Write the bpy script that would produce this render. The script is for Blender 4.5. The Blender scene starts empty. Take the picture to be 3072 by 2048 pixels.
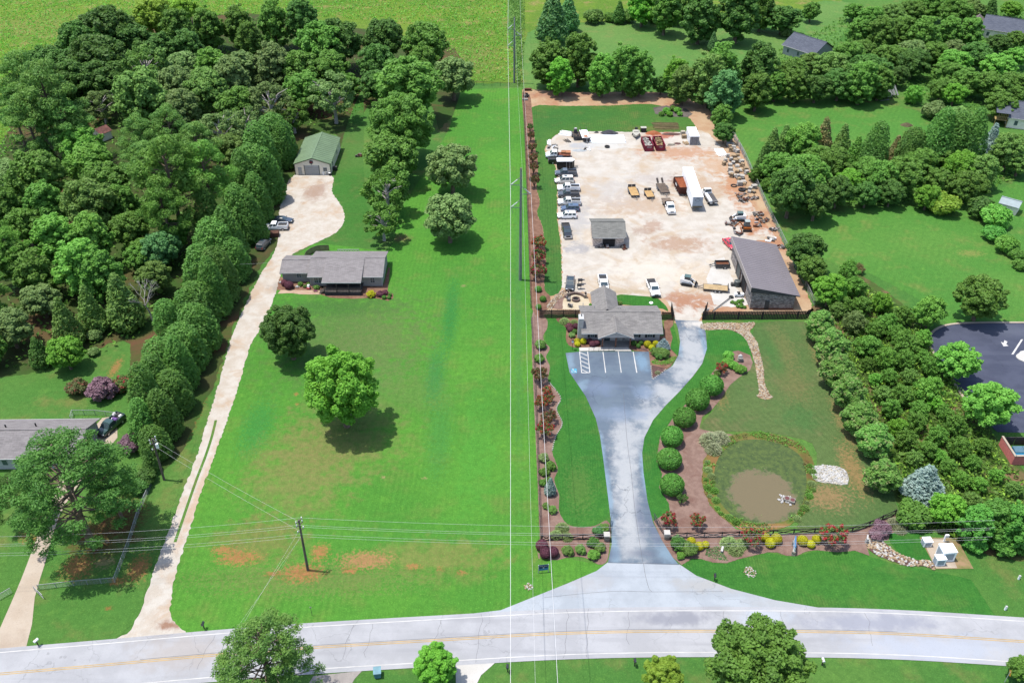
import bpy, bmesh, math, random
import numpy as np
from mathutils import Vector, Matrix
from mathutils.geometry import tessellate_polygon
SC = bpy.context.scene
COL = SC.collection
RAD = math.radians
# ------------------------------------------------------------------ camera
cam = bpy.data.cameras.new('camera'); cam.lens = 31.64; cam.sensor_width = 36; cam.clip_end = 4000; cam.clip_start = 1
co = bpy.data.objects.new('camera', cam); COL.objects.link(co)
co.location = (0, 0, 104); co.rotation_euler = (RAD(53.5), 0, 0); SC.camera = co
# ------------------------------------------------------------------ sky and sun (high summer sun from the left)
SUN_EL, SUN_AZ = RAD(74), RAD(278)      # azimuth clockwise from +Y: the sun stands to the left (-X), a little beyond
W = bpy.data.worlds.new('World'); SC.world = W; W.use_nodes = True
nt = W.node_tree; nt.nodes.clear()
sky = nt.nodes.new('ShaderNodeTexSky'); sky.sky_type = 'NISHITA'; sky.sun_disc = False
sky.sun_elevation = SUN_EL; sky.sun_rotation = SUN_AZ; sky.air_density = 1.0; sky.dust_density = 1.6
bg = nt.nodes.new('ShaderNodeBackground'); bg.inputs[1].default_value = 0.15
wo = nt.nodes.new('ShaderNodeOutputWorld'); nt.links.new(sky.outputs[0], bg.inputs[0]); nt.links.new(bg.outputs[0], wo.inputs[0])
sl = bpy.data.lights.new('sun', 'SUN'); sl.energy = 3.5; sl.angle = RAD(0.53); sl.color = (1.0, 0.955, 0.88)
so = bpy.data.objects.new('sun', sl); COL.objects.link(so)
sd = Vector((math.sin(SUN_AZ) * math.cos(SUN_EL), math.cos(SUN_AZ) * math.cos(SUN_EL), math.sin(SUN_EL)))
so.rotation_euler = (-sd).to_track_quat('-Z', 'Y').to_euler(); so.location = (-60, 60, 200)
vs = SC.view_settings; vs.view_transform = 'Standard'; vs.look = 'None'; vs.exposure = 0.9; vs.gamma = 1; vs.use_curve_mapping = False
SC.cycles.max_bounces = 5; SC.cycles.diffuse_bounces = 3; SC.cycles.transmission_bounces = 3; SC.cycles.use_denoising = True
# ------------------------------------------------------------------ helpers
def lin(c): return c / 12.92 if c <= 0.04045 else ((c + 0.055) / 1.055) ** 2.4
def S(r, g, b, k=1.0): return (lin(r / 255) * k, lin(g / 255) * k, lin(b / 255) * k)
def T(r, g, b): return S(r, g, b, 1 / 2.5)          # base colour whose sunlit look is this
MATS = {}
class NB:
    def __init__(s, name):
        s.m = bpy.data.materials.new(name); s.m.use_nodes = True; s.t = s.m.node_tree; s.n = s.t.nodes; s.n.clear()
        s.out = s.n.new('ShaderNodeOutputMaterial'); s._pos = None
    def node(s, t, **kw):
        n = s.n.new(t)
        for k, v in kw.items(): setattr(n, k, v)
        return n
    def link(s, a, b): s.t.links.new(a, b)
    def pos(s, obj=False):
        if s._pos is None:
            s._pos = s.node('ShaderNodeTexCoord').outputs['Object'] if obj else s.node('ShaderNodeNewGeometry').outputs['Position']
        return s._pos
    def noise(s, scale, detail=3, rough=.55, vec=None, dist=0.0):
        n = s.node('ShaderNodeTexNoise'); n.inputs['Scale'].default_value = scale; n.inputs['Detail'].default_value = detail
        n.inputs['Roughness'].default_value = rough; n.inputs['Distortion'].default_value = dist
        s.link(vec or s.pos(), n.inputs['Vector']); return n.outputs['Fac']
    def vmul(s, v, vec=None):
        n = s.node('ShaderNodeVectorMath', operation='MULTIPLY'); n.inputs[1].default_value = v; s.link(vec or s.pos(), n.inputs[0]); return n.outputs[0]
    def rot(s, a, vec=None):
        n = s.node('ShaderNodeVectorRotate', rotation_type='Z_AXIS'); n.inputs['Angle'].default_value = a; s.link(vec or s.pos(), n.inputs['Vector']); return n.outputs[0]
    def ramp(s, f, lo, hi, a=0., b=1., smooth=True):
        n = s.node('ShaderNodeMapRange', interpolation_type='SMOOTHSTEP' if smooth else 'LINEAR')
        s.link(f, n.inputs[0]); n.inputs[1].default_value = lo; n.inputs[2].default_value = hi; n.inputs[3].default_value = a; n.inputs[4].default_value = b
        return n.outputs[0]
    def math(s, op, a, b=None):
        n = s.node('ShaderNodeMath', operation=op)
        for i, v in enumerate((a, b)):
            if v is None: continue
            if isinstance(v, (int, float)): n.inputs[i].default_value = v
            else: s.link(v, n.inputs[i])
        return n.outputs[0]
    def mix(s, f, a, b, mode='MIX'):
        n = s.node('ShaderNodeMix', data_type='RGBA', blend_type=mode)
        if isinstance(f, (int, float)): n.inputs[0].default_value = f
        else: s.link(f, n.inputs[0])
        for i, v in ((6, a), (7, b)):
            if isinstance(v, tuple): n.inputs[i].default_value = (*v[:3], 1)
            else: s.link(v, n.inputs[i])
        return n.outputs[2]
    def blob(s, col, x, y, rx, ry, c, soft=.55, amt=1.0, warp=None, ang=0.):
        d = s.node('ShaderNodeVectorMath', operation='SUBTRACT'); s.link(s.pos(), d.inputs[0]); d.inputs[1].default_value = (x, y, 0)
        v = s.rot(ang, d.outputs[0]) if ang else d.outputs[0]
        v = s.vmul((1 / rx, 1 / ry, 0), v)
        l = s.node('ShaderNodeVectorMath', operation='LENGTH'); s.link(v, l.inputs[0])
        q = s.math('ADD', l.outputs['Value'], warp) if warp else l.outputs['Value']
        return s.mix(s.ramp(q, 1.0, 1 - soft, 0, amt), col, c)
    def done(s, col, rough=.9, bump=None, bs=.3, bd=.05, spec=.2, metal=0., coat=0.):
        p = s.node('ShaderNodeBsdfPrincipled'); p.inputs['Roughness'].default_value = rough; p.inputs['Metallic'].default_value = metal
        p.inputs['Specular IOR Level'].default_value = spec
        if coat: p.inputs['Coat Weight'].default_value = coat; p.inputs['Coat Roughness'].default_value = .08
        if isinstance(col, tuple): p.inputs['Base Color'].default_value = (*col[:3], 1)
        else: s.link(col, p.inputs['Base Color'])
        if bump is not None:
            b = s.node('ShaderNodeBump'); b.inputs['Strength'].default_value = bs; b.inputs['Distance'].default_value = bd
            s.link(bump, b.inputs['Height']); s.link(b.outputs[0], p.inputs['Normal'])
        s.link(p.outputs[0], s.out.inputs[0]); s.bsdf = p; return s.m
def plain(name, c, rough=.7, var=.18, scale=1.2, spec=.3, metal=0., coat=0.):
    """painted / metal / wood surface with mild wear"""
    if name in MATS: return MATS[name]
    b = NB(name); b.pos(True)
    n = b.noise(scale, 4); n2 = b.noise(scale * 9, 2)
    d = tuple(x * (1 - var) for x in c); l = tuple(min(.9, x * (1 + var)) for x in c)
    col = b.mix(b.ramp(n, .3, .7), d, l); col = b.mix(b.ramp(n2, .55, .8, 0, var), col, tuple(x * .6 for x in c))
    MATS[name] = b.done(col, rough, n2, .15, .01, spec, metal, coat); return MATS[name]
def grass(name, base, alt, dry, bright, blobs=(), stripe=None, rough_amt=1.0, dryamt=.5):
    b = NB(name); lift = lambda c: (c[0] * 1.85, c[1] * 1.14, c[2] * 2.1)
    base, alt, dry, bright = map(lift, (base, alt, dry, bright))
    big = b.noise(.035, 3); mid = b.noise(.16, 4, .6); fine = b.noise(1.1, 4, .7); vf = b.noise(4.5, 3, .7)
    c = b.mix(b.ramp(big, .38, .62), base, alt)
    c = b.mix(b.ramp(mid, .50, .72, 0, dryamt), c, dry)
    c = b.mix(b.ramp(b.noise(.42, 4, .65), .52, .75, 0, .55), c, bright)
    if stripe:
        ang, sc, amt = stripe
        v = b.rot(ang); w = b.node('ShaderNodeTexWave', wave_type='BANDS', bands_direction='X'); w.inputs['Scale'].default_value = sc
        w.inputs['Distortion'].default_value = 4.5; w.inputs['Detail'].default_value = 4; w.inputs['Detail Scale'].default_value = .35; b.link(v, w.inputs['Vector'])
        c = b.mix(b.math('MULTIPLY', b.math('MULTIPLY', b.ramp(w.outputs['Fac'], .2, .8), b.ramp(b.noise(.08, 2), .35, .65)), amt), c, tuple(x * .72 for x in base))
    warp = b.ramp(b.noise(.5, 5, .65), .25, .75, -.55, .55, False)
    warp2 = b.ramp(b.noise(2.2, 5, .7), .25, .75, -.7, .7, False)
    for q in blobs:
        x, y, rx, ry, cc = q[:5]; a = q[5] if len(q) > 5 else .9
        c = b.blob(c, x, y, rx, ry, lift(cc) if cc[1] > cc[0] else cc, .8, a, warp2 if min(rx, ry) < 5 else warp)
    c = b.mix(b.ramp(fine, .35, .7, .0, .42 * rough_amt), c, tuple(x * .58 for x in base))
    c = b.mix(b.ramp(vf, .5, .78, 0, .5 * rough_amt), c, tuple(min(.6, x * 1.55) for x in bright))
    MATS[name] = b.done(c, .95, b.math('ADD', fine, vf), .9, .12, .08); return MATS[name]
def soil(name, c1, c2, c3, sc=.5, fine=5., blobs=(), bs=.6, rough=.95, warpamt=.5):
    b = NB(name)
    c = b.mix(b.ramp(b.noise(sc, 5, .62), .36, .64), c1, c2)
    c = b.mix(b.ramp(b.noise(sc * .37, 4, .6, dist=.8), .48, .7), c, c3)
    warp = b.ramp(b.noise(.45, 5, .66, dist=.5), .25, .75, -warpamt, warpamt, False)
    for q in blobs:
        x, y, rx, ry, cc = q[:5]; a = q[5] if len(q) > 5 else .9; an = q[6] if len(q) > 6 else 0
        c = b.blob(c, x, y, rx, ry, cc, .75, a, warp, an)
    f = b.noise(fine, 4, .75)
    c = b.mix(b.ramp(f, .52, .8, 0, .5), c, tuple(x * .45 for x in c1))
    c = b.mix(b.ramp(b.noise(fine * 1.7, 3, .7), .55, .8, 0, .45), c, tuple(min(.95, x * 1.5) for x in c2))
    MATS[name] = b.done(c, rough, f, bs, .05, .15); return MATS[name]
# ------------------------------------------------------------------ mesh builder
class MB:
    def __init__(s): s.v = []; s.f = []; s.mi = []; s.m = 0
    def add(s, vs, fs):
        o = len(s.v); s.v += [tuple(v) for v in vs]
        for f in fs: s.f.append(tuple(i + o for i in f)); s.mi.append(s.m)
        return s
    def box(s, cx, cy, cz, sx, sy, sz, rz=0., rx=0., ry=0., taper=1.):
        a, b, c = sx / 2, sy / 2, sz / 2; t = taper
        vs = [(-a, -b, -c), (a, -b, -c), (a, b, -c), (-a, b, -c), (-a * t, -b * t, c), (a * t, -b * t, c), (a * t, b * t, c), (-a * t, b * t, c)]
        if rz or rx or ry:
            M = Matrix.Rotation(rz, 3, 'Z') @ Matrix.Rotation(ry, 3, 'Y') @ Matrix.Rotation(rx, 3, 'X'); vs = [M @ Vector(v) for v in vs]
        return s.add([(v[0] + cx, v[1] + cy, v[2] + cz) for v in vs], [(0, 3, 2, 1), (4, 5, 6, 7), (0, 1, 5, 4), (1, 2, 6, 5), (2, 3, 7, 6), (3, 0, 4, 7)])
    def b2(s, x0, x1, y0, y1, z0, z1): return s.box((x0 + x1) / 2, (y0 + y1) / 2, (z0 + z1) / 2, x1 - x0, y1 - y0, z1 - z0)
    def bar(s, p, q, w, h=None):
        p, q = Vector(p), Vector(q); d = q - p; L = d.length
        if L < 1e-6: return s
        d /= L; u = d.cross(Vector((0, 0, 1)))
        u = Vector((1, 0, 0)) if u.length < 1e-3 else u.normalized(); n = u.cross(d); a, b = w / 2, (h or w) / 2
        vs = [r + u * i * a + n * j * b for r in (p, q) for i, j in ((-1, -1), (1, -1), (1, 1), (-1, 1))]
        return s.add(vs, [(0, 1, 2, 3), (7, 6, 5, 4), (0, 4, 5, 1), (1, 5, 6, 2), (2, 6, 7, 3), (3, 7, 4, 0)])
    def tube(s, pts, rs, n=8, cap=True):
        pts = [Vector(p) for p in pts]; rs = rs if isinstance(rs, (list, tuple)) else [rs] * len(pts); o = len(s.v); vs = []
        for i, p in enumerate(pts):
            d = (pts[min(i + 1, len(pts) - 1)] - pts[max(i - 1, 0)]).normalized()
            u = d.orthogonal().normalized() if i == 0 else (u - d * u.dot(d)).normalized()
            w = d.cross(u)
            vs += [p + (u * math.cos(a) + w * math.sin(a)) * rs[i] for a in (2 * math.pi * k / n for k in range(n))]
        fs = [(i * n + k, i * n + (k + 1) % n, (i + 1) * n + (k + 1) % n, (i + 1) * n + k) for i in range(len(pts) - 1) for k in range(n)]
        if cap: fs += [tuple(range(n - 1, -1, -1)), tuple(range((len(pts) - 1) * n, len(pts) * n))]
        return s.add(vs, fs)
    def cyl(s, x, y, z0, z1, r, r2=None, n=14): return s.tube([(x, y, z0), (x, y, z1)], [r, r if r2 is None else r2], n)
    def prism(s, poly, z0, z1):
        n = len(poly); vs = [(x, y, z0) for x, y in poly] + [(x, y, z1) for x, y in poly]
        return s.add(vs, [tuple(range(n - 1, -1, -1)), tuple(range(n, 2 * n))] + [(i, (i + 1) % n, n + (i + 1) % n, n + i) for i in range(n)])
    def loft(s, secs, cap=True):
        n = len(secs[0]); vs = [v for q in secs for v in q]
        fs = [(i * n + k, i * n + (k + 1) % n, (i + 1) * n + (k + 1) % n, (i + 1) * n + k) for i in range(len(secs) - 1) for k in range(n)]
        if cap: fs += [tuple(range(n - 1, -1, -1)), tuple(range((len(secs) - 1) * n, len(secs) * n))]
        return s.add(vs, fs)
    def rock(s, x, y, z, sx, sy, sz, rng, n=6):
        vs = []; fs = []; a0 = rng.random() * 6
        for zz, rr in ((-.5, .75), (.1, 1), (.5, .55)):
            for k in range(n):
                a = a0 + 2 * math.pi * k / n; r = rr * (.8 + .4 * rng.random()) * .5
                vs.append((x + math.cos(a) * r * sx, y + math.sin(a) * r * sy, z + zz * sz * (.85 + .3 * rng.random())))
        fs = [(l * n + k, l * n + (k + 1) % n, (l + 1) * n + (k + 1) % n, (l + 1) * n + k) for l in (0, 1) for k in range(n)] + [tuple(range(2 * n, 3 * n))]
        return s.add(vs, fs)
    def mesh(s, name, mats):
        me = bpy.data.meshes.new(name); me.from_pydata(s.v, [], s.f)
        for m in (mats if isinstance(mats, (list, tuple)) else [mats]): me.materials.append(m)
        if any(s.mi): me.polygons.foreach_set('material_index', s.mi)
        bm = bmesh.new(); bm.from_mesh(me); bmesh.ops.recalc_face_normals(bm, faces=bm.faces); bm.to_mesh(me); bm.free()
        return me
    def build(s, name, mats, parent=None, smooth=False, bevel=0.):
        me = s.mesh(name, mats)
        if bevel:
            bm = bmesh.new(); bm.from_mesh(me); bmesh.ops.bevel(bm, geom=bm.edges[:], offset=bevel, segments=1, affect='EDGES', clamp_overlap=True); bm.to_mesh(me); bm.free()
        if smooth: me.polygons.foreach_set('use_smooth', [True] * len(me.polygons))
        return link(name, me, parent)
def link(name, me, parent=None, loc=None, rz=0.):
    o = bpy.data.objects.new(name, me); COL.objects.link(o)
    if parent is not None: o.parent = parent
    if loc is not None: o.location = loc
    if rz: o.rotation_euler = (0, 0, rz)
    return o
def tag(o, label=None, cat=None, group=None, kind=None):
    if label: o['label'] = label
    if cat: o['category'] = cat
    if group: o['group'] = group
    if kind: o['kind'] = kind
    return o
def thing(name, label, cat, loc=(0, 0, 0), rz=0., group=None):
    o = bpy.data.objects.new(name, None); COL.objects.link(o); o.empty_display_size = .3
    o.location = (loc[0], loc[1], loc[2] if len(loc) > 2 else 0); o.rotation_euler = (0, 0, rz)
    return tag(o, label, cat, group)
def copy_tree(o, parent=None):
    c = o.copy(); COL.objects.link(c); c.parent = parent
    for ch in list(o.children): copy_tree(ch, c)
    return c
ORD = 'first second third fourth fifth sixth seventh eighth ninth tenth eleventh twelfth thirteenth fourteenth fifteenth sixteenth seventeenth eighteenth nineteenth twentieth'.split()
def nth(i):
    if i < 20: return ORD[i]
    t = ['twentieth', 'thirtieth', 'fortieth', 'fiftieth']; p = ['twenty', 'thirty', 'forty', 'fifty']
    j = i + 1
    return t[j // 10 - 2] if j % 10 == 0 else p[j // 10 - 2] + '-' + ORD[j % 10 - 1]
def spline(pts, n=5, closed=True):
    P = [Vector((p[0], p[1])) for p in pts]; m = len(P); out = []
    for i in range(m if closed else m - 1):
        g = (lambda j: P[j % m]) if closed else (lambda j: P[max(0, min(m - 1, j))])
        p0, p1, p2, p3 = g(i - 1), g(i), g(i + 1), g(i + 2)
        for k in range(n):
            t = k / n; t2 = t * t; t3 = t2 * t
            q = .5 * ((2 * p1) + (p2 - p0) * t + (2 * p0 - 5 * p1 + 4 * p2 - p3) * t2 + (3 * p1 - p0 - 3 * p2 + p3) * t3)
            out.append((q.x, q.y))
    if not closed: out.append(tuple(P[-1]))
    return out
def ragged(pts, amp, step, seed):
    """break a smooth outline into an uneven edge"""
    rng = random.Random(seed); out = []
    for i, p in enumerate(pts):
        q = pts[(i + 1) % len(pts)]; L = math.hypot(q[0] - p[0], q[1] - p[1]); n = max(1, int(L / step))
        nx, ny = (-(q[1] - p[1]) / (L or 1), (q[0] - p[0]) / (L or 1))
        for k in range(n):
            t = k / n; j = rng.uniform(-amp, amp); out.append((p[0] + (q[0] - p[0]) * t + nx * j, p[1] + (q[1] - p[1]) * t + ny * j))
    return out
LEVEL = [0]
def sheet(name, pts, mat, z, parent=None, kind='structure', smooth=0, rag=0.):
    if smooth: pts = spline(pts, smooth)
    if rag: pts = ragged(pts, rag, rag * 3, int(abs(pts[0][0] * 100)) + len(pts))
    tri = tessellate_polygon([[Vector((x, y, 0)) for x, y in pts]])
    me = bpy.data.meshes.new(name); me.from_pydata([(x, y, z) for x, y in pts], [], [tuple(t) for t in tri]); me.materials.append(mat)
    bm = bmesh.new(); bm.from_mesh(me)
    for f in bm.faces:
        if f.normal.z < 0: f.normal_flip()
    bm.to_mesh(me); bm.free()
    o = link(name, me, parent)
    if parent is None: tag(o, kind=kind)
    return o
def inside(p, poly):
    x, y = p; c = False
    for i in range(len(poly)):
        (x1, y1), (x2, y2) = poly[i], poly[i - 1]
        if (y1 > y) != (y2 > y) and x < (x2 - x1) * (y - y1) / (y2 - y1) + x1: c = not c
    return c
def ribbon(name, pts, w, z, mat, parent=None, kind='structure'):
    L, R = [], []
    for i, p in enumerate(pts):
        a, b = pts[max(0, i - 1)], pts[min(len(pts) - 1, i + 1)]; d = Vector((b[0] - a[0], b[1] - a[1])).normalized()
        L.append((p[0] - d.y * w / 2, p[1] + d.x * w / 2)); R.append((p[0] + d.y * w / 2, p[1] - d.x * w / 2))
    m = MB(); n = len(pts); m.add([(x, y, z) for x, y in L + R], [(i, n + i, n + i + 1, i + 1) for i in range(n - 1)])
    o = m.build(name, mat, parent)
    for p in o.data.polygons:
        if p.normal.z < 0: p.flip()
    if parent is None and kind: tag(o, kind=kind)
    return o
def offset(pts, d):
    out = []
    for i, p in enumerate(pts):
        a, b = pts[max(0, i - 1)], pts[min(len(pts) - 1, i + 1)]; t = Vector((b[0] - a[0], b[1] - a[1])).normalized()
        out.append((p[0] - t.y * d, p[1] + t.x * d))
    return out
# ================================================================== THE SETTING: ground, lawns, road, drives
ORANGE = T(205, 140, 95); ORANGE2 = T(190, 120, 80); OLIVE = T(120, 132, 62); DKG = T(38, 110, 40); NEON = T(92, 178, 48); TAN = T(196, 172, 128); STRAW = T(168, 165, 95)
G_ground = grass('grass_field', T(66, 138, 46), T(84, 150, 52), T(124, 142, 66), T(92, 168, 54),
    [(*(-59.74,146.99), 5, 30, ORANGE2, .55), (*(-56.30,115.84), 2.2, 16, T(150,84,62), .9), (*(-56.19,127.70), 2.2, 14, T(150,84,62), .85), (*(-23.46,265.81), 3, 4, T(150,110,90), .9), (*(-19.49,244.30), 3.5, 6, T(160,120,100), .8), (*(-43.01,262.32), 8, 5, T(160,115,95), .8)])
me_ground = sheet('ground', [(-1600, -300), (1600, -300), (1600, 1900), (-1600, 1900)], G_ground, 0.0)
G_mead = grass('meadow_grass', T(84, 146, 40), T(104, 160, 44), T(152, 158, 84), T(122, 184, 46), [(*(-174.40,336.01), 50, 20, STRAW, .6), (*(-152.68,274.87), 14, 14, STRAW, .5), (*(-11.23,303.00), 10, 22, T(120,140,70), .5)], rough_amt=1.5, dryamt=.8)
sheet('meadow', [(-700, 900), (-2.45,408.29), (-1.61,336.01), (1.94,278.63), (-15.99,277.50), (-48.36,282.47), (-92.49,274.87), (-111.38,232.35), (-123.87,208.47), (-134.87,203.65), (-420, 260)], G_mead, .02, rag=.5)
sheet('meadow', [(4.53,408.29), (30.95,408.29), (40.70,351.98), (19.86,334.99), (5.68,328.46), (3.87,278.63), (2.77,278.63)], G_mead, .02, rag=.5)
sheet('meadow', [(29.49,415.47), (153.96,415.47), (129.10,363.34), (84.99,340.15), (49.56,342.26), (23.36,340.15)], G_mead, .015, rag=.5)
# long bright lawn of the left lot
FL = [(3.00,273.76), (-15.79,273.02), (-18.06,241.23), (-23.97,208.47), (-29.79,181.83), (-40.23,177.86), (-45.19,177.86), (-49.61,170.29), (-50.25,159.74), (-50.62,127.70), (-50.03,105.28), (-49.00,86.48), (-47.47,77.38), (-45.98,75.83), (-43.76,73.89), (-28.21,75.48), (-7.55,77.10), (-1.57,77.96), (3.42,80.30), (7.69,82.56), (12.20,84.74), (14.10,86.32), (12.67,86.00), (4.11,88.10), (4.05,91.02), (4.01,146.99)]
G_lawnL = grass('lawn_long', T(70, 156, 44), T(80, 166, 46), T(112, 152, 60), T(94, 182, 50), [
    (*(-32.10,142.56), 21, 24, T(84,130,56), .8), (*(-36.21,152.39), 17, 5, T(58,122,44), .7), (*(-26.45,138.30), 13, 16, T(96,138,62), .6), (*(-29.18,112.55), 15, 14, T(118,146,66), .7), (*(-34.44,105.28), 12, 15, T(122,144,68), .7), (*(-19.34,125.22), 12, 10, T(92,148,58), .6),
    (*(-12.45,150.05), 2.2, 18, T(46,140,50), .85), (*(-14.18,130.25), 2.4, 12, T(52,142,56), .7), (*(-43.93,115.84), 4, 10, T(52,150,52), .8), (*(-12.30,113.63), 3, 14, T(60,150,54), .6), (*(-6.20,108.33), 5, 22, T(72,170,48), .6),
    (*(-11.24,87.29), 14, 5, T(124,148,66), .7), (*(-37.53,90.60), 10, 6, T(120,140,64), .7), (*(-29.67,83.33), 22, 4, T(110,140,64), .6),
    (*(-39.98,87.29), 4.2, 1.9, ORANGE, .95), (*(-42.60,88.76), 2.2, 1.1, ORANGE, .9), (*(-30.18,84.42), 4.2, 2.2, ORANGE, .95), (*(-28.33,88.27), 1.8, 2.2, ORANGE, .95), (*(-21.40,86.80), 5.2, 2.2, T(208,150,110), .95), (*(-23.35,84.89), 1.6, .9, ORANGE, .9), (*(-34.54,84.27), 1.6, .7, ORANGE, .85),
    (*(-14.29,85.68), 1.6, .8, ORANGE, .8), (*(-7.28,84.50), 1.0, .6, ORANGE, .8), (*(-10.47,85.21), .8, .5, ORANGE, .7), (*(-38.88,124.60), .5, .6, ORANGE, .8), (*(-38.11,121.83), .5, .4, ORANGE, .8), (*(-10.24,160.24), .8, .6, TAN, .7), (*(-14.11,103.50), .6, .4, TAN, .7), (*(-20.79,103.70), .6, .4, TAN, .7), (*(-25.60,180.23), 3.5, 2.5, T(150,110,95), .8),
    (*(1.25,153.19), 1.2, 60, T(66,140,60), .5)], stripe=(0.02, .35, .3))
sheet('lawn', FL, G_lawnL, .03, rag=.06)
# darker mown lawn round the grey house
G_lawnD = grass('lawn_mown', T(60, 136, 42), T(80, 142, 52), T(108, 138, 62), T(80, 148, 50), [(*(-37.49,154.79), 12, 4, T(44,124,38), .7), (*(-31.47,138.30), 14, 3, T(108,138,64), .6)], stripe=(1.4, .42, .5))
sheet('lawn', [(-44.27,196.73), (-40.42,192.30), (-39.72,189.07), (-41.02,182.84), (-43.83,178.65), (-37.09,176.70), (-28.08,175.54), (-27.70,185.92), (-35.76,196.73), (-45.69,267.59), (-47.21,264.05), (-47.31,238.21), (-45.85,213.45), (-44.68,206.04)], G_lawnD, .034, smooth=3, rag=.1)
# woodland floor with red clay
G_wood = soil('woodland_floor', T(88, 92, 54), T(74, 110, 46), T(132, 92, 70), .12, 2.5)
sheet('woodland_floor', [(-160.82,307.39), (-140.68,336.01), (-102.75,351.98), (-61.99,336.01), (-20.56,311.88), (-14.50,274.87), (-20.54,241.23), (-25.33,264.05), (-42.12,265.81), (-45.22,232.35), (-48.83,232.35), (-50.23,241.23), (-54.88,213.45), (-55.46,206.04), (-53.59,190.14), (-53.11,177.86), (-54.97,168.47), (-55.39,146.99), (-54.47,130.25), (-54.86,114.73), (-54.99,105.28), (-57.20,103.31), (-62.37,110.41), (-69.66,125.22), (-73.80,139.70), (-78.01,139.70), (-86.16,132.87), (-97.17,130.25), (-133.74,201.31), (-143.03,241.23)], G_wood, .024, smooth=2, rag=.4)
G_lawnLL = grass('lawn_far_left', T(70, 142, 46), T(84, 148, 52), T(128, 140, 66), T(92, 164, 54), [(*(-62.99,85.68), 3, 3.2, ORANGE, .9), (*(-59.49,86.48), 2, 1.6, TAN, .8), (*(-54.13,85.29), 2.2, 3.2, ORANGE, .9), (*(-56.34,82.95), 1.6, 1, ORANGE, .8), (*(-71.25,94.93), 2, 2, ORANGE, .8), (*(-72.10,91.45), 2.5, 2, ORANGE, .7), (*(-61.45,91.87), 7, 6.5, T(124,80,60), .95), (*(-59.86,95.82), 5, 4, T(110,72,54), .95), (*(-74.10,132.21), 1.2, 4, ORANGE, .8), (*(-55.91,78.32), .7, .5, ORANGE2, .8)])
sheet('lawn', [(-103.14,127.70), (-89.92,130.25), (-78.35,138.30), (-72.85,136.91), (-69.26,125.22), (-62.34,112.55), (-56.81,104.29), (-54.24,112.55), (-53.50,112.55), (-52.60,94.04), (-52.30,84.89), (-51.26,76.67), (-53.78,72.40), (-76.90,71.07)], G_lawnLL, .028, rag=.15)
# lawns of the right-hand lots
G_lawnR = grass('lawn_right', T(72, 152, 48), T(84, 158, 52), T(126, 156, 66), T(98, 176, 56), [(*(102.71,173.64), 4, 2, STRAW, .7), (*(107.06,263.36), 8, 1.6, T(168,122,92), .8), (*(113.78,244.92), 2, 1.6, TAN, .7)], stripe=(.5, .22, .28))
sheet('lawn', [(62.61,241.23), (69.06,261.97), (82.58,263.36), (103.75,263.36), (112.33,261.28), (121.21,253.22), (119.37,238.21), (104.86,228.10), (87.08,232.35), (66.53,216.01), (62.56,213.45)], G_lawnR, .022, smooth=3, rag=.2)
sheet('lawn', [(67.32,181.83), (70.48,188.01), (82.76,194.50), (108.98,196.73), (114.18,199.00), (140.48,213.45), (127.30,170.29), (110.80,146.69), (93.53,146.99), (87.08,146.09), (85.38,153.19), (77.50,164.90), (69.61,170.29)], G_lawnR, .022, smooth=3, rag=.2)
G_lawnT = grass('lawn_top', T(84, 156, 58), T(96, 160, 62), T(130, 158, 74), T(106, 178, 66), stripe=(1.5, .2, .22))
sheet('lawn', [(5.65,326.99), (19.86,334.99), (49.62,342.78), (84.15,336.01), (96.80,328.46), (117.42,364.51), (134.59,364.51), (129.11,346.52), (108.21,307.39), (95.15,303.00), (75.69,294.51), (53.67,282.47), (8.71,273.02), (3.56,274.87)], G_lawnT, .022, smooth=3, rag=.2)
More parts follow.
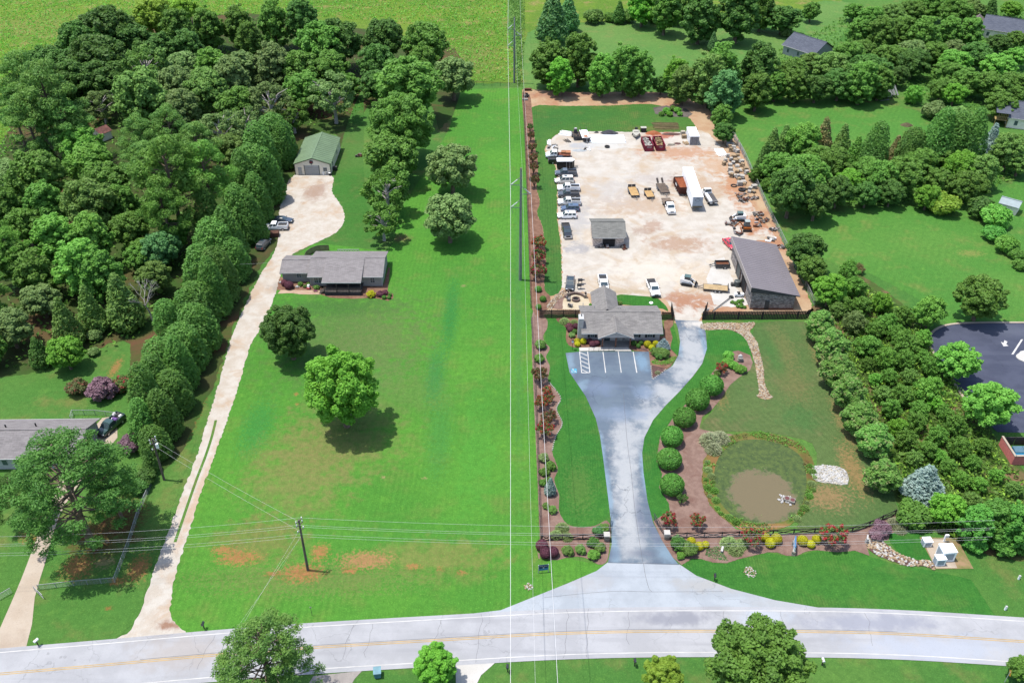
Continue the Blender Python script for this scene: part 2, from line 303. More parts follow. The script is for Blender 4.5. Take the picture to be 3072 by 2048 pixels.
# ---- contractor's yard: clay, mulch, gravel
G_clay = soil('yard_clay', T(214, 176, 140), T(226, 196, 160), T(204, 150, 116), .22, 3., [(*(16.65,268.30), 14, 3, T(190,140,120), .7), (*(47.68,269.38), 16, 3, T(190,140,120), .6)])
sheet('dirt_track', [(3.13,272.65), (7.34,272.65), (16.75,270.46), (43.77,270.46), (54.13,267.59), (59.69,253.88), (62.99,238.21), (62.56,213.45), (62.19,192.30), (61.83,177.86), (61.60,151.29), (60.30,149.74), (38.43,149.74), (37.92,146.69), (32.53,146.69), (32.79,149.74), (10.93,149.74), (4.85,149.74), (4.44,208.47)], G_clay, .03, rag=.25)
G_yard = soil('yard_gravel', T(226, 216, 202), T(242, 234, 222), T(222, 200, 172), .35, 4.5, [
    (*(38.05,177.86), 9, 5, T(200,160,130), .75), (*(31.29,196.73), 16, 7, T(214,184,154), .7), (*(47.76,206.04), 12, 8, T(214,180,148), .65), (*(45.34,226.70), 14, 6, T(216,158,116), .75), (*(42.16,238.21), 6, 3, T(200,110,76), .9),
    (*(56.56,206.04), 4, 16, T(214,150,104), .85), (*(57.88,186.96), 6, 7, T(206,140,96), .9), (*(54.48,218.61), 8, 10, T(222,178,136), .7), (*(35.96,154.79), 6, 5, T(196,138,104), .9), (*(41.81,154.79), 8, 4, T(204,150,116), .8), (*(39.59,163.15), 8, 8, T(232,204,168), .6),
    (*(36.27,210.94), 10, 4, T(206,196,190), .5), (*(24.44,203.65), 8, 10, T(218,212,206), .6), (*(14.96,190.14), 5, 12, T(206,204,204), .7), (*(15.14,175.93), 4, 3, T(176,176,182), .7), (*(30.69,166.67), 14, 8, T(250,242,226), .7), (*(25.30,213.45), 10, 4, T(238,232,222), .6), (*(42.62,208.47), 3, 5, T(170,130,108), .7), (*(33.12,185.92), 3, 4, T(196,158,132), .7), (*(29.82,183.86), 3, 3, T(190,160,140), .6), (*(23.21,158.06), 8, 1.5, T(206,186,150), .8), (*(19.63,230.92), 5, 2.5, T(200,205,212), .8), (*(26.22,230.92), 8, 3, T(240,238,232), .8)], warpamt=.7)
YARD = [(9.49,228.10), (10.39,233.80), (14.04,239.71), (22.72,240.62), (37.47,240.01), (47.33,240.01), (53.95,241.23), (57.01,232.35), (57.93,218.61), (58.27,203.65), (59.10,190.14), (60.55,180.83), (53.91,177.86), (48.93,163.15), (48.30,154.79), (42.19,151.92), (38.49,150.05), (37.36,146.99), (32.74,146.99), (32.93,150.67), (32.40,153.19), (30.45,156.09), (21.72,156.74), (11.37,158.90), (10.83,163.15), (11.30,177.86), (11.11,190.14), (11.74,213.45), (11.18,222.60)]
sheet('gravel_yard', YARD, G_yard, .04, smooth=3, rag=.25)
G_lawnY = grass('lawn_yard', T(56, 128, 44), T(72, 136, 46), T(112, 140, 60), T(76, 150, 48), [(*(40.24,242.45), 12, 2.5, T(140,140,80), .8)], stripe=(.03, .5, .35))
sheet('lawn', [(6.00,258.55), (16.21,259.23), (29.31,259.57), (42.53,260.59), (50.59,253.22), (52.62,243.68), (51.13,240.62), (37.47,240.01), (20.25,240.62), (13.41,239.41), (9.86,232.35), (8.97,226.70), (10.51,223.41), (11.52,213.45), (10.80,190.14), (11.10,177.86), (10.64,163.15), (10.25,158.40), (7.99,156.41), (6.96,158.40), (6.91,163.15), (7.50,170.29), (7.14,185.30), (5.97,192.30), (6.84,197.86), (6.16,206.04), (6.90,218.61), (6.41,228.10), (6.19,241.23)], G_lawnY, .05, smooth=3, rag=.15)
G_lawnO = grass('lawn_office', T(44, 124, 36), T(54, 134, 38), T(86, 138, 52), T(66, 150, 42), stripe=(.1, .55, .35))
sheet('lawn', [(21.90,156.72), (25.24,156.65), (29.73,155.83), (30.89,154.28), (31.63,152.54), (31.76,150.82), (30.89,151.57), (29.84,151.89), (23.03,153.19), (21.56,153.19)], G_lawnO, .052, smooth=3)
# mulch beds
sheet('garden_patch', [(42.19,257.88), (46.33,259.57), (51.85,257.20), (53.41,253.22), (51.46,250.62), (46.46,251.27), (42.24,253.22)], soil('garden_soil', T(120, 112, 108), T(138, 130, 122), T(104, 100, 92), .8, 5.), .058, rag=.15)
G_mul = soil('pine_mulch', T(158, 128, 116), T(178, 148, 134), T(150, 116, 104), .8, 6., bs=.8)
G_mulb = soil('brown_mulch', T(150, 112, 92), T(172, 134, 112), T(136, 100, 84), .8, 6., bs=.8)
G_muld = soil('dark_mulch', T(112, 84, 80), T(132, 102, 96), T(100, 74, 70), .9, 6., bs=.8)
BL = [(3.94,148.35), (6.83,148.35), (6.99,145.05), (6.15,142.56), (6.34,140.26), (7.28,138.30), (6.45,135.55), (7.09,132.47), (6.62,128.21), (7.88,125.71), (8.72,123.27), (7.83,120.42), (8.66,116.63), (7.40,113.31), (6.68,109.78), (7.46,105.68), (6.79,103.02), (7.43,99.86), (7.28,96.45), (8.43,93.78), (10.38,93.08), (12.79,93.52), (14.47,94.48), (14.98,92.73), (14.52,89.76), (13.87,86.64), (12.67,86.00), (11.28,86.97), (9.78,87.45), (8.11,87.29), (6.56,86.80), (5.10,87.05), (3.85,88.19), (3.57,89.84), (4.19,91.28)]
G_lawnS = grass('lawn_striped', T(50, 132, 40), T(62, 140, 42), T(98, 146, 56), T(76, 158, 46), [(*(10.68,101.38), 3, 8, T(92,142,54), .5)], stripe=(.02, .75, .4))
sheet('lawn', [(6.83,148.35), (8.85,148.35), (10.76,144.46), (10.46,139.98), (12.89,138.30), (12.90,137.05), (10.22,136.64), (10.67,130.90), (13.21,124.00), (14.56,118.10), (15.06,108.33), (15.11,100.42), (15.03,94.04), (12.14,92.73), (7.58,94.04), (6.52,101.38), (7.39,125.22), (6.19,138.30)], G_lawnS, .036)
sheet('mulch_bed', BL, G_mul, .046, smooth=4, rag=.04)
sheet('mulch_bed', [(3.10,269.38), (5.48,266.87), (5.87,258.55), (6.19,241.23), (6.41,228.10), (6.90,218.61), (6.16,206.04), (6.84,197.86), (5.97,192.30), (7.14,185.30), (7.50,170.29), (6.91,163.15), (6.96,158.40), (7.97,156.09), (7.29,151.61), (4.09,151.61), (3.84,190.14), (3.59,241.23)], G_mulb, .056, smooth=3)
sheet('mulch_bed', [(8.89,148.29), (9.77,146.43), (10.77,145.00), (10.50,141.81), (10.95,139.28), (12.85,138.42), (17.46,138.80), (17.72,142.00), (13.79,142.40), (13.33,148.39)], G_mulb, .057, smooth=2)
sheet('mulch_bed', [(19.78,142.27), (29.75,142.27), (30.43,147.29), (32.66,148.81), (32.05,145.79), (31.27,144.60), (31.37,141.69), (30.75,139.70), (30.45,138.16), (31.44,135.82), (29.66,132.60), (25.78,128.97), (26.13,137.05), (23.35,137.46), (22.14,138.72), (19.46,138.72)], G_mulb, .057)
sheet('mulch_bed', [(22.57,138.46), (23.20,138.28), (26.12,137.20), (25.82,138.28), (23.24,138.65)], G_muld, .062)
sheet('mulch_bed', [(26.03,132.98), (26.46,132.98), (28.36,132.12), (28.35,131.27), (25.95,128.92), (25.92,130.76)], G_muld, .062)
sheet('lawn', [(32.18,146.09), (31.30,144.75), (31.40,141.55), (30.77,139.84), (30.45,138.16), (31.46,135.95), (32.06,137.74), (32.20,141.55)], G_lawnS, .064)
# right of the drive
sheet('lawn', [(38.70,143.72), (41.67,144.46), (44.79,142.85), (46.00,139.70), (45.53,135.55), (43.36,137.46), (40.89,136.78), (39.69,133.93), (37.60,131.42), (33.33,125.22), (28.07,118.10), (25.16,113.31), (23.80,107.40), (24.33,104.39), (23.45,101.47), (24.49,98.00), (24.41,96.45), (21.93,94.48), (21.23,98.55), (21.34,104.79), (21.59,109.37), (22.47,113.09), (24.50,117.53), (27.33,121.60), (30.19,125.22), (33.42,129.61), (35.85,133.53), (37.42,138.30)], G_lawnS, .04, smooth=2)
G_olive = grass('lawn_olive', T(74, 126, 52), T(88, 132, 58), T(124, 136, 76), T(86, 142, 58), [(*(51.25,127.70), 4, 8, T(150,138,92), .5), (*(52.23,138.30), 3, 10, T(150,142,92), .5), (*(49.67,99.48), 5, 4, T(190,150,110), .8), (*(55.56,105.28), 2.5, 8, T(190,150,104), .8), (*(37.26,125.22), 2, 6, T(180,148,100), .6), (*(58.63,134.20), 2, 12, T(176,146,100), .7), (*(57.61,116.97), 2, 10, T(184,150,104), .7), (*(50.37,118.10), 5, 5, T(60,128,50), .6), (*(49.91,135.55), 2, 8, T(58,130,48), .6)], stripe=(-.42, .3, .3))
sheet('lawn', [(48.61,146.69), (58.70,146.99), (59.46,144.01), (59.07,132.87), (59.82,119.25), (59.81,105.28), (59.86,96.00), (51.55,92.13), (43.75,91.96), (44.11,94.93), (47.04,100.42), (49.88,106.29), (50.62,111.69), (46.25,113.63), (42.04,114.73), (36.04,114.51), (32.15,115.29), (35.61,120.42), (40.11,127.70), (44.79,132.87), (46.79,138.30)], G_olive, .036, smooth=2, rag=.1)
sheet('mulch_bed', [(40.89,136.78), (43.39,137.60), (45.32,136.09), (45.32,133.80), (44.35,131.55), (41.69,129.23), (39.67,127.08), (37.70,123.75), (35.31,120.42), (33.21,118.45), (32.15,115.29), (34.55,114.51), (38.84,113.63), (33.62,109.37), (30.77,103.31), (30.82,97.63), (33.92,92.73), (38.28,91.62), (43.29,91.96), (46.96,91.96), (51.33,92.05), (59.83,95.91), (60.73,94.66), (60.18,92.91), (56.96,91.79), (56.29,90.60), (52.77,89.76), (52.54,87.61), (50.73,88.60), (48.06,88.27), (44.96,88.68), (43.41,88.43), (41.92,87.61), (40.38,87.61), (39.06,88.27), (37.71,88.27), (33.35,87.05), (31.29,86.24), (29.22,86.40), (27.61,87.05), (26.34,87.05), (24.70,85.92), (23.57,87.29), (22.41,90.60), (21.58,94.31), (24.41,96.45), (24.49,98.00), (23.45,101.47), (24.33,104.39), (23.80,107.40), (25.16,113.31), (28.07,118.10), (33.33,125.22), (37.60,131.42), (39.77,133.93)], G_mul, .05, rag=.04)
sheet('lawn', [(24.70,85.92), (26.33,86.97), (27.60,86.97), (29.21,86.32), (31.27,86.16), (33.34,86.97), (37.70,88.19), (40.36,87.53), (41.90,87.53), (44.94,88.60), (50.70,88.52), (52.51,87.53), (56.02,86.00), (60.67,84.89), (61.78,84.50), (65.70,83.33), (66.55,76.67), (61.43,77.31), (45.74,78.03), (42.55,78.47), (36.80,79.71), (31.09,81.65), (26.53,83.95)], G_lawnS, .04, rag=.06)
sheet('lawn', [(56.96,91.79), (59.95,92.65), (61.47,92.30), (61.42,86.89), (59.45,86.72), (57.56,87.70), (56.53,89.76)], G_lawnO, .054, smooth=2)
G_scrub = soil('scrub_floor', T(96, 118, 58), T(80, 112, 48), T(152, 122, 92), .3, 2.5)
sheet('scrub_ground', [(59.50,150.05), (65.25,154.79), (74.27,166.67), (82.52,145.49), (79.98,134.20), (82.71,119.25), (81.82,113.63), (83.34,105.28), (82.72,94.04), (74.74,86.48), (66.07,90.60), (60.74,95.82), (59.81,105.28), (59.82,119.25), (59.07,132.87)], G_scrub, .03, smooth=2, rag=.2)
# ---- gravel drive on the left, concrete drives
G_grav = soil('white_gravel', T(228, 216, 200), T(242, 234, 222), T(224, 198, 170), .5, 5., [(*(-49.21,203.65), 4, 7, T(186,150,128), .7), (*(-46.63,75.62), 3, 1.2, T(176,130,104), .9), (*(-49.33,159.74), 2.5, 4, T(196,186,174), .8), (*(-49.55,98.55), 1, 16, T(226,184,146), .5)])
DR = [(-56.32,212.69), (-46.63,212.69), (-45.18,203.65), (-41.44,195.61), (-39.83,189.07), (-40.61,183.45), (-43.67,179.43), (-46.81,175.93), (-49.50,172.14), (-49.86,163.15), (-49.46,157.73), (-49.52,150.05), (-50.02,143.28), (-50.47,138.30), (-49.75,126.45), (-49.47,116.97), (-49.32,108.74), (-49.25,100.42), (-48.81,92.91), (-48.65,88.52), (-48.45,84.66), (-47.93,81.05), (-47.33,78.10), (-46.49,76.32), (-43.88,73.89), (-49.22,72.66), (-54.29,72.20), (-52.09,74.23), (-51.50,76.32), (-51.43,78.47), (-51.49,81.05), (-51.72,84.66), (-51.86,88.52), (-51.92,92.91), (-52.15,100.42), (-52.21,108.74), (-52.86,116.97), (-53.47,126.45), (-54.58,138.30), (-54.81,143.28), (-54.82,150.05), (-54.65,158.06), (-54.18,165.78), (-53.29,174.02), (-53.94,181.83), (-55.67,190.14), (-56.92,201.31)]
sheet('gravel_drive', DR, G_grav, .055, smooth=3, rag=.14)
ribbon('grass_strip', spline([(-51.43,117.53), (-50.99,113.09), (-50.78,108.53), (-50.75,103.31), (-50.59,97.91), (-50.41,93.17), (-50.30,90.18)], 6, False), .45, .062, G_lawnLL)
G_con = soil('concrete', T(222, 204, 182), T(232, 216, 196), T(206, 186, 166), .3, 4., bs=.2)
G_conw = soil('pale_concrete', T(240, 236, 228), T(248, 244, 238), T(228, 222, 212), .3, 4., bs=.15)
G_cong = soil('grey_concrete', T(188, 180, 174), T(204, 196, 188), T(168, 162, 158), .3, 4., bs=.2)
sheet('concrete_drive', [(-64.67,72.06), (-66.96,80.15), (-68.06,86.32), (-69.33,92.99), (-69.72,97.45), (-69.12,103.31), (-68.01,109.89), (-66.96,113.09), (-69.13,117.53), (-71.38,118.10), (-71.96,113.63), (-72.71,105.28), (-72.04,97.82), (-71.83,94.40), (-70.94,88.60), (-70.24,83.18), (-69.76,77.96), (-69.45,73.89), (-69.35,71.53)], G_con, .056, smooth=2)
sheet('concrete_drive', [(-7.42,69.89), (-1.89,70.15), (-2.73,69.25), (-4.00,67.97), (-5.29,64.88), (-7.06,64.88)], G_conw, .056, smooth=1)
sheet('concrete_drive', [(-25.68,67.85), (-19.47,68.61), (-20.27,67.47), (-21.29,64.88), (-26.81,64.88)], G_cong, .056, smooth=1)
sheet('concrete_pad', [(47.17,172.14), (47.31,159.74), (48.86,153.19), (44.92,152.23), (41.53,153.19), (41.64,163.15), (44.61,170.29)], G_conw, .047, rag=.1)
# ---- the road
CL = [(-88.56,65.73), (-71.72,67.59), (-53.57,69.44), (-40.57,70.80), (-27.57,71.99), (-10.28,73.20), (7.29,74.30), (25.00,74.64), (48.49,74.37), (68.58,73.00), (82.33,71.73), (98.53,70.02)]
CL = spline(CL, 6, False)
def asphalt(name, c1, c2, c3, blobs=(), rough=.85, cracks=.35):
    b = NB(name)
    c = b.mix(b.ramp(b.noise(.2, 4, .6), .38, .62), c1, c2)
    v = b.vmul((.12, 1.3, 1)); c = b.mix(b.ramp(b.noise(.5, 3, .5, v), .5, .72, 0, .55), c, c3)
    warp = b.ramp(b.noise(.4, 5, .65), .25, .75, -.45, .45, False)
    for q in blobs:
        x, y, rx, ry, cc = q[:5]; a = q[5] if len(q) > 5 else .85; an = q[6] if len(q) > 6 else 0
        c = b.blob(c, x, y, rx, ry, cc, .8, a, warp, an)
    f = b.noise(7, 3, .75); c = b.mix(b.ramp(f, .5, .8, 0, .35), c, tuple(x * .6 for x in c1))
    if cracks:
        vo = b.node('ShaderNodeTexVoronoi', feature='DISTANCE_TO_EDGE'); vo.inputs['Scale'].default_value = .16
        wv = b.node('ShaderNodeVectorMath', operation='ADD'); nn = b.node('ShaderNodeTexNoise'); nn.inputs['Scale'].default_value = .6; nn.inputs['Detail'].default_value = 5
        b.link(b.pos(), nn.inputs['Vector']); b.link(b.pos(), wv.inputs[0]); sc_ = b.node('ShaderNodeVectorMath', operation='SCALE'); sc_.inputs['Scale'].default_value = 2.5
        b.link(nn.outputs['Color'], sc_.inputs[0]); b.link(sc_.outputs[0], wv.inputs[1]); b.link(wv.outputs[0], vo.inputs['Vector'])
        c = b.mix(b.math('MULTIPLY', b.ramp(vo.outputs['Distance'], .012, .0, 0, cracks), b.ramp(b.noise(.09, 2), .45, .6)), c, tuple(x * .35 for x in c1))
    MATS[name] = b.done(c, rough, f, .25, .02, .25); return MATS[name]
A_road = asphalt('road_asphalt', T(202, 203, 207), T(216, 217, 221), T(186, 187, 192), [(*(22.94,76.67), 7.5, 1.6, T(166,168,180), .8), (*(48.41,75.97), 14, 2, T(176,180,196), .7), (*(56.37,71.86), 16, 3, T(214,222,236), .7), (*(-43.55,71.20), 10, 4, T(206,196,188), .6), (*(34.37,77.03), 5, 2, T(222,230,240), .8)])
EU = offset(CL, 3.95); ED = offset(CL, -4.0)
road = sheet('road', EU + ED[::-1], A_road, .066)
W_line = plain('white_road_paint', T(246, 244, 240), .7, .12, .6); Y_line = plain('yellow_road_paint', T(226, 190, 120), .7, .2, .6)
ribbon('edge_line', offset(CL, 3.3), .13, .074, W_line, road); ribbon('edge_line', offset(CL, -3.3), .13, .074, W_line, road)
ribbon('centre_line', offset(CL, .12), .12, .074, Y_line, road); ribbon('centre_line', offset(CL, -.14), .12, .074, Y_line, road)
A_crack = plain('crack_sealer', T(126, 126, 132), .9, .1)
rng = random.Random(4)
for x0 in (250, 300, 700, 760, 920, 1050, 1320, 1410, 1520, 1870, 2060, 2290):
    a, b_ = (-2.0, 3.2) if x0 % 3 else (-3.8, 3.8)
    i = min(range(len(CL)), key=lambda j: abs(CL[j][0] - ((x0 - 1176) * .0435)))
    p = [(CL[i][0] + rng.uniform(-.25, .25) + .1 * (t - 3), CL[i][1] + a + (b_ - a) * t / 7) for t in range(8)]
    ribbon('road_crack', p, .035, .073, A_crack, road)
ribbon('road_crack', offset(CL, .32)[14:50], .05, .0735, A_crack, road)
A_apron = asphalt('apron_asphalt', T(198, 206, 214), T(212, 220, 228), T(192, 196, 202), [(*(28.78,82.56), 8, 2, T(206,204,200), .7), (*(10.17,82.56), 5, 2.5, T(206,204,204), .6), (*(37.89,79.20), 9, 1.5, T(204,206,208), .7)])
AP = [(-9.88,76.11), (-8.15,77.10), (-1.57,78.03), (3.30,80.38), (7.69,82.49), (12.20,84.81), (13.98,86.40), (19.17,86.24), (24.40,86.00), (26.53,83.95), (31.09,81.65), (36.80,79.71), (42.55,78.47), (45.77,78.10), (48.76,77.10), (31.30,76.67), (7.41,76.67)]
sheet('apron', AP, A_apron, .06)
ribbon('apron_joint', [(13.97,86.36), (16.75,86.24), (19.17,86.24), (24.40,86.00)], .06, .072, A_crack)
ribbon('apron_joint', spline([(19.16,86.16), (19.17,84.11), (19.39,81.80), (19.74,81.20)], 4, False), .05, .072, A_crack)
ribbon('apron_joint', spline([(4.52,80.15), (13.78,81.20), (19.92,81.12), (29.77,81.20)], 4, False), .04, .072, A_crack)
BLUE = T(156, 184, 204); PALE = T(212, 215, 217); INK = T(106, 118, 146)
A_drive = asphalt('driveway_asphalt', T(112, 128, 148), T(126, 143, 160), T(140, 154, 168), [
    (*(34.65,138.30), 4, 9, PALE, .9), (*(32.35,131.55), 5, 6, PALE, .9, .6), (*(27.75,124.60), 5, 5, PALE, .9, .8), (*(23.82,118.10), 4.5, 6, PALE, .9), (*(19.45,112.55), 4.5, 8, PALE, .85), (*(18.35,105.28), 3, 9, PALE, .9), (*(17.92,97.63), 3.2, 8, PALE, .9), (*(17.85,90.60), 3.6, 6, PALE, .85), (*(18.62,119.25), 8, 3, T(150,168,192), .7), (*(16.14,126.45), 4, 3, T(140,158,188), .6), (*(23.90,125.22), 3, 3, T(150,170,196), .7),
    (*(36.80,146.24), 4, 2, T(246,240,230), .95), (*(11.00,134.20), 1.2, 5, BLUE, .7), (*(24.55,134.20), 2, 4, T(150,186,214), .7), (*(15.11,100.42), 1, 10, BLUE, .9), (*(21.57,104.29), 1, 8, BLUE, .9), (*(15.09,88.93), 1.2, 5, BLUE, .8), (*(22.72,88.10), 2.5, 2, BLUE, .8, .8), (*(14.86,110.41), 1, 6, BLUE, .8), (*(12.18,126.45), 1.5, 4, BLUE, .7, .5), (*(37.16,138.30), .8, 8, BLUE, .8), (*(32.18,139.70), .8, 6, BLUE, .8), (*(21.77,93.17), 1.2, 5, T(128,140,164), .7), (*(19.65,94.93), 1, 6, INK, .5), (*(19.38,88.10), 3, 1.2, T(120,128,148), .6), (*(14.38,88.10), 2, 1.5, T(112,124,150), .6)], cracks=.5)
DV = [(13.97,86.28), (14.85,89.76), (15.13,94.48), (15.11,100.42), (15.06,108.33), (14.97,113.63), (14.56,118.10), (13.21,124.00), (11.37,128.97), (10.67,130.90), (10.48,133.53), (10.22,136.78), (12.91,137.19), (26.15,137.19), (25.80,129.10), (27.77,130.64), (30.11,132.87), (31.65,136.09), (32.63,140.41), (32.85,144.75), (32.68,147.75), (38.02,147.29), (38.11,143.28), (37.50,138.30), (35.77,133.53), (33.34,129.61), (30.19,125.22), (27.33,121.60), (24.50,117.53), (22.47,113.09), (21.66,109.37), (21.34,104.79), (21.23,98.55), (21.54,94.04), (22.41,90.60), (23.57,87.29), (24.32,85.92)]
sheet('driveway', DV, A_drive, .068)
ribbon('drive_crack', spline([(20.07,124.60), (19.72,118.10), (19.42,111.48), (19.35,105.28), (19.14,99.48), (19.02,94.04), (19.07,86.48)], 4, False), .05, .0735, A_crack)
# parking marks (each painted bar its own part)
marks = sheet('stall_marking', [(23.09,137.20), (23.25,137.20), (23.25,130.76), (23.04,130.72)], W_line, .0745)
for q in ([(17.31,137.11), (17.46,137.11), (17.45,130.72), (17.28,130.69)], [(20.24,137.33), (20.39,137.33), (20.35,130.76), (20.18,130.72)], [(12.84,137.20), (13.00,137.20), (13.01,130.67), (12.83,130.62)], [(14.38,137.20), (14.54,137.20), (14.53,130.76), (14.36,130.72)], [(13.02,130.83), (14.36,130.86), (14.36,130.66), (13.00,130.62)],
          [(12.99,137.06), (14.32,136.09), (14.31,135.84), (12.99,136.81)], [(12.96,135.77), (14.31,134.75), (14.31,134.51), (12.97,135.53)], [(12.94,134.45), (14.31,133.46), (14.30,133.22), (12.95,134.21)], [(12.94,133.15), (14.31,132.15), (14.30,131.91), (12.94,132.91)], [(12.94,131.86), (14.09,130.89), (13.88,130.89), (12.95,131.61)]):
    sheet('painted_bar', q, W_line, .0745, marks)
P_blue = plain('blue_pavement_paint', T(90, 190, 226), .7, .15)
hs = sheet('parking_symbol', [(11.04,131.91), (12.03,131.95), (12.06,130.66), (11.01,130.62)], P_blue, .0745)
(hx, hy) = (11.48,131.27); m = MB()
m.tube([(hx + .34 * math.cos(a) - .05, hy - .22 + .30 * math.sin(a), .079) for a in [math.radians(d) for d in range(-220, 60, 20)]], .05, 4)
m.box(hx - .1, hy + .22, .08, .12, .5, .01); m.box(hx - .12, hy + .58, .08, .2, .2, .01); m.box(hx + .1, hy + .02, .08, .4, .1, .01); m.box(hx + .3, hy - .2, .08, .1, .4, .01); m.box(hx + .42, hy - .38, .08, .24, .1, .01)
m.build('wheelchair_mark', W_line, hs)
# ---- car park on the right
A_lot = asphalt('lot_asphalt', T(84, 90, 112), T(96, 102, 124), T(106, 112, 132), [(*(99.16,144.01), 8, 3, T(120,126,144), .5), (*(79.95,118.10), 2, 2, T(160,190,205), .6)], cracks=.5)
LOT = spline([(120.36,146.69), (102.21,146.54), (93.34,146.54), (87.46,145.94), (83.98,144.31), (81.79,141.69), (80.71,138.58), (80.84,134.74), (81.00,129.48), (81.09,123.75), (81.85,119.02)], 4, False)
sheet('car_park', LOT + [(82.94,114.51), (102.57,113.63)], A_lot, .05)
kerb = MB(); ko = offset(LOT, -.45)
for i in range(len(LOT) - 1):
    a, b_, c_, d_ = LOT[i], LOT[i + 1], ko[i + 1], ko[i]
    kerb.add([(*a, .05), (*b_, .05), (*c_, .02), (*d_, .02), (*a, .17), (*b_, .17), (*c_, .17), (*d_, .17)], [(4, 5, 6, 7), (0, 1, 5, 4), (2, 3, 7, 6), (0, 4, 7, 3), (1, 2, 6, 5)])
tag(kerb.build('kerb', G_con), kind='structure')
isl = spline([(98.06,137.46), (96.68,136.64), (95.61,135.55), (96.44,133.93), (100.87,131.55), (104.13,138.30)], 3)
m = MB(); m.prism(isl, .05, .18); tag(m.build('kerb_island', G_conw), kind='structure')
sheet('lot_line', [(95.11,136.35), (95.53,136.35), (99.55,141.16), (99.15,141.16)], W_line, .058)
sheet('lot_line', [(81.50,123.94), (82.62,123.82), (82.52,123.57), (81.40,123.70)], W_line, .058)
(ax, ay) = (95.47,139.88)
sheet('painted_arrow', [(ax + q[0] * .8, ay + q[1] * 1.1) for q in ((-.9, -.9), (.4, -.75), (.1, -.3), (.9, .5), (.45, .95), (-.3, .1), (-.75, .5))], W_line, .058)
# ---- pond
G_marg = soil('pond_margin', T(122, 136, 62), T(146, 128, 76), T(96, 136, 50), .5, 3., [(*(33.25,107.30), 2.5, 5, T(176,120,84), .7), (*(34.63,92.99), 7, 1.3, T(206,148,100), .9), (*(30.97,100.42), 1.5, 5, T(150,108,70), .7), (*(48.47,105.28), 1.4, 8, T(130,96,62), .8), (*(41.32,93.34), 4, 1, T(190,140,96), .7), (*(33.74,102.34), 2, 4, T(150,170,40), .8), (*(41.51,112.33), 6, 1.5, T(150,134,80), .7)])
PO = [(38.14,113.85), (42.37,114.51), (46.17,113.31), (48.65,111.48), (49.58,107.81), (48.79,103.31), (47.07,99.48), (45.01,95.82), (41.24,92.99), (37.08,92.13), (34.00,93.17), (31.85,95.82), (30.60,99.48), (30.65,103.80), (31.99,108.33), (34.83,112.01)]
sheet('pond_bank', PO, G_marg, .058, smooth=4, rag=.15)
b = NB('pond_water'); (wx, wy) = (39.56,99.67)
d = b.node('ShaderNodeVectorMath', operation='SUBTRACT'); b.link(b.pos(), d.inputs[0]); d.inputs[1].default_value = (wx, wy, 0)
l_ = b.node('ShaderNodeVectorMath', operation='LENGTH'); b.link(b.vmul((1 / 5.2, 1 / 5.9, 0), d.outputs[0]), l_.inputs[0])
q = b.math('ADD', l_.outputs['Value'], b.ramp(b.noise(.55, 6, .7), .25, .75, -.26, .26, False))
alg = b.mix(b.ramp(b.noise(1.2, 5, .7), .35, .65), T(76, 100, 50), T(106, 128, 60)); alg = b.mix(b.ramp(b.noise(5, 3, .7), .5, .7, 0, .6), alg, T(56, 84, 44))
c = b.mix(b.ramp(q, .86, 1.06), T(146, 132, 98), alg)
mm = b.done(c, .2, b.noise(2.5, 3), .05, .02, .35); rr = b.ramp(q, .86, 1.06, .22, .85); b.link(rr, b.bsdf.inputs['Roughness'])
PW = [(38.57,112.33), (42.30,112.55), (45.67,111.26), (47.84,108.33), (47.52,103.80), (46.11,99.48), (43.94,95.82), (40.83,94.04), (37.13,93.87), (34.39,95.10), (32.61,98.09), (32.35,102.34), (33.68,107.30), (36.03,110.63)]
sheet('pond_water', PW, mm, .064, smooth=4)
# clay path right of the pond
# firepit patio
G_sand = soil('patio_sand', T(236, 218, 184), T(244, 230, 202), T(222, 200, 164), .6, 6.)
sheet('patio', [(10.63,154.94), (11.06,156.16), (12.22,156.95), (14.69,156.72), (15.74,155.72), (16.00,154.06), (16.07,151.57), (10.36,151.57), (10.37,153.19)], G_sand, .056, smooth=2)
sheet('gravel_bed', [(8.30,151.89), (8.73,153.62), (9.66,155.38), (11.32,156.50), (10.63,154.94), (10.37,153.19), (10.26,151.57)], G_mul, .058, smooth=2)
# house walk, firewood dirt, equipment pad
sheet('walkway', [(-48.65,158.67), (-40.30,158.55), (-39.92,156.97), (-43.95,156.97), (-46.22,157.48), (-49.02,157.28)], soil('pink_walk', T(222, 190, 160), T(230, 202, 176), T(206, 172, 144), .8, 6.), .058)
sheet('mulch_bed', [(-49.86,161.30), (-50.15,163.77), (-44.55,162.53), (-40.84,161.71), (-40.19,158.55), (-48.65,158.67), (-49.46,158.87)], G_mulb, .054, smooth=2)
sheet('mulch_bed', [(-39.80,156.89), (-40.62,161.71), (-27.20,160.89), (-27.06,167.58), (-26.60,167.58), (-26.11,158.08), (-24.81,157.09), (-24.64,155.52), (-25.61,154.55), (-27.43,155.33), (-29.86,155.72), (-32.83,155.33), (-37.65,155.72)], G_mulb, .054)
sheet('equipment_pad', [(61.17,91.15), (66.67,91.02), (66.85,85.23), (61.38,85.18)], soil('pad_earth', T(196, 164, 128), T(150, 150, 92), T(176, 148, 112), .7, 5.), .056)
sheet('concrete_pad', [(61.46,90.83), (64.90,90.70), (64.52,85.35), (61.42,85.30)], G_con, .066)
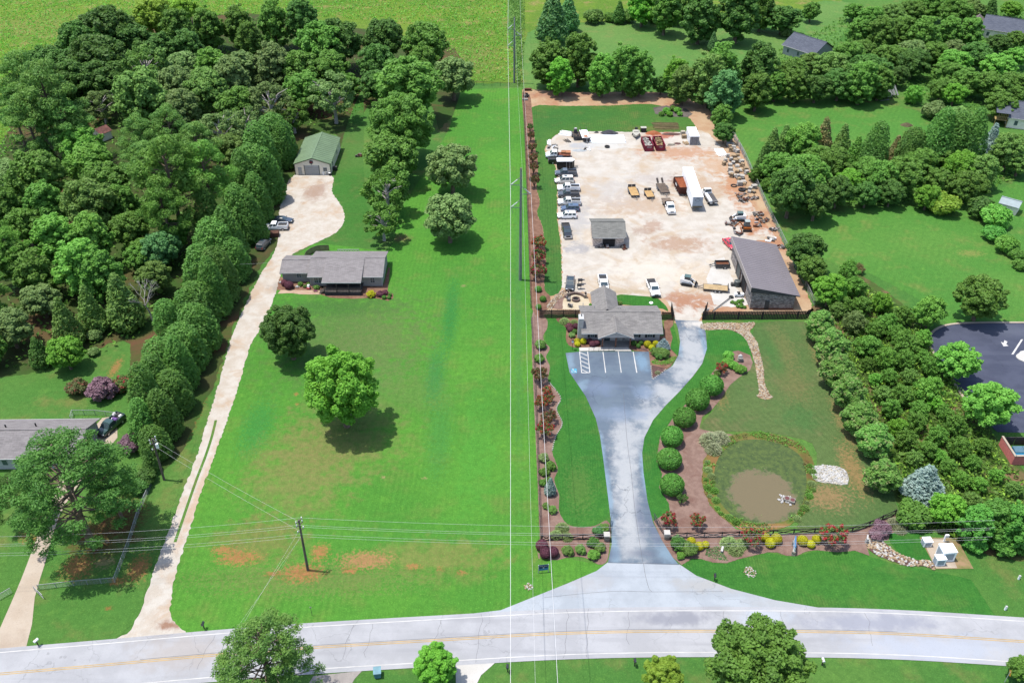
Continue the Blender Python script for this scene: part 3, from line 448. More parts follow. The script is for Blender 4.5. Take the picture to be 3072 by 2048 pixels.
# ================================================================== PLANTS
def leaf_mat(name, c1, c2, tip=None, trans=.42, val=.2):
    b = NB(name); b.pos(True)
    oi = b.node('ShaderNodeObjectInfo')
    c = b.mix(b.ramp(b.noise(.55, 3, .6), .35, .65), c1, c2)
    c = b.mix(b.ramp(b.noise(3.2, 2, .6), .45, .75, 0, .6), c, tuple(min(.5, x * 1.5) for x in c2))
    if tip: c = b.mix(b.ramp(b.noise(1.3, 3, .6), .52, .66), c, tip)
    hv = b.node('ShaderNodeHueSaturation'); b.link(c, hv.inputs['Color'])
    b.link(b.ramp(oi.outputs['Random'], 0, 1, .488, .506, False), hv.inputs['Hue']); b.link(b.ramp(oi.outputs['Random'], 0, 1, 1 - val, 1 + val, False), hv.inputs['Value'])
    p = b.node('ShaderNodeBsdfPrincipled'); p.inputs['Roughness'].default_value = .6; p.inputs['Specular IOR Level'].default_value = .25
    t = b.node('ShaderNodeBsdfTranslucent'); mx = b.node('ShaderNodeMixShader'); mx.inputs[0].default_value = trans
    b.link(hv.outputs[0], p.inputs['Base Color']); b.link(hv.outputs[0], t.inputs['Color']); b.link(p.outputs[0], mx.inputs[1]); b.link(t.outputs[0], mx.inputs[2]); b.link(mx.outputs[0], b.out.inputs[0])
    return b.m
LEAF = {}
for nm, a, bb, tip in (
    ('mid', (.046, .106, .022), (.068, .144, .029), None), ('dark', (.031, .078, .020), (.048, .106, .025), None), ('bright', (.062, .170, .030), (.088, .215, .040), None),
    ('yel', (.095, .180, .024), (.130, .220, .032), None), ('olive', (.056, .108, .030), (.080, .142, .038), None), ('grey', (.072, .122, .046), (.098, .152, .060), None),
    ('lime', (.056, .160, .020), (.084, .205, .028), None), ('blue', (.100, .150, .130), (.150, .205, .180), None), ('teal', (.040, .110, .034), (.060, .142, .044), None),
    ('brown', (.120, .085, .050), (.090, .110, .045), None), ('pine', (.046, .112, .030), (.080, .155, .040), None), ('ley', (.036, .092, .022), (.056, .126, .028), None),
    ('tips', (.052, .128, .030), (.074, .160, .038), (.300, .330, .130)), ('box', (.040, .128, .026), (.060, .165, .034), None), ('gold', (.400, .400, .020), (.520, .500, .026), None),
    ('wine', (.060, .022, .030), (.095, .034, .046), None), ('plum', (.085, .050, .062), (.130, .078, .095), None), ('red', (.045, .085, .026), (.060, .100, .030), (.420, .030, .055)), ('redd', (.050, .065, .028), (.065, .080, .032), (.260, .070, .055)),
    ('bloom', (.30, .012, .03), (.42, .03, .06), None), ('rustbloom', (.15, .045, .035), (.20, .07, .05), None), ('straw', (.240, .290, .150), (.330, .360, .220), None), ('reed', (.090, .140, .060), (.130, .180, .085), None), ('spruce', (.200, .290, .300), (.280, .370, .380), None)):
    g_ = 1.0 if nm in ('gold', 'straw', 'spruce', 'bloom', 'rustbloom') else 1.95
    q_ = 1. if nm in ('blue', 'teal', 'spruce', 'wine', 'plum', 'straw') else .78
    LEAF[nm] = leaf_mat('leaf_' + nm, (a[0] * g_, a[1] * g_, a[2] * g_ * q_), (bb[0] * g_, bb[1] * g_, bb[2] * g_ * q_), tip)
BARK = plain('bark', (.13, .095, .07), .95, .3, 2.); BARKG = plain('grey_bark', (.34, .31, .29), .95, .2, 2.)
def cards(P, N, size, rng, name, asp=.62, droop=0.):
    """many small leaf-clump faces at points P facing N"""
    n = len(P); N = N / np.linalg.norm(N, axis=1, keepdims=True)
    t = rng.normal(size=(n, 3)); t[:, 2] -= droop; t -= N * (t * N).sum(1, keepdims=True); t /= np.linalg.norm(t, axis=1, keepdims=True); w = np.cross(N, t)
    s = (size * rng.uniform(.65, 1.35, n))[:, None]
    V = np.empty((n, 4, 3)); V[:, 0] = P - t * s * .9; V[:, 1] = P + w * s * asp - N * s * .12; V[:, 2] = P + t * s; V[:, 3] = P - w * s * asp - N * s * .12
    me = bpy.data.meshes.new(name); me.vertices.add(4 * n); me.vertices.foreach_set('co', V.reshape(-1).astype(np.float32))
    me.loops.add(4 * n); me.loops.foreach_set('vertex_index', np.arange(4 * n, dtype=np.int32)); me.polygons.add(n); me.polygons.foreach_set('loop_start', np.arange(0, 4 * n, 4, dtype=np.int32))
    me.update(calc_edges=True); me.materials.append(LEAF['mid']); return me
def shell(lobes, n, rng, inner=.42, up=.6, rnd=.58, under=.25):
    """points on the outer skin of a heap of puffs: (cx,cy,cz,rx,ry,rz)"""
    L = np.array(lobes); a = (L[:, 3] * L[:, 4] * L[:, 5]) ** (2 / 3); k = rng.choice(len(L), int(n * 2.6), p=a / a.sum())
    d = rng.normal(size=(len(k), 3)); d /= np.linalg.norm(d, axis=1, keepdims=True)
    r = 1 - np.abs(rng.normal(size=len(k))) * inner * .5
    P = L[k, :3] + d * L[k, 3:] * r[:, None]
    dd = np.full(len(k), 9.)
    for i, l in enumerate(L):
        q = np.linalg.norm((P - l[:3]) / l[3:], axis=1); q[k == i] = 9; dd = np.minimum(dd, q)
    keep = (dd > .86) | (rng.random(len(k)) < .10); keep &= (d[:, 2] > -.45) | (rng.random(len(k)) < under)
    P, d = P[keep][:n], d[keep][:n]
    N = d + rng.normal(size=d.shape) * rnd; N[:, 2] += up; return P, N
def puffs(rng, n, R, Rz, cz, pr, cone=0., flat=.8):
    out = []
    for i in range(n):
        z = 1 - 2 * (i + .5) / n; a = i * 2.39996 + rng.random() * .8; rr = math.sqrt(1 - z * z); z = z * .95
        rr2 = rr * (1 - cone * max(0, z)); f = rng.uniform(.62, .92)
        p = pr * rng.uniform(.55, 1.4)
        out.append((math.cos(a) * rr2 * (R - p * .8) * f / .8, math.sin(a) * rr2 * (R - p * .8) * f / .8, cz + z * (Rz - p * .6) * f / .85, p, p, p * flat))
    out.append((0, 0, cz, R * .62, R * .62, Rz * .7)); return out
def trunk_mesh(name, h, r, limbs, rng, spread, mat):
    m = MB(); m.tube([(0, 0, 0), (.05, .03, h * .3), (-.04, .05, h * .65), (0, 0, h)], [r * 1.25, r, r * .75, r * .3], 7)
    for i in range(limbs):
        a = i * 2.4 + rng.random(); z0 = h * rng.uniform(.35, .8); e = spread * rng.uniform(.5, .9)
        m.tube([(0, 0, z0), (math.cos(a) * e * .5, math.sin(a) * e * .5, z0 + e * .45), (math.cos(a) * e, math.sin(a) * e, z0 + e * .7)], [r * .45, r * .3, r * .12], 5)
    return m.mesh(name, mat)
PROTO = {}; FLOWER = {}
def proto(kind, variants, fn):
    PROTO[kind] = [fn(np.random.default_rng(hash(kind) % 1 + 17 * i + len(kind) * 101 + sum(map(ord, kind))), i) for i in range(variants)]
def mk_oak(rng, i):
    R, Rz, cz = 5., 4.7, 6.25
    P, N = shell(puffs(rng, 84, R, Rz, cz, .92), 10500, rng, .6); return cards(P, N, .30, rng, 'crown'), trunk_mesh('trunk', 8, .38, 6, rng, 3.6, BARK), 5.
def mk_oakb(rng, i):      # finer, for the trees close to the camera
    R, Rz, cz = 5., 4.7, 6.25
    P, N = shell(puffs(rng, 120, R, Rz, cz, .85), 24000, rng, .55); return cards(P, N, .19, rng, 'crown'), trunk_mesh('trunk', 8.5, .4, 9, rng, 4, BARK), 5.
def mk_tall(rng, i):
    R, Rz, cz = 4., 5.6, 6.0
    P, N = shell(puffs(rng, 80, R, Rz, cz, .8, .25), 10000, rng, .6); return cards(P, N, .29, rng, 'crown'), trunk_mesh('trunk', 9, .33, 6, rng, 2.6, BARK), 4.
def mk_sp(rng, i):        # thin airy crown
    R, Rz, cz = 5., 4.6, 6.5; L = puffs(rng, 44, R, Rz, cz, .95)[:-1]
    P, N = shell(L, 7500, rng, .8, .4, .9, .6); return cards(P, N, .27, rng, 'crown'), trunk_mesh('trunk', 9, .36, 12, rng, 4.6, BARKG), 5.
def mk_pine(rng, i):
    L = []; R = 5.
    for j in range(58):
        z = rng.uniform(6.4, 15.2); f = 1 - max(0, (z - 10.5) / 5.2) ** 1.6 * .85; a = j * 2.4 + rng.random(); e = R * f * rng.uniform(.35, .95); p = rng.uniform(.85, 1.5)
        L.append((math.cos(a) * e, math.sin(a) * e, z, p, p, p * .6))
    P, N = shell(L, 9500, rng, .7, .6, .8, .5)
    m = MB(); m.tube([(0, 0, 0), (.1, 0, 5), (0, .1, 10), (0, 0, 15)], [.36, .3, .22, .07], 7)
    for l in L[::2]: m.tube([(0, 0, l[2] - 1.2), (l[0] * .9, l[1] * .9, l[2] - .1)], [.1, .04], 4)
    return cards(P, N, .27, rng, 'crown', .34), m.mesh('trunk', BARK), 5.
def mk_pineb(rng, i):     # finer pine for the trees close to the camera
    L = []; R = 5.
    for j in range(150):
        z = rng.uniform(5.6, 15.2); f = 1 - max(0, (z - 9.5) / 6.2) ** 1.7 * .85; a = j * 2.4 + rng.random(); e = R * f * math.sqrt(rng.uniform(.06, 1.)); p = rng.uniform(.45, .95)
        L.append((math.cos(a) * e, math.sin(a) * e, z, p, p, p * .7))
    P, N = shell(L, 26000, rng, .9, .6, .9, .6)
    m = MB(); m.tube([(0, 0, 0), (.1, 0, 5), (0, .1, 10), (0, 0, 15)], [.36, .3, .22, .07], 8)
    for l in L[::2]: m.tube([(0, 0, l[2] - 1.2), (l[0] * .9, l[1] * .9, l[2] - .1)], [.08, .03], 4)
    return cards(P, N, .15, rng, 'crown', .34), m.mesh('trunk', BARK), 5.
def cone_lobes(rng, h, R, n, z0=.3, pow_=.8, pr=.7):
    L = []
    for j in range(n):
        t = (j + .5) / n; z = z0 + (h - z0) * t; f = (1 - t) ** pow_ * min(1, .55 + t * 3); a = j * 2.39996; e = max(0, R * f - pr * .5); p = pr * (.7 + .5 * f) * rng.uniform(.8, 1.25)
        L.append((math.cos(a) * e, math.sin(a) * e, z, p, p, p * 1.25))
    for t in (.15, .3, .45, .6, .75): L.append((0, 0, z0 + (h - z0) * t, R * (1 - t) ** pow_ * .7, R * (1 - t) ** pow_ * .7, h * .14))
    return L
def mk_ley(rng, i):
    P, N = shell(cone_lobes(rng, (12.2, 10.8, 11.5, 9.8)[i], (3.5, 3.8, 3.3, 4.)[i], 80, .2, (.45, .3, .38, .25)[i], 1.15), 9000, rng, .45, .6, .6, .3); return cards(P, N, .30, rng, 'crown', .42), trunk_mesh('trunk', 8, .22, 0, rng, 1, BARK), 3.3
def mk_ced(rng, i):
    P, N = shell(cone_lobes(rng, 9.5, 2.9, 60, .6, .75, .9), 4200, rng, .5, .4, .6, .4); return cards(P, N, .32, rng, 'crown', .45), trunk_mesh('trunk', 8, .2, 3, rng, 1.8, BARK), 2.9
def mk_map(rng, i):
    P, N = shell(puffs(rng, 36, 3., 3.5, 4.1, .95, .3), 5200, rng, .4); return cards(P, N, .27, rng, 'crown'), trunk_mesh('trunk', 5, .16, 5, rng, 1.8, BARK), 3.
def mk_shr(rng, i):
    P, N = shell(puffs(rng, 22, 2., 1.5, 1.4, .7), 2200, rng, .5); return cards(P, N, .22, rng, 'crown'), trunk_mesh('stem', 1.6, .08, 5, rng, 1.2, BARK), 2.
def mk_scr(rng, i):
    P, N = shell(puffs(rng, 40, 2.4, 2.4, 2.4, .55, .35), 3800, rng, .9, .4, .9, .5); return cards(P, N, .21, rng, 'crown', .45), trunk_mesh('stem', 3.2, .09, 6, rng, 1.5, BARK), 2.4
def mk_ball(rng, i):      # clipped round shrub
    d = rng.normal(size=(5200, 3)); d /= np.linalg.norm(d, axis=1, keepdims=True); d = d[d[:, 2] > -.72]
    P = d * np.array([1, 1, .9]) * (1 - np.abs(rng.normal(size=len(d))) * .05)[:, None]; P[:, 2] += .82
    N = d + rng.normal(size=d.shape) * .5; return cards(P, N, .075, rng, 'crown'), trunk_mesh('stem', .9, .07, 4, rng, .6, BARK), 1.
def mk_crape(rng, i):     # many arching stems with flower tips
    m = MB(); L = []
    for j in range(26):
        a = j * 2.4; e = rng.uniform(.5, 1.25); h = rng.uniform(1.3, 2.3)
        m.tube([(0, 0, 0), (math.cos(a) * e * .35, math.sin(a) * e * .35, h * .6), (math.cos(a) * e, math.sin(a) * e, h)], [.03, .022, .01], 4); L.append((math.cos(a) * e, math.sin(a) * e, h, .34, .34, .3))
    P, N = shell(L, 1500, rng, .8, .4, .8, .6); cm = cards(P, N, .13, rng, 'crown', .4)
    P, N = shell([(l[0] * 1.12, l[1] * 1.12, l[2] + .12, .24, .24, .22) for l in L], 620, rng, .8, .5, .8, .4); FLOWER[cm.name] = cards(P, N, .11, rng, 'flowers', .6); return cm, m.mesh('stem', BARK), 1.5
def mk_tuft(rng, i):      # fountain of blades
    n = 900; a = rng.uniform(0, 6.28, n); r = np.sqrt(rng.uniform(0.02, 1, n)); h = (1 - r ** 2) * .9 + .15
    P = np.stack([np.cos(a) * r, np.sin(a) * r, h * rng.uniform(.35, 1, n)], 1); N = np.stack([-np.cos(a) * .5 * rng.random(n), -np.sin(a) * .5 * rng.random(n), np.ones(n)], 1) + rng.normal(size=(n, 3)) * .4
    return cards(P, N, .2, rng, 'blades', .16), trunk_mesh('stem', .5, .08, 5, rng, .4, BARK), 1.
for kd, nv, fn in (('oak', 4, mk_oak), ('oakb', 2, mk_oakb), ('tall', 3, mk_tall), ('sp', 3, mk_sp), ('pine', 3, mk_pine), ('pineb', 2, mk_pineb), ('ley', 4, mk_ley), ('ced', 3, mk_ced), ('map', 2, mk_map), ('shr', 3, mk_shr), ('scr', 3, mk_scr), ('ball', 2, mk_ball), ('crape', 3, mk_crape), ('tuft', 2, mk_tuft)): proto(kd, nv, fn)
DEF = {'oak': 'mid', 'oakb': 'mid', 'tall': 'mid', 'sp': 'grey', 'pine': 'pine', 'pineb': 'pine', 'ley': 'ley', 'ced': 'dark', 'map': 'tips', 'shr': 'mid', 'scr': 'mid', 'ball': 'box', 'crape': 'red', 'tuft': 'reed'}
NAME = {'oak': 'broadleaf_tree', 'oakb': 'broadleaf_tree', 'tall': 'broadleaf_tree', 'sp': 'broadleaf_tree', 'pine': 'pine_tree', 'pineb': 'pine_tree', 'ley': 'cypress_tree', 'ced': 'cedar_tree', 'map': 'maple_tree', 'shr': 'shrub', 'scr': 'sapling', 'ball': 'clipped_shrub', 'crape': 'crape_myrtle', 'tuft': 'grass_clump'}
WORD = {'oak': 'broadleaf tree', 'oakb': 'broadleaf tree', 'tall': 'tall broadleaf tree', 'sp': 'thin-crowned tree', 'pine': 'pine tree', 'pineb': 'pine tree', 'ley': 'cypress', 'ced': 'cedar', 'map': 'young maple', 'shr': 'shrub', 'scr': 'sapling', 'ball': 'clipped ball shrub', 'crape': 'crape myrtle', 'tuft': 'ornamental grass clump'}
CW = {'mid': 'green', 'dark': 'dark green', 'bright': 'bright green', 'yel': 'yellow-green', 'olive': 'olive', 'grey': 'grey-green', 'lime': 'lime green', 'blue': 'silvery blue', 'teal': 'blue-green', 'brown': 'browning', 'pine': 'green', 'ley': 'deep green', 'tips': 'pale-tipped', 'box': 'green', 'gold': 'golden yellow', 'wine': 'dark burgundy', 'plum': 'purple', 'red': 'red-flowering', 'redd': 'rusty red', 'straw': 'pale straw-green', 'reed': 'soft green', 'spruce': 'icy blue'}
PR = random.Random(11)
def plant(kind, x, y, R, label, cat=None, group=None, hz=1., name=None):
    kd, tint = (kind.split(':') + [None])[:2]; tint = tint or DEF[kd]
    cm, tm, r0 = PR.choice(PROTO[kd]); s = R / r0
    o = thing(name or NAME[kd], label, cat or ('tree' if 'tree' in NAME[kd] or kd in ('map',) else 'grass' if kd == 'tuft' else 'shrub'), (x, y, 0), PR.uniform(0, 6.28), group)
    s2 = s * (PR.uniform(.84, 1.16) if kd == 'ley' else PR.uniform(.92, 1.08)) * hz; o.scale = (s * PR.uniform(.95, 1.05), s * PR.uniform(.95, 1.05), s2)
    c = link('blades' if kd == 'tuft' else 'crown', cm, o); c.material_slots[0].link = 'OBJECT'; c.material_slots[0].material = LEAF[tint]
    if kd == 'crape' and tint in ('red', 'redd'):
        f = link('flowers', FLOWER[cm.name], o); f.material_slots[0].link = 'OBJECT'; f.material_slots[0].material = LEAF['bloom' if tint == 'red' else 'rustbloom']
    link('stem' if kd in ('shr', 'scr', 'ball', 'crape', 'tuft') else 'trunk', tm, o); return o
def stand(rows, where, group, hz=1., rs=1.):
    """a stand of plants: every label counts from the left of the photograph"""
    key = lambda r: (r[1] / (r[2] * .804 + 104 * .595))
    rows = sorted(rows, key=key)
    for i, (kd, x, y, R) in enumerate(rows):
        R *= {'oak': 1.12, 'tall': 1.12, 'pine': 1.14, 'sp': 1.1, 'scr': .95, 'ley': .92}.get(kd.split(':')[0], 1.) * rs
        k0, t0 = (kd.split(':') + [None])[:2]
        plant(kd, x, y, R, '%s %s, %s from left among %s' % (CW[t0 or DEF[k0]], WORD[k0], nth(i), where), group=group, hz=hz)
stand([('oak:yel',-120.4,337.1,4.78),('oak:yel',-125.6,321.1,6.10),('oak:dark',-132.3,296.6,7.84),('oak:dark',-124.8,295.0,5.98),
('oak:dark',-138.2,288.3,6.29),('tall',-111.1,302.1,5.37),('tall',-103.0,309.0,4.88),('tall',-93.8,312.2,4.92),
('tall',-86.5,296.8,4.30),('tall',-80.9,310.1,5.04),('tall:dark',-110.3,282.0,5.08),('tall:dark',-102.3,282.6,4.96),
('tall:dark',-71.4,310.8,5.49),('oak:dark',-56.0,288.6,6.98),('oak:mid',-60.4,284.0,6.89)], 'trees along the meadow edge', 'trees on the meadow edge of the left wood')
stand([('oak:dark',-124.4,268.5,7.89),('oak:dark',-138.6,265.7,6.54),('oak:dark',-128.4,256.5,6.62),('oak:dark',-119.5,257.3,6.38),
('pine',-128.7,232.3,6.62),('pine',-118.8,221.5,7.35),('pine',-123.1,217.5,5.55),('pine',-115.3,219.1,5.58),
('pine:dark',-131.5,246.2,5.50),('pine:dark',-134.2,231.7,4.68),('sp:grey',-117.1,246.4,4.34),('sp:olive',-108.9,263.3,6.75),
('oak:olive',-103.3,241.1,7.03),('oak:grey',-100.3,270.9,5.60),('oak:grey',-92.5,239.8,5.33),('oak:grey',-97.7,254.8,5.34),
('tall:bright',-91.0,268.3,5.02),('oak:olive',-87.2,250.7,5.77)], 'crowns around the small wood shed', 'trees round the shed in the left wood')
stand([('tall:grey',-81.8,255.7,4.84),('tall:grey',-81.3,267.9,4.75),('tall:grey',-72.3,268.3,5.28),('oak:mid',-76.6,240.8,5.11),
('oak:mid',-64.7,269.6,5.97),('oak:mid',-60.7,254.4,5.46),('oak:mid',-55.5,271.5,5.08),('sp:grey',-77.1,224.6,5.53),
('sp:grey',-67.1,240.1,6.29),('sp:grey',-72.2,232.1,4.27),('sp:grey',-50.7,246.3,6.17),('sp:mid',-61.3,239.4,4.37),
('oak:mid',-48.8,264.4,3.16)], 'trees behind the green-roofed garage', 'trees behind the garage')
stand([('pine',-86.8,215.6,4.65),('pine',-78.4,208.5,4.75),('pine',-93.2,210.9,4.79),('pine',-87.7,198.1,4.58),
('pine:mid',-75.1,179.6,6.69),('pine:mid',-68.8,184.1,5.68),('pine:mid',-75.3,173.1,4.71),('oak:bright',-110.7,215.6,5.04),
('oak:bright',-104.0,204.0,5.37),('ced:dark',-119.5,213.3,3.12),('oak:mid',-112.3,193.7,5.88),('oak:mid',-95.9,193.3,5.16),
('oak:grey',-123.1,200.8,4.26),('oak:olive',-72.7,217.5,4.07),('oak:olive',-95.8,182.4,5.44),('tall:mid',-105.8,182.7,3.97),
('tall:mid',-89.8,186.6,3.33),('tall:mid',-115.4,183.8,3.59),('ley',-67.7,178.0,3.50)], 'crowns of the inner left wood', 'trees of the inner left wood')
stand([('pine:bright',-104.2,160.7,3.61),('tall:bright',-96.5,165.9,4.44),('tall:bright',-89.8,167.3,4.10),('tall:bright',-87.7,156.2,4.61),
('tall:mid',-97.1,155.5,3.73),('tall:mid',-103.7,160.1,3.45),('tall:mid',-83.5,155.1,3.90),('oak:teal',-75.4,166.9,3.74),
('oak:mid',-80.0,165.0,2.61),('oak:olive',-73.9,157.0,3.14),('ced:olive',-76.0,145.2,3.80),('ced:olive',-82.0,144.2,2.88),
('ced:olive',-84.9,139.5,2.98),('oak:lime',-82.2,131.9,3.04),('oak:grey',-93.7,148.7,3.29),('oak:grey',-95.2,138.6,3.47),
('ced:dark',-87.7,132.8,2.09),('pine:mid',-104.3,147.0,4.22),('pine:mid',-113.1,167.8,4.61),('tall:mid',-101.5,141.9,3.76),
('tall:mid',-96.7,132.5,2.89),('oak:mid',-108.7,177.2,3.90),('oak:mid',-84.9,175.7,3.68),('oak:mid',-74.9,174.1,3.09),
('oak:mid',-80.1,169.0,2.84)], 'trees of the lower left wood', 'trees of the lower left wood')
stand([('ley',-61.9,220.3,4.75),('ley',-59.6,217.6,3.16),('ley',-63.4,209.8,5.00),('ley',-62.0,198.2,4.80),
('ley',-59.0,198.7,3.78),('ley',-63.2,192.8,4.11),('ley',-59.4,187.9,3.64),('ley',-61.3,179.9,4.10),
('ley',-58.8,179.3,3.13),('ley',-61.7,170.0,4.13),('ley',-59.4,163.8,3.49),('ley',-63.2,165.9,4.24),
('ley',-63.4,156.6,4.08),('ley',-59.7,155.1,3.53),('ley',-59.4,149.8,3.28),('ley',-61.7,146.2,3.40),
('ley',-59.6,138.5,3.44),('ley',-63.5,144.7,3.04),('ley',-66.4,142.3,2.68),('ley',-60.4,132.6,3.50),
('ley',-63.1,128.6,3.51),('ley',-59.4,126.6,2.95),('ley',-62.5,122.5,3.48),('ley',-59.0,120.3,3.00),
('ley',-62.1,117.1,3.24),('ley',-58.4,113.4,2.90),('ley',-61.0,111.6,2.73),('ley',-58.7,108.9,2.27)], 'cypresses along the gravel drive', 'cypress row along the gravel drive')
stand([('oak:dark',-42.1,296.1,6.28),('oak:dark',-41.6,275.4,5.40),('oak:dark',-40.4,261.2,4.67),('oak:mid',-27.7,289.0,6.44),
('oak:mid',-28.9,247.3,8.13),('oak:mid',-28.2,280.9,4.40),('oak:grey',-17.6,263.9,6.00),('oakb:mid',-28.8,221.2,8.36),
('oak:mid',-30.1,207.1,6.06)], 'trees between garage and meadow', 'trees between the garage and the meadow')
stand([('oak:grey',-14.7,202.2,5.33),('oak:grey',-14.1,178.5,5.07),('sp:mid',-29.4,190.7,5.51),('sp:mid',-29.2,179.3,4.12)], 'lawn trees right of the garage', 'lawn trees behind the grey house')
plant('oakb:dark', -41.3,135.0,5.08, 'round dark green tree on lawn in front of grey house', group='front lawn trees', hz=1.0)
plant('oakb:lime', -28.4,116.0,6.25, 'large bright lime-green tree alone on the front lawn', group='front lawn trees', hz=1.08)
plant('pineb:pine', -29.5,63.9,6.30, 'tall bushy pine at bottom edge beside road', group='roadside trees', hz=.8)
plant('oakb:lime', -9.7,67.4,2.65, 'small bright tree beside white concrete drive at bottom edge', group='roadside trees')
plant('oakb:mid', 30.3,64.9,6.28, 'broad green tree overhanging road at bottom edge', group='roadside trees', hz=.85)
plant('oakb:yel', 19.0,66.0,2.52, 'small yellow-green tree at bottom edge left of a big tree', group='roadside trees')
plant('oak:mid', 65.2,67.5,1.78, 'tree in bottom right corner beside yellow road sign', group='roadside trees')
plant('pineb:dark', -62.3,89.5,8.42, 'huge spreading pine beside pale concrete drive, far left', group='pines by the concrete drive', hz=.8)
plant('pineb:dark', -59.7,94.7,4.02, 'smaller pine right of the huge pine by chain-link fence', group='pines by the concrete drive', hz=.8)
plant('pineb:dark', -74.3,94.4,3.89, 'half-hidden pine at left edge beside the huge pine', group='pines by the concrete drive', hz=.75)
# dead tree
m = MB(); r5 = random.Random(5)
def twig(p, d, L, r, n):
    q = p + d * L; m.tube([p, p + d * L * .5 + Vector((r5.uniform(-.1, .1), r5.uniform(-.1, .1), .05)) * L, q], [r, r * .75, r * .5], 4)
    if n:
        for _ in range(3):
            e = (d + Vector((r5.uniform(-.8, .8), r5.uniform(-.8, .8), r5.uniform(-.1, .6)))).normalized(); twig(q, e, L * .68, r * .5, n - 1)
dt = thing('dead_tree', 'bare grey dead tree leaning out beside cypress row', 'tree', (*(-71.76,146.99), 0))
twig(Vector((0, 0, 0)), Vector((-.15, 0, 1)), 4.2, .2, 0); m.build('trunk', BARKG, dt); m = MB()
for _ in range(5): twig(Vector((-.6, 0, 4.0)), Vector((r5.uniform(-1, .7), r5.uniform(-.8, .8), r5.uniform(.5, 1.1))).normalized(), 2.2, .1, 3)
m.build('branches', BARKG, dt)
# ---- right-hand woods
stand([('ced:teal',14.0,317.3,5.42),('ced:teal',20.3,330.2,4.06),('shr:olive',11.3,322.6,3.09),('shr:olive',30.1,339.5,3.87),
('shr:olive',43.2,341.1,3.24),('ced:dark',39.6,338.8,2.57),('tall:lime',47.4,334.7,4.74),('tall:mid',54.4,325.4,5.24),
('tall:mid',60.6,338.3,4.78),('tall:mid',89.5,329.3,4.68),('tall:dark',65.0,315.5,6.00),('tall:dark',78.1,316.5,6.31),
('shr:mid',52.4,340.1,2.59),('shr:mid',63.5,339.0,2.58),('shr:mid',75.8,335.9,2.56),('shr:mid',90.0,338.3,2.25),
('shr:mid',36.3,340.9,2.27)], 'plants along the top hedge', 'hedge line at the top of the photo')
plant('ced:teal', 68.9,308.7,1.94, 'small lone conical evergreen on the far upper lawn')
plant('oak:mid', 110.8,340.3,3.54, 'round tree alone on lawn above far blue-roofed house')
plant('shr:grey', 98.0,323.8,2.18, 'small grey-green bush left of far blue-roofed house')
stand([('tall:mid',11.7,274.0,5.10),('tall:mid',20.6,274.7,5.11),('tall:lime',14.5,266.7,3.70),('tall:bright',27.3,266.4,4.21),
('tall:mid',34.3,268.1,4.89),('tall:mid',38.7,267.1,4.22),('scr:mid',36.6,265.4,2.91),('oak:dark',45.7,268.3,2.53),
('tall:lime',49.9,267.4,3.70),('tall:olive',50.8,259.5,3.88),('tall:olive',57.6,258.1,5.37),('tall:mid',61.9,262.8,5.45),
('tall:teal',61.0,250.2,4.76),('tall:dark',74.5,267.3,5.52),('tall:mid',71.8,255.2,3.83)], 'trees right behind the yard', 'trees behind the contractor yard')
plant('oak:mid', 59.2,241.3,3.31, 'upper of two round trees at yard corner beside bright lawn', group='yard corner trees')
plant('oak:dark', 58.2,232.3,2.86, 'lower of two round trees at yard corner above stone pallets', group='yard corner trees')
stand([('oak:dark',96.6,326.1,5.88),('oak:mid',127.0,341.0,3.87),('oak:mid',129.8,330.5,4.70),('oak:mid',146.5,336.8,5.09),
('oak:mid',155.0,340.9,5.14),('oak:mid',160.5,332.6,5.82),('oak:olive',137.7,332.0,4.72),('oak:olive',168.0,337.1,4.78),
('ced:dark',174.9,336.4,3.81),('oak:lime',187.3,344.9,3.58),('tall:mid',119.3,311.0,4.47),('tall:mid',124.4,305.8,4.99),
('tall:mid',132.6,308.4,5.02),('tall:mid',137.5,302.1,5.37),('tall:mid',149.2,309.7,4.45),('tall:mid',157.1,311.0,4.47)], 'trees along the top right edge', 'trees along the top right edge', .85, .92)
stand([('oak:mid',83.1,280.4,4.53),('oak:mid',87.4,276.0,5.01),('oak:mid',109.0,289.4,5.20),('oak:mid',114.8,294.2,4.71),
('oak:mid',122.1,288.2,5.19),('oak:mid',137.3,291.4,5.23),('oak:olive',96.0,286.8,3.64),('oak:olive',100.2,277.7,5.84),
('oak:dark',109.5,272.1,6.67),('oak:dark',127.2,281.8,5.50),('oak:dark',150.6,289.4,5.20),('oak:dark',165.2,305.5,3.83),
('oak:grey',131.3,292.7,5.11),('oak:grey',145.9,294.7,4.57),('oak:bright',140.8,282.4,5.10),('oak:bright',152.7,278.4,5.45),
('oak:bright',164.9,291.9,3.84),('oak:mid',135.3,274.8,4.46),('oak:mid',138.9,266.4,5.27),('oak:mid',144.1,262.3,5.20),
('oak:mid',151.9,265.2,4.34),('oak:mid',141.2,249.1,4.51),('oak:mid',150.8,260.0,3.12),('oak:mid',173.1,309.7,3.58)], 'trees in the upper right wood', 'trees of the upper right wood', .8, .9)
stand([('tall:mid',79.4,262.9,3.66),('tall:mid',85.1,261.9,4.16),('tall:mid',104.0,260.5,4.78),('tall:mid',111.0,263.9,3.93),
('oak:dark',91.2,261.7,4.30),('oak:dark',98.6,263.5,4.83),('oak:dark',120.2,274.1,3.25),('scr:bright',120.7,261.3,3.52),
('oak:mid',129.2,262.8,3.66),('oak:lime',131.6,258.8,3.49),('shr:grey',122.7,250.2,3.79),('shr:olive',126.6,244.6,4.71)], 'plants edging the middle right lawn', 'trees edging the middle right lawn', .9, .95)
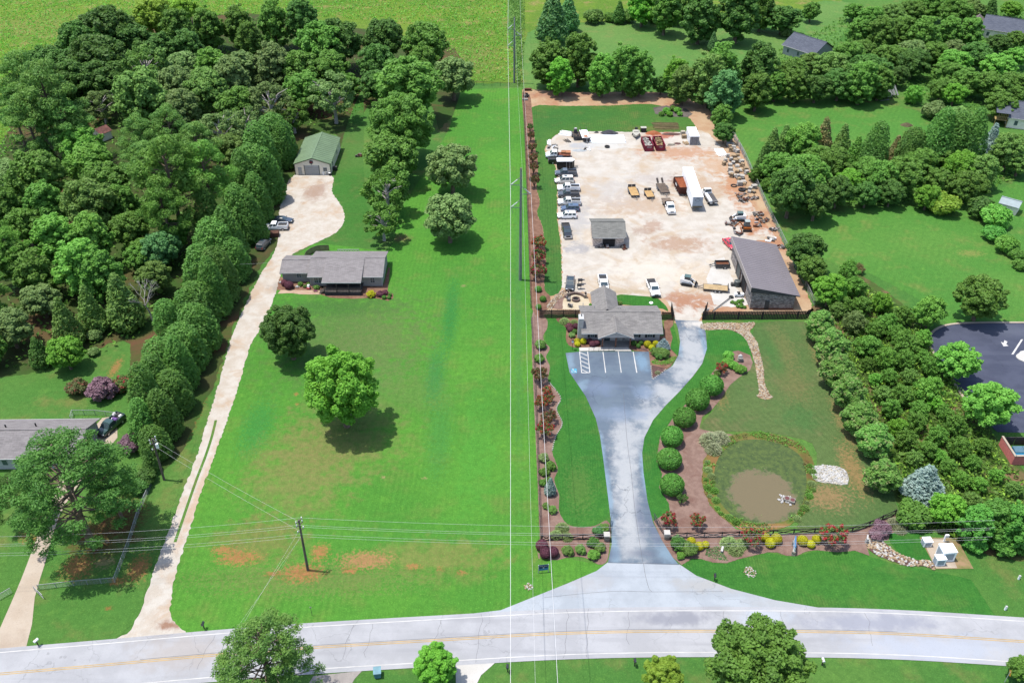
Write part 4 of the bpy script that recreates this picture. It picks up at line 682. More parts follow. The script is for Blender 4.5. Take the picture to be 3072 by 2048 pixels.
stand([('ced:olive',68.4,220.6,2.74),('ced:olive',72.0,222.7,2.76),('ced:olive',87.3,222.7,2.76),('oak:bright',76.5,221.3,4.24),
('ced:brown',82.8,224.5,3.01),('ced:brown',100.6,219.6,2.28),('ced:mid',90.0,218.8,2.50),('ley',93.0,214.4,3.78),
('ley',103.3,216.6,3.59),('ley',109.0,215.2,4.66),('ley',113.5,215.5,4.78),('ley',118.7,217.3,4.04),
('ced:blue',127.5,224.1,2.55),('oak:olive',128.0,215.2,4.04),('oak:olive',130.0,212.4,3.34),('ced:dark',64.8,212.9,2.67)], 'evergreens across the right middle', 'evergreen belt across the right middle')
stand([('oak:mid',66.6,207.9,3.61),('oak:mid',70.7,198.8,5.06),('oak:mid',77.4,211.3,3.55),('oak:mid',80.7,209.2,4.06),
('oak:mid',88.6,205.0,3.58),('oak:mid',90.9,201.0,3.63),('oak:mid',95.6,200.8,4.26),('oak:mid',103.2,209.5,3.74),
('oak:mid',109.8,214.3,3.58),('oak:lime',83.2,201.9,2.90),('oak:lime',112.4,207.1,3.93),('oak:olive',116.7,205.2,3.90),
('oak:mid',104.7,200.4,3.20),('oak:mid',109.1,197.4,3.48),('oak:dark',65.4,190.1,4.90),('oak:dark',71.2,188.7,3.67),
('oak:dark',78.2,195.0,3.35),('oak:dark',85.4,195.1,2.83),('oak:dark',91.5,195.8,2.94),('oak:lime',99.7,194.0,2.82),
('shr:yel',103.0,192.3,3.74),('oak:mid',113.5,198.9,2.87),('scr:yel',65.9,200.9,2.58),('scr:mid',61.9,209.4,1.99),
('scr:mid',64.0,204.1,2.17)], 'trees below the evergreen belt', 'trees below the evergreen belt')
plant('shr:dark', 111.7,190.5,3.31, 'dark round shrub left of pale-roofed shed', group='round shrubs at right edge')
plant('shr:bright', 113.1,186.5,3.56, 'bright green round shrub below pale-roofed shed', group='round shrubs at right edge')
plant('shr:box', 110.0,179.8,2.58, 'green round shrub just below the bright round shrub', group='round shrubs at right edge')
plant('shr:bright', 110.6,174.5,2.62, 'neat green round shrub on edge of right-hand lawn', group='round shrubs at right edge')
plant('shr:mid', 111.6,171.5,1.73, 'smaller round shrub at right edge below neat round shrub', group='round shrubs at right edge')
plant('shr:mid', 110.6,167.1,1.61, 'lowest of the round shrubs at the right edge', group='round shrubs at right edge')
plant('oak:mid', 92.5,147.7,4.46, 'large dark tree on lawn at far edge of car park', group='car park trees')
plant('oak:bright', 81.9,145.2,3.07, 'bright tree at left corner of the car park', group='car park trees')
plant('oak:bright', 80.9,129.0,3.62, 'bright broad tree overhanging left kerb of car park', group='car park trees')
plant('oak:bright', 80.9,116.0,4.12, 'big bright tree above blue dumpster enclosure', group='car park trees')
stand([('map',59.1,140.7,3.09),('map',59.4,134.0,3.15),('map',58.4,126.2,3.11),('map',58.6,120.3,2.87),
('map',58.5,114.0,3.00),('map',59.3,108.7,2.91),('map',58.2,100.9,2.72)], 'maples beside the olive lawn', 'row of young maples')
plant('ced:blue', 64.3,99.4,3.18, 'wide silvery blue evergreen at lower end of maple row', hz=.62)
stand([('oak:dark',63.2,166.9,3.56),('oak:mid',62.9,160.8,2.74),('oak:lime',64.5,152.8,3.18),('scr:mid',71.7,162.8,2.41),
('scr:mid',71.0,156.5,2.52),('scr:mid',70.5,150.2,2.45),('scr:mid',67.0,150.1,2.10),('scr:lime',74.7,150.7,2.46),
('scr:mid',77.3,146.1,2.41),('scr:mid',73.2,143.3,2.38),('scr:grey',67.0,143.7,2.55),('scr:brown',75.0,165.4,1.31),
('scr:olive',65.3,148.8,1.92)], 'bushes beside the dark-roofed barn', 'bushes beside the barn')
stand([('scr:mid',67.3,136.0,2.79),('scr:mid',74.5,136.2,3.03),('scr:mid',70.4,141.7,2.19),('scr:mid',74.2,140.5,2.02),
('scr:bright',69.4,132.0,2.42),('scr:bright',78.8,139.1,2.00),('scr:mid',72.9,131.8,2.25),('scr:mid',76.7,133.3,1.95),
('scr:mid',77.2,129.8,2.23),('scr:mid',66.0,131.7,1.45),('scr:mid',68.7,127.8,1.74),('scr:bright',73.6,122.7,2.77),
('scr:bright',65.9,127.2,1.42),('scr:mid',68.8,121.7,2.30),('scr:olive',65.8,122.6,2.00),('scr:olive',72.3,127.8,1.74)], 'saplings in the upper scrub', 'saplings in the upper scrub')
stand([('scr:mid',70.7,118.4,1.96),('scr:mid',65.7,118.6,2.04),('scr:mid',68.9,114.9,2.07),('scr:lime',65.3,113.6,1.99),
('scr:lime',74.2,120.2,1.68),('scr:mid',74.9,117.9,1.66),('scr:mid',75.1,113.9,2.21),('scr:mid',71.2,111.7,1.97),
('scr:mid',65.5,110.6,2.03),('scr:mid',73.6,108.4,2.36),('scr:mid',68.3,108.4,1.86),('scr:mid',74.7,105.7,1.55),
('scr:mid',70.4,104.6,1.68),('scr:mid',78.1,109.6,1.73),('scr:bright',70.1,107.4,1.43),('scr:bright',71.3,101.7,1.66),
('scr:bright',73.8,100.8,1.51),('scr:bright',77.5,102.9,1.39),('scr:olive',65.6,106.7,1.56),('scr:olive',71.3,97.5,1.62),
('scr:olive',78.9,99.9,1.50)], 'saplings in the lower scrub', 'saplings in the lower scrub')
stand([('oak:lime',65.6,93.8,2.36),('shr:mid',60.8,94.2,2.64),('tall:box',68.2,90.2,2.30),('tall:box',71.2,90.9,2.44),
('tall:box',73.6,89.7,2.55),('shr:box',68.3,89.0,1.80),('shr:box',72.2,88.8,2.18),('shr:box',75.1,88.5,1.92)], 'evergreens above the equipment pad', 'evergreens above the equipment pad')
# ---- garden shrubs
stand([('ball:box', 35.8,125.1,2.11), ('ball:box', 32.6,121.1,2.07), ('ball:box', 29.6,116.5,1.94), ('ball:box', 26.8,111.7,1.97), ('ball:box', 25.6,106.4,1.98), ('ball:box', 25.2,100.5,1.99)], 'big clipped balls beside the driveway', 'clipped ball shrubs beside the drive')
stand([('crape:red', 5.8,175.3,1.95), ('crape:red', 5.7,169.4,1.90), ('crape:red', 5.8,163.2,1.95)], 'red bushes beside the tall steel pole', 'red crape myrtles by the steel pole')
for i, (kd, x, y, R) in enumerate([('crape:dark', 5.1,240.8,1.11), ('crape:redd', 5.2,233.7,1.32), ('crape:redd', 5.4,226.4,1.41), ('crape:redd', 5.5,219.6,1.49), ('crape:redd', 5.6,213.2,1.46), ('crape:redd', 5.6,205.6,1.64)]):
    plant(kd, x, y, R, 'small rusty crape myrtle, %s from the far end of yard-fence bed' % nth(i), group='crape myrtles along the yard fence', hz=1.2)
for i, (kd, x, y, R) in enumerate([('crape:redd', 5.1,127.9,1.74), ('crape:red', 6.3,124.2,1.17), ('crape:red', 5.3,120.7,1.53), ('crape:red', 6.6,122.2,1.00), ('crape:redd', 6.4,117.0,1.50), ('crape:red', 5.6,113.3,1.76)]):
    plant(kd, x, y, R, 'sprawling crape myrtle, %s from the far end of left drive bed' % nth(i), group='crape myrtles in the left drive bed')
for i, (kd, x, y, R) in enumerate([('crape:red', 38.7,130.5,1.36), ('crape:dark', 26.5,98.2,1.02), ('crape:red', 23.8,93.3,1.45), ('crape:red', 28.0,93.2,1.38), ('crape:red', 35.4,89.7,1.74), ('crape:red', 47.6,89.7,2.06)]):
    plant(kd, x, y, R, ['red-tipped crape myrtle beside the pale boulder', 'dark small crape myrtle below the nearest clipped ball', 'red crape myrtle behind right entrance gate', 'crape myrtle between pond and rail fence', 'red crape myrtle among yellow shrubs in rail fence', 'largest deep red crape myrtle right of the white sign'][i], group='crape myrtles by the pond')
for i, (kd, x, y, R) in enumerate([('ball:box', 5.5,158.2,0.73), ('ball:box', 6.4,154.6,0.72), ('ball:box', 5.4,151.7,0.62)]):
    plant(kd, x, y, R, 'little clipped green ball, %s from the steel pole' % nth(i), group='little clipped balls by the patio')
for i, (kd, x, y, R) in enumerate([('shr:olive', 5.5,138.5,1.17), ('shr:mid', 5.1,134.2,0.98), ('shr:reed', 5.2,107.6,0.93), ('shr:mid', 6.3,105.6,0.92), ('shr:mid', 5.2,104.4,0.84), ('shr:mid', 4.9,102.1,0.70), ('shr:mid', 5.8,102.7,0.63), ('ced:blue', 6.0,100.0,1.03), ('shr:olive', 5.3,97.2,0.61), ('shr:olive', 6.3,96.2,0.74)]):
    plant(kd, x, y, R, 'low %s bush, %s from the far end of fence-side mulch' % (CW[kd.split(':')[1]], nth(i)), group='low bushes in the fence-side bed')
for kd, x, y, R, lb in (
    ('tuft:reed', 7.6,92.8,1.05, 'green grass mound behind left rail fence'), ('tuft:reed', 6.6,91.4,0.98, 'lower left grass mound touching left rail fence'), ('tuft:reed', 8.3,91.0,0.85, 'lower right grass mound touching left rail fence'),
    ('shr:teal', 13.0,92.0,0.92, 'blue-green low shrub inside left entrance gate'), ('shr:olive', 13.9,92.6,0.79, 'olive low shrub against left entrance gate'),
    ('ball:wine', 4.4,89.0,0.90, 'upper left burgundy ball at lot corner'), ('ball:wine', 4.9,87.5,0.89, 'middle burgundy ball at lot corner'), ('ball:wine', 6.0,87.7,0.89, 'right burgundy ball at lot corner'),
    ('shr:olive', 8.2,88.1,0.90, 'left olive shrub in roadside bed left of entrance'), ('shr:olive', 10.1,88.3,0.83, 'right olive shrub in roadside bed left of entrance'), ('shr:dark', 12.0,89.7,0.91, 'dark spreading shrub beside left stone pillar'), ('shr:olive', 13.0,88.7,0.84, 'brownish shrub under left stone pillar'), ('shr:bright', 12.0,87.3,0.89, 'vivid green shrub left of the entrance'),
    ('shr:dark', 24.6,89.3,1.29, 'dark olive shrub beside right stone pillar'), ('shr:olive', 26.0,88.1,1.28, 'olive shrub below yellow balls right of entrance'), ('shr:bright', 24.7,87.3,0.64, 'vivid small shrub right of the entrance'),
    ('ball:gold', 26.7,90.0,0.65, 'upper left yellow ball right of entrance'), ('ball:gold', 27.7,89.0,0.71, 'lower yellow ball right of entrance'), ('ball:gold', 28.7,89.4,0.58, 'right yellow ball right of entrance'),
    ('tuft:reed', 32.2,89.7,1.29, 'left soft grass clump before the rail fence'), ('tuft:reed', 33.0,88.5,1.15, 'lower soft grass clump before the rail fence'), ('tuft:reed', 34.1,89.6,1.03, 'right soft grass clump beside red crape myrtle'),
    ('ball:gold', 37.8,90.6,0.71, 'upper left yellow ball left of white sign'), ('ball:gold', 38.3,89.5,0.77, 'lower yellow ball left of white sign'), ('ball:gold', 39.4,90.3,0.84, 'right yellow ball left of white sign'),
    ('ball:gold', 43.2,90.0,0.84, 'left yellow ball right of white sign'), ('ball:gold', 44.3,89.4,0.65, 'lower yellow ball right of white sign'), ('ball:gold', 45.4,90.3,0.71, 'right yellow ball right of white sign'),
    ('shr:plum', 55.5,92.1,1.44, 'large purple shrub behind the stone bed'), ('shr:plum', 54.6,91.2,1.11, 'smaller purple shrub against the stone bed'), ('tuft:straw', 58.3,93.6,1.19, 'pale clump at end of rail fence'), ('tuft:straw', 58.7,92.5,0.99, 'lower pale clump right of purple shrub'),
    ('tuft:straw', 33.5,111.9,1.90, 'big pampas clump above the pond, left half'), ('tuft:straw', 35.2,112.6,1.62, 'big pampas clump above the pond, right half'), ('tuft:straw', 33.6,110.0,1.45, 'lower pampas clump above the pond'),
    ('shr:bright', 41.0,135.0,1.07, 'upper green mound left of pale boulder'), ('shr:bright', 40.4,133.1,1.06, 'second green mound left of pale boulder'), ('shr:bright', 41.4,132.1,0.97, 'third green mound below pale boulder'), ('shr:bright', 42.4,131.0,1.05, 'lowest green mound below pale boulder'), ('shr:olive', 37.9,130.0,0.72, 'olive small shrub beside red-tipped crape myrtle'),
    ('tuft:reed', 10.5,146.9,1.01, 'feathery green clump below black fence'), ('tuft:reed', 12.4,146.5,0.89, 'feathery green clump beside white chimney'), ('ball:wine', 11.3,144.7,0.73, 'upper left burgundy ball beside chimney'), ('ball:wine', 12.6,144.9,0.65, 'right burgundy ball against chimney'), ('ball:wine', 11.5,143.8,0.70, 'lower left burgundy ball beside chimney'), ('ball:dark', 12.3,143.2,0.56, 'dark green ball below burgundy balls by chimney'), ('shr:grey', 11.7,142.0,0.67, 'variegated pale shrub at corner of office'),
    ('ball:gold', 12.6,140.1,0.58, 'upper left yellow ball at office ramp'), ('ball:gold', 13.8,139.9,0.63, 'yellow-green ball at office ramp, right of three'), ('ball:gold', 12.6,139.1,0.60, 'lower left yellow ball at office ramp'),
    ('ball:wine', 15.0,140.0,0.58, 'left burgundy ball under office window'), ('ball:wine', 15.5,139.0,0.66, 'lower burgundy ball under office window'), ('ball:wine', 16.3,139.5,0.64, 'right burgundy ball beside office porch'),
    ('ball:dark', 23.5,139.4,0.55, 'left dark green ball right of office porch'), ('ball:dark', 24.9,139.6,0.53, 'back dark green ball under office window'), ('ball:dark', 24.3,138.6,0.46, 'lower dark green ball right of office porch'),
    ('ball:gold', 26.1,138.9,0.73, 'large yellow ball under right office window'), ('ball:gold', 26.8,137.9,0.64, 'lower yellow ball right of office'), ('ball:gold', 27.7,139.2,0.60, 'yellow ball half behind blue spruce'),
    ('shr:olive', 27.3,136.3,1.02, 'left spreading olive juniper below blue spruce'), ('shr:olive', 28.7,135.8,1.24, 'right spreading olive juniper below blue spruce'), ('shr:dark', 27.8,135.2,0.79, 'dark sprawling juniper above ground cover'),
    ('tuft:straw', 27.0,130.6,0.55, 'pale spiky clump in dark triangular bed'), ('shr:box', 16.1,152.9,0.34, 'small dark shrub beside patio'), ('shr:olive', 22.2,153.3,0.55, 'low brownish shrub on lawn behind office'),
    ('ball:wine', -48.2,160.5,0.75, 'left burgundy ball at left wing of grey house'), ('ball:wine', -47.0,159.4,0.97, 'right burgundy ball at left wing of grey house'), ('shr:mid', -44.8,160.4,0.62, 'green shrub below small window of grey house'), ('shr:olive', -43.7,159.7,0.48, 'brownish shrub left of house porch'), ('shr:mid', -43.2,160.6,0.44, 'dark green shrub beside house downpipe'), ('shr:olive', -41.2,159.2,0.66, 'low straggly plant beside porch steps'),
    ('shr:gold', -29.3,156.3,1.00, 'bright yellow bush at right end of house porch'), ('shr:wine', -27.5,156.4,0.82, 'burgundy bush right of yellow bush at house'), ('shr:wine', -26.6,157.2,0.65, 'smaller burgundy bush at house corner'), ('ball:box', -26.5,155.4,0.48, 'left green ball at house corner bed'), ('ball:box', -25.5,155.4,0.43, 'lower right green ball at house corner bed'), ('ball:box', -25.4,156.4,0.41, 'upper right green ball at house corner bed'),
    ('shr:redd', -78.3,125.0,2.03, 'red-flowering bush on far left lawn, left of dark bush'), ('shr:plum', -73.0,123.7,2.56, 'large dark bush on far left lawn'), ('shr:red', -70.3,125.7,2.04, 'red-flowering bush against cypress row'), ('shr:plum', -63.4,110.1,1.95, 'greyish purple shrub at lower end of cypress row'), ('ced:dark', -58.4,105.1,1.40, 'dark slim evergreen left of transformer pole'), ('shr:dark', -58.4,102.6,1.67, 'dark shrub beside transformer pole'), ('shr:dark', -59.0,100.9,1.65, 'dark shrub against chain-link fence below transformer pole'),
    ('shr:grey', -81.1,141.2,1.52, 'pale grey shrub in shade of left wood'), ('shr:mid', -73.5,116.2,1.20, 'tangled shrub beside loaded pickup truck'), ('shr:grey', -79.6,136.3,1.16, 'small pale shrub on shady left lawn edge')):
    plant(kd, x, y, R, lb)
o = plant('ced:spruce', 29.0,138.2,1.28, 'icy blue spruce at right corner of office', 'tree', hz=.5, name='spruce_tree')
hb = [(45.4,153.8,0.47), (46.0,153.3,0.49), (46.8,154.1,0.49), (47.5,154.4,0.42), (46.2,152.3,0.44), (46.8,152.1,0.46), (47.5,152.0,0.42), (47.1,153.1,0.40)]
for i, (x, y, R) in enumerate(sorted(hb)): plant('shr:mid', x, y, R, 'leafy potted-size bush by barn, %s from left in its cluster' % nth(i), group='bushes at the barn corner')
for i, (kd, x, y, R) in enumerate([('shr:bright', 45.5,253.8,1.16), ('shr:mid', 47.7,255.7,1.03), ('shr:bright', 48.9,254.2,1.16), ('shr:lime', 46.2,251.7,1.02), ('shr:mid', 43.9,251.9,0.89), ('shr:bright', 49.3,251.9,0.89)]): plant(kd, x, y, R, 'leafy vegetable plant, %s in the yard garden patch' % nth(i), group='garden patch plants')
# pond-side grasses
gr = [(32.06,107.10), (31.89,105.28), (32.19,103.80), (31.23,103.11), (32.18,102.53), (31.17,101.18), (32.11,100.61), (31.15,99.48), (31.94,98.55), (31.91,96.90), (32.25,95.82), (48.74,106.29), (48.76,104.79), (48.84,103.50), (47.92,102.14), (47.83,100.80), (46.79,99.48), (46.02,98.09), (45.43,96.90), (44.48,95.82), (43.67,94.75), (33.42,94.93), (34.18,94.04), (33.52,108.84), (36.34,111.48)]
for i, (x, y) in enumerate(sorted(gr)): plant('tuft:' + ('reed', 'mid', 'olive')[i % 3], x, y, .45 + .25 * (i % 2), 'grass clump on the pond bank, %s from left' % nth(i), group='grass clumps round the pond')
# uncountable growth: reeds and weeds on the bank, ground cover, meadow weeds
def scatter(name, label, cat, pts, size, tint, rng, h=.25, asp=.3, up=.6):
    P = np.array([(x, y, rng.uniform(.02, h)) for x, y in pts]); N = rng.normal(size=P.shape) * .7; N[:, 2] += up
    me = cards(P, N, size, rng, name, asp); me.materials.clear(); me.materials.append(LEAF[tint]); return tag(link(name, me), label, cat, kind='stuff')
def fill(poly, n, rng, hole=None):
    xs = [p[0] for p in poly]; ys = [p[1] for p in poly]; out = []
    while len(out) < n:
        p = (rng.uniform(min(xs), max(xs)), rng.uniform(min(ys), max(ys)))
        if inside(p, poly) and not (hole and inside(p, hole)): out.append(p)
    return out
R7 = np.random.default_rng(7)
scatter('bank_reeds', 'mixed reeds and weeds round the pond', 'reeds', [q for q in fill(PO, 2600, R7, PW) if math.sin(q[0] * .9) + math.sin(q[1] * 1.1 + q[0] * .5) > -.2], .22, 'mid', R7, .4)
scatter('bank_weeds', 'rusty dry weeds on the pond bank', 'weeds', [q for q in fill(PO, 1400, R7, PW) if math.sin(q[0] * .7 + 1) + math.sin(q[1] * .9) > .3], .24, 'brown', R7, .3)
WI = [(wx + 4.2 * math.cos(a), wy + 4.4 * math.sin(a)) for a in np.linspace(0, 6.2, 20)]
scatter('pond_weed', 'floating green weed on the pond', 'pond weed', fill(PW, 1100, R7, WI), .18, 'olive', R7, .04, .6, 3)
scatter('ground_cover', 'green creeping ground cover in office bed', 'ground cover', fill([(26.16,134.02), (27.13,134.89), (28.08,134.02), (30.45,135.60), (31.47,135.95), (30.17,133.67), (29.01,132.98), (26.29,133.32)], 700, R7), .16, 'bright', R7, .2)
scatter('ground_cover', 'creeping ground cover between shrubs in sign bed', 'ground cover', fill([(28.74,88.76), (30.67,89.43), (31.42,87.29), (31.55,86.64), (29.58,86.97), (28.43,87.70)], 420, R7), .16, 'teal', R7, .2)
MD = [(-204.05,369.24), (-2.78,369.24), (1.25,280.54), (-16.04,278.63), (-28.26,336.01), (-92.74,351.98), (-142.44,341.20), (-155.43,294.51), (-132.80,213.45)]
scatter('meadow_weeds', 'tall weeds scattered over the meadow', 'weeds', fill(MD, 9000, R7), .5, 'lime', R7, .6, .35, .4)
scatter('meadow_weeds', 'dark weed tufts dotted over the meadow', 'weeds', fill(MD, 1600, R7), .5, 'mid', R7, .9, .35, .3)
scatter('meadow_weeds', 'dry seed heads over the meadow', 'weeds', fill(MD, 3000, R7), .4, 'reed', R7, .7, .2, .4)
scatter('scrub_weeds', 'low weeds covering the scrub between saplings', 'weeds', fill([(65.25,154.79), (73.20,163.15), (82.52,145.49), (79.98,134.20), (82.22,118.10), (80.98,108.33), (82.44,103.31), (77.01,91.45), (66.07,90.60), (60.74,95.82), (61.23,105.28), (61.64,125.22)], 6500, R7), .42, 'mid', R7, .7, .4, .5)
scatter('scrub_weeds', 'yellowish weeds among the scrub saplings', 'weeds', fill([(65.25,154.79), (73.20,163.15), (82.52,145.49), (79.98,134.20), (82.22,118.10), (80.98,108.33), (82.44,103.31), (77.01,91.45), (66.07,90.60), (60.74,95.82), (61.23,105.28), (61.64,125.22)], 2600, R7), .36, 'yel', R7, .8, .4, .5)
scatter('wire_corridor_weeds', 'weedy strip under the far power line', 'weeds', fill([(-1.04,369.24), (5.03,369.24), (4.66,336.01), (3.28,274.87), (1.37,274.87), (-0.64,336.01)], 1400, R7), .5, 'olive', R7, .9, .4, .4)
WF = [(-160.82,307.39), (-101.44,346.52), (-61.99,336.01), (-24.08,274.87), (-45.80,253.88), (-61.37,241.23), (-62.97,185.92), (-69.45,153.19), (-73.80,139.70), (-86.16,132.87), (-95.35,131.55), (-145.51,241.23)]
scatter('undergrowth', 'leafy undergrowth on the left wood floor', 'undergrowth', fill(WF, 9000, R7), .5, 'mid', R7, .9, .5, .6)
scatter('undergrowth', 'leafy undergrowth in the right-hand woods', 'undergrowth', fill([(82.39,298.71), (130.77,351.98), (196.16,351.98), (154.36,260.59), (121.60,247.43), (122.24,278.63), (78.24,267.59)], 5000, R7) + fill([(64.82,218.61), (97.30,226.70), (141.45,232.35), (132.80,213.45), (115.13,201.31), (76.42,194.50), (65.34,192.30)], 4000, R7), .5, 'mid', R7, .9, .5, .6)
# ================================================================== BUILDINGS
def shingle(name, c, c2):
    b = NB(name); b.pos(True)
    br = b.node('ShaderNodeTexBrick'); br.inputs['Scale'].default_value = 1.0; br.inputs['Brick Width'].default_value = .9; br.inputs['Row Height'].default_value = .3
    br.inputs['Mortar Size'].default_value = .012; br.inputs['Color1'].default_value = (*c, 1); br.inputs['Color2'].default_value = (*c2, 1); br.inputs['Mortar'].default_value = (*[x * .5 for x in c], 1); br.inputs['Bias'].default_value = -.1
    b.link(b.pos(), br.inputs['Vector'])
    cc = b.mix(b.ramp(b.noise(1.3, 4, .7, b.vmul((.7, 2.2, 1))), .42, .68, 0, .5), br.outputs['Color'], tuple(x * .62 for x in c)); cc = b.mix(b.ramp(b.noise(.25, 3), .4, .65, 0, .25), cc, c2)
    MATS[name] = b.done(cc, .92, b.noise(6, 3), .3, .02, .15); return MATS[name]
RF_GREY = shingle('grey_shingle', T(158, 154, 152), T(186, 182, 178)); RF_SHED = shingle('shed_shingle', T(146, 146, 142), T(170, 170, 164)); RF_HOUSE = shingle('house_shingle', T(166, 160, 160), T(186, 180, 180)); RF_BLUE = shingle('slate_shingle', T(112, 118, 134), T(130, 136, 150)); RF_PINK = shingle('rose_shingle', T(150, 136, 138), T(166, 152, 152))
W_TAUPE = plain('taupe_siding', (.44, .39, .37), .8, .08); W_SAGE = plain('grey_siding', (.27, .26, .235), .8, .08); W_CREAM = plain('cream_panel', (.74, .68, .57), .6, .07); TRIM = plain('white_trim', T(240, 240, 238), .6, .06); DARK = plain('dark_opening', (.012, .012, .014), .8, .1); BLACKT = plain('black_trim', (.02, .02, .022), .6, .1)
GLASS = plain('window_glass', (.05, .075, .085), .12, .1, spec=.6); GREENM = plain('green_metal', T(142, 170, 130), .5, .09, .4); DKMET = plain('dark_roof_metal', T(158, 150, 154), .55, .05, .3); FASC = plain('fascia_metal', (.26, .235, .225), .55, .06); WOOD = plain('weathered_wood', T(190, 160, 120), .85, .22); DKW = plain('dark_wood', (.045, .036, .032), .85, .25); BRICKR = plain('red_brick', (.42, .13, .115), .9, .12, 2.5); DOORW = plain('white_door', T(232, 236, 238), .5, .05)
def stonewall(name, c1, c2, sc=1.6):
    b = NB(name); b.pos(True)
    v = b.node('ShaderNodeTexVoronoi'); v.inputs['Scale'].default_value = sc; b.link(b.vmul((1, 1, 2.6)), v.inputs['Vector'])
    c = b.mix(b.ramp(b.noise(3, 3), .35, .65), c1, c2); c = b.mix(b.ramp(v.outputs['Distance'], .35, .7, 0, .7), c, tuple(x * .4 for x in c1))
    MATS[name] = b.done(c, .9, v.outputs['Distance'], .8, .05, .2); return MATS[name]
STONE = stonewall('stacked_stone', (.22, .195, .18), (.34, .305, .285)); STONE_P = stonewall('pale_stone', T(206, 194, 176), T(226, 216, 200), 2.2)
def plane4(m, a, b_, c, d, th=.1):
    """a roof slope: a thick sheet with corners a b c d (counter-clockwise from above)"""
    t = [(*p[:2], p[2] + th) for p in (a, b_, c, d)]
    m.add([a, b_, c, d] + t, [(3, 2, 1, 0), (4, 5, 6, 7), (0, 1, 5, 4), (1, 2, 6, 5), (2, 3, 7, 6), (3, 0, 4, 7)])
def gable_roof(parent, x0, x1, y0, y1, ze, zr, axis, mat, th=.12, ridge=True):
    m = MB()
    if axis == 'x':
        ym = (y0 + y1) / 2
        plane4(m, (x0, y0, ze), (x1, y0, ze), (x1, ym, zr), (x0, ym, zr), th); plane4(m, (x0, ym, zr), (x1, ym, zr), (x1, y1, ze), (x0, y1, ze), th)
        rg = ((x0, ym, zr + th + .02), (x1, ym, zr + th + .02))
    else:
        xm = (x0 + x1) / 2
        plane4(m, (x0, y0, ze), (xm, y0, zr), (xm, y1, zr), (x0, y1, ze), th); plane4(m, (xm, y0, zr), (x1, y0, ze), (x1, y1, ze), (xm, y1, zr), th)
        rg = ((xm, y0, zr + th + .02), (xm, y1, zr + th + .02))
    r = m.build('roof', mat, parent)
    if ridge: MB().bar(*rg, .32, .06).build('ridge_cap', mat, r)
    return r
def gable_walls(parent, x0, x1, y0, y1, h, zr, axis, mat, name='wall'):
    m = MB(); m.add([(x0, y0, 0), (x1, y0, 0), (x1, y1, 0), (x0, y1, 0), (x0, y0, h), (x1, y0, h), (x1, y1, h), (x0, y1, h)], [(0, 1, 5, 4), (1, 2, 6, 5), (2, 3, 7, 6), (3, 0, 4, 7)])
    if axis == 'x': ym = (y0 + y1) / 2; m.add([(x0, y0, h), (x0, y1, h), (x0, ym, zr), (x1, y0, h), (x1, y1, h), (x1, ym, zr)], [(0, 1, 2), (3, 5, 4)])
    elif axis == 'y': xm = (x0 + x1) / 2; m.add([(x0, y0, h), (x1, y0, h), (xm, y0, zr), (x0, y1, h), (x1, y1, h), (xm, y1, zr)], [(0, 2, 1), (3, 4, 5)])
    return m.build(name, mat, parent)
def window(parent, x, z, y, w, h, mull=True, shutters=None, side=None):
    """front window on a wall facing -Y (or +X / -X when side is given)"""
    def P(dx0, dx1, d0, d1, z0, z1, mt, nm, par):
        if side is None: q = (x + dx0, x + dx1, y - d1, y - d0, z0, z1)
        else: q = (y + d0 * side if side > 0 else y - d1, y + d1 * side if side > 0 else y - d0, x + dx0, x + dx1, z0, z1)
        return MB().b2(*q).build(nm, mt, par)
    f = P(-w / 2 - .09, w / 2 + .09, .0, .05, z - .09, z + h + .09, TRIM, 'window', parent)
    P(-w / 2, w / 2, .02, .06, z, z + h, GLASS, 'pane', f)
    if mull: P(-w / 2, w / 2, .05, .08, z + h / 2 - .03, z + h / 2 + .03, TRIM, 'glazing_bar', f); P(-.025, .025, .05, .08, z, z + h, TRIM, 'glazing_bar', f)
    if shutters:
        for s in (-1, 1): P(s * (w / 2 + .12 + .2) - .2, s * (w / 2 + .12 + .2) + .2, .0, .06, z - .09, z + h + .09, shutters, 'shutter', parent)
    return f
# ---- office
of = thing('office_building', 'taupe office with grey shingle gables and dark shutters facing parking bays', 'building', (21, 144.5, 0)); X = lambda v: v - 21; Y = lambda v: v - 144.5
gable_walls(of, X(13.75), X(28.6), Y(140.7), Y(148.3), 2.6, 4.2, 'x', W_TAUPE); gable_roof(of, X(13.3), X(29.0), Y(139.6), Y(149.0), 2.55, 4.3, 'x', RF_GREY)
MB().b2(X(13.3), X(29.0), Y(139.5), Y(139.6), 2.42, 2.62).build('gutter', TRIM, of)
gable_walls(of, X(16.5), X(20.8), Y(148.32), Y(153.4), 2.6, 4.0, 'y', W_TAUPE, 'rear_wing'); gable_roof(of, X(16.0), X(21.25), Y(145.2), Y(153.85), 2.55, 4.25, 'y', RF_GREY)
gable_roof(of, X(16.4), X(23.25), Y(137.9), Y(143.2), 2.5, 4.0, 'y', RF_GREY)
m = MB(); m.add([(X(16.9), Y(138.3), 2.55), (X(22.8), Y(138.3), 2.55), (X(19.83), Y(138.3), 3.9)], [(0, 1, 2)]); m.build('gable_panel', W_TAUPE, of)
m = MB(); m.bar((X(16.4), Y(137.86), 2.56), (X(19.83), Y(137.86), 4.06), .06, .2); m.bar((X(19.83), Y(137.86), 4.06), (X(23.25), Y(137.86), 2.56), .06, .2); m.build('barge_board', TRIM, of)
for px_ in (17.35, 19.9, 22.65): MB().b2(X(px_ - .12), X(px_ + .12), Y(138.5), Y(138.74), 0, 2.55).build('porch_post', plain('cedar_post', (.16, .07, .045), .8), of)
MB().b2(X(17.1), X(22.7), Y(138.5), Y(140.6), .05, .16).build('porch_floor', G_cong, of)
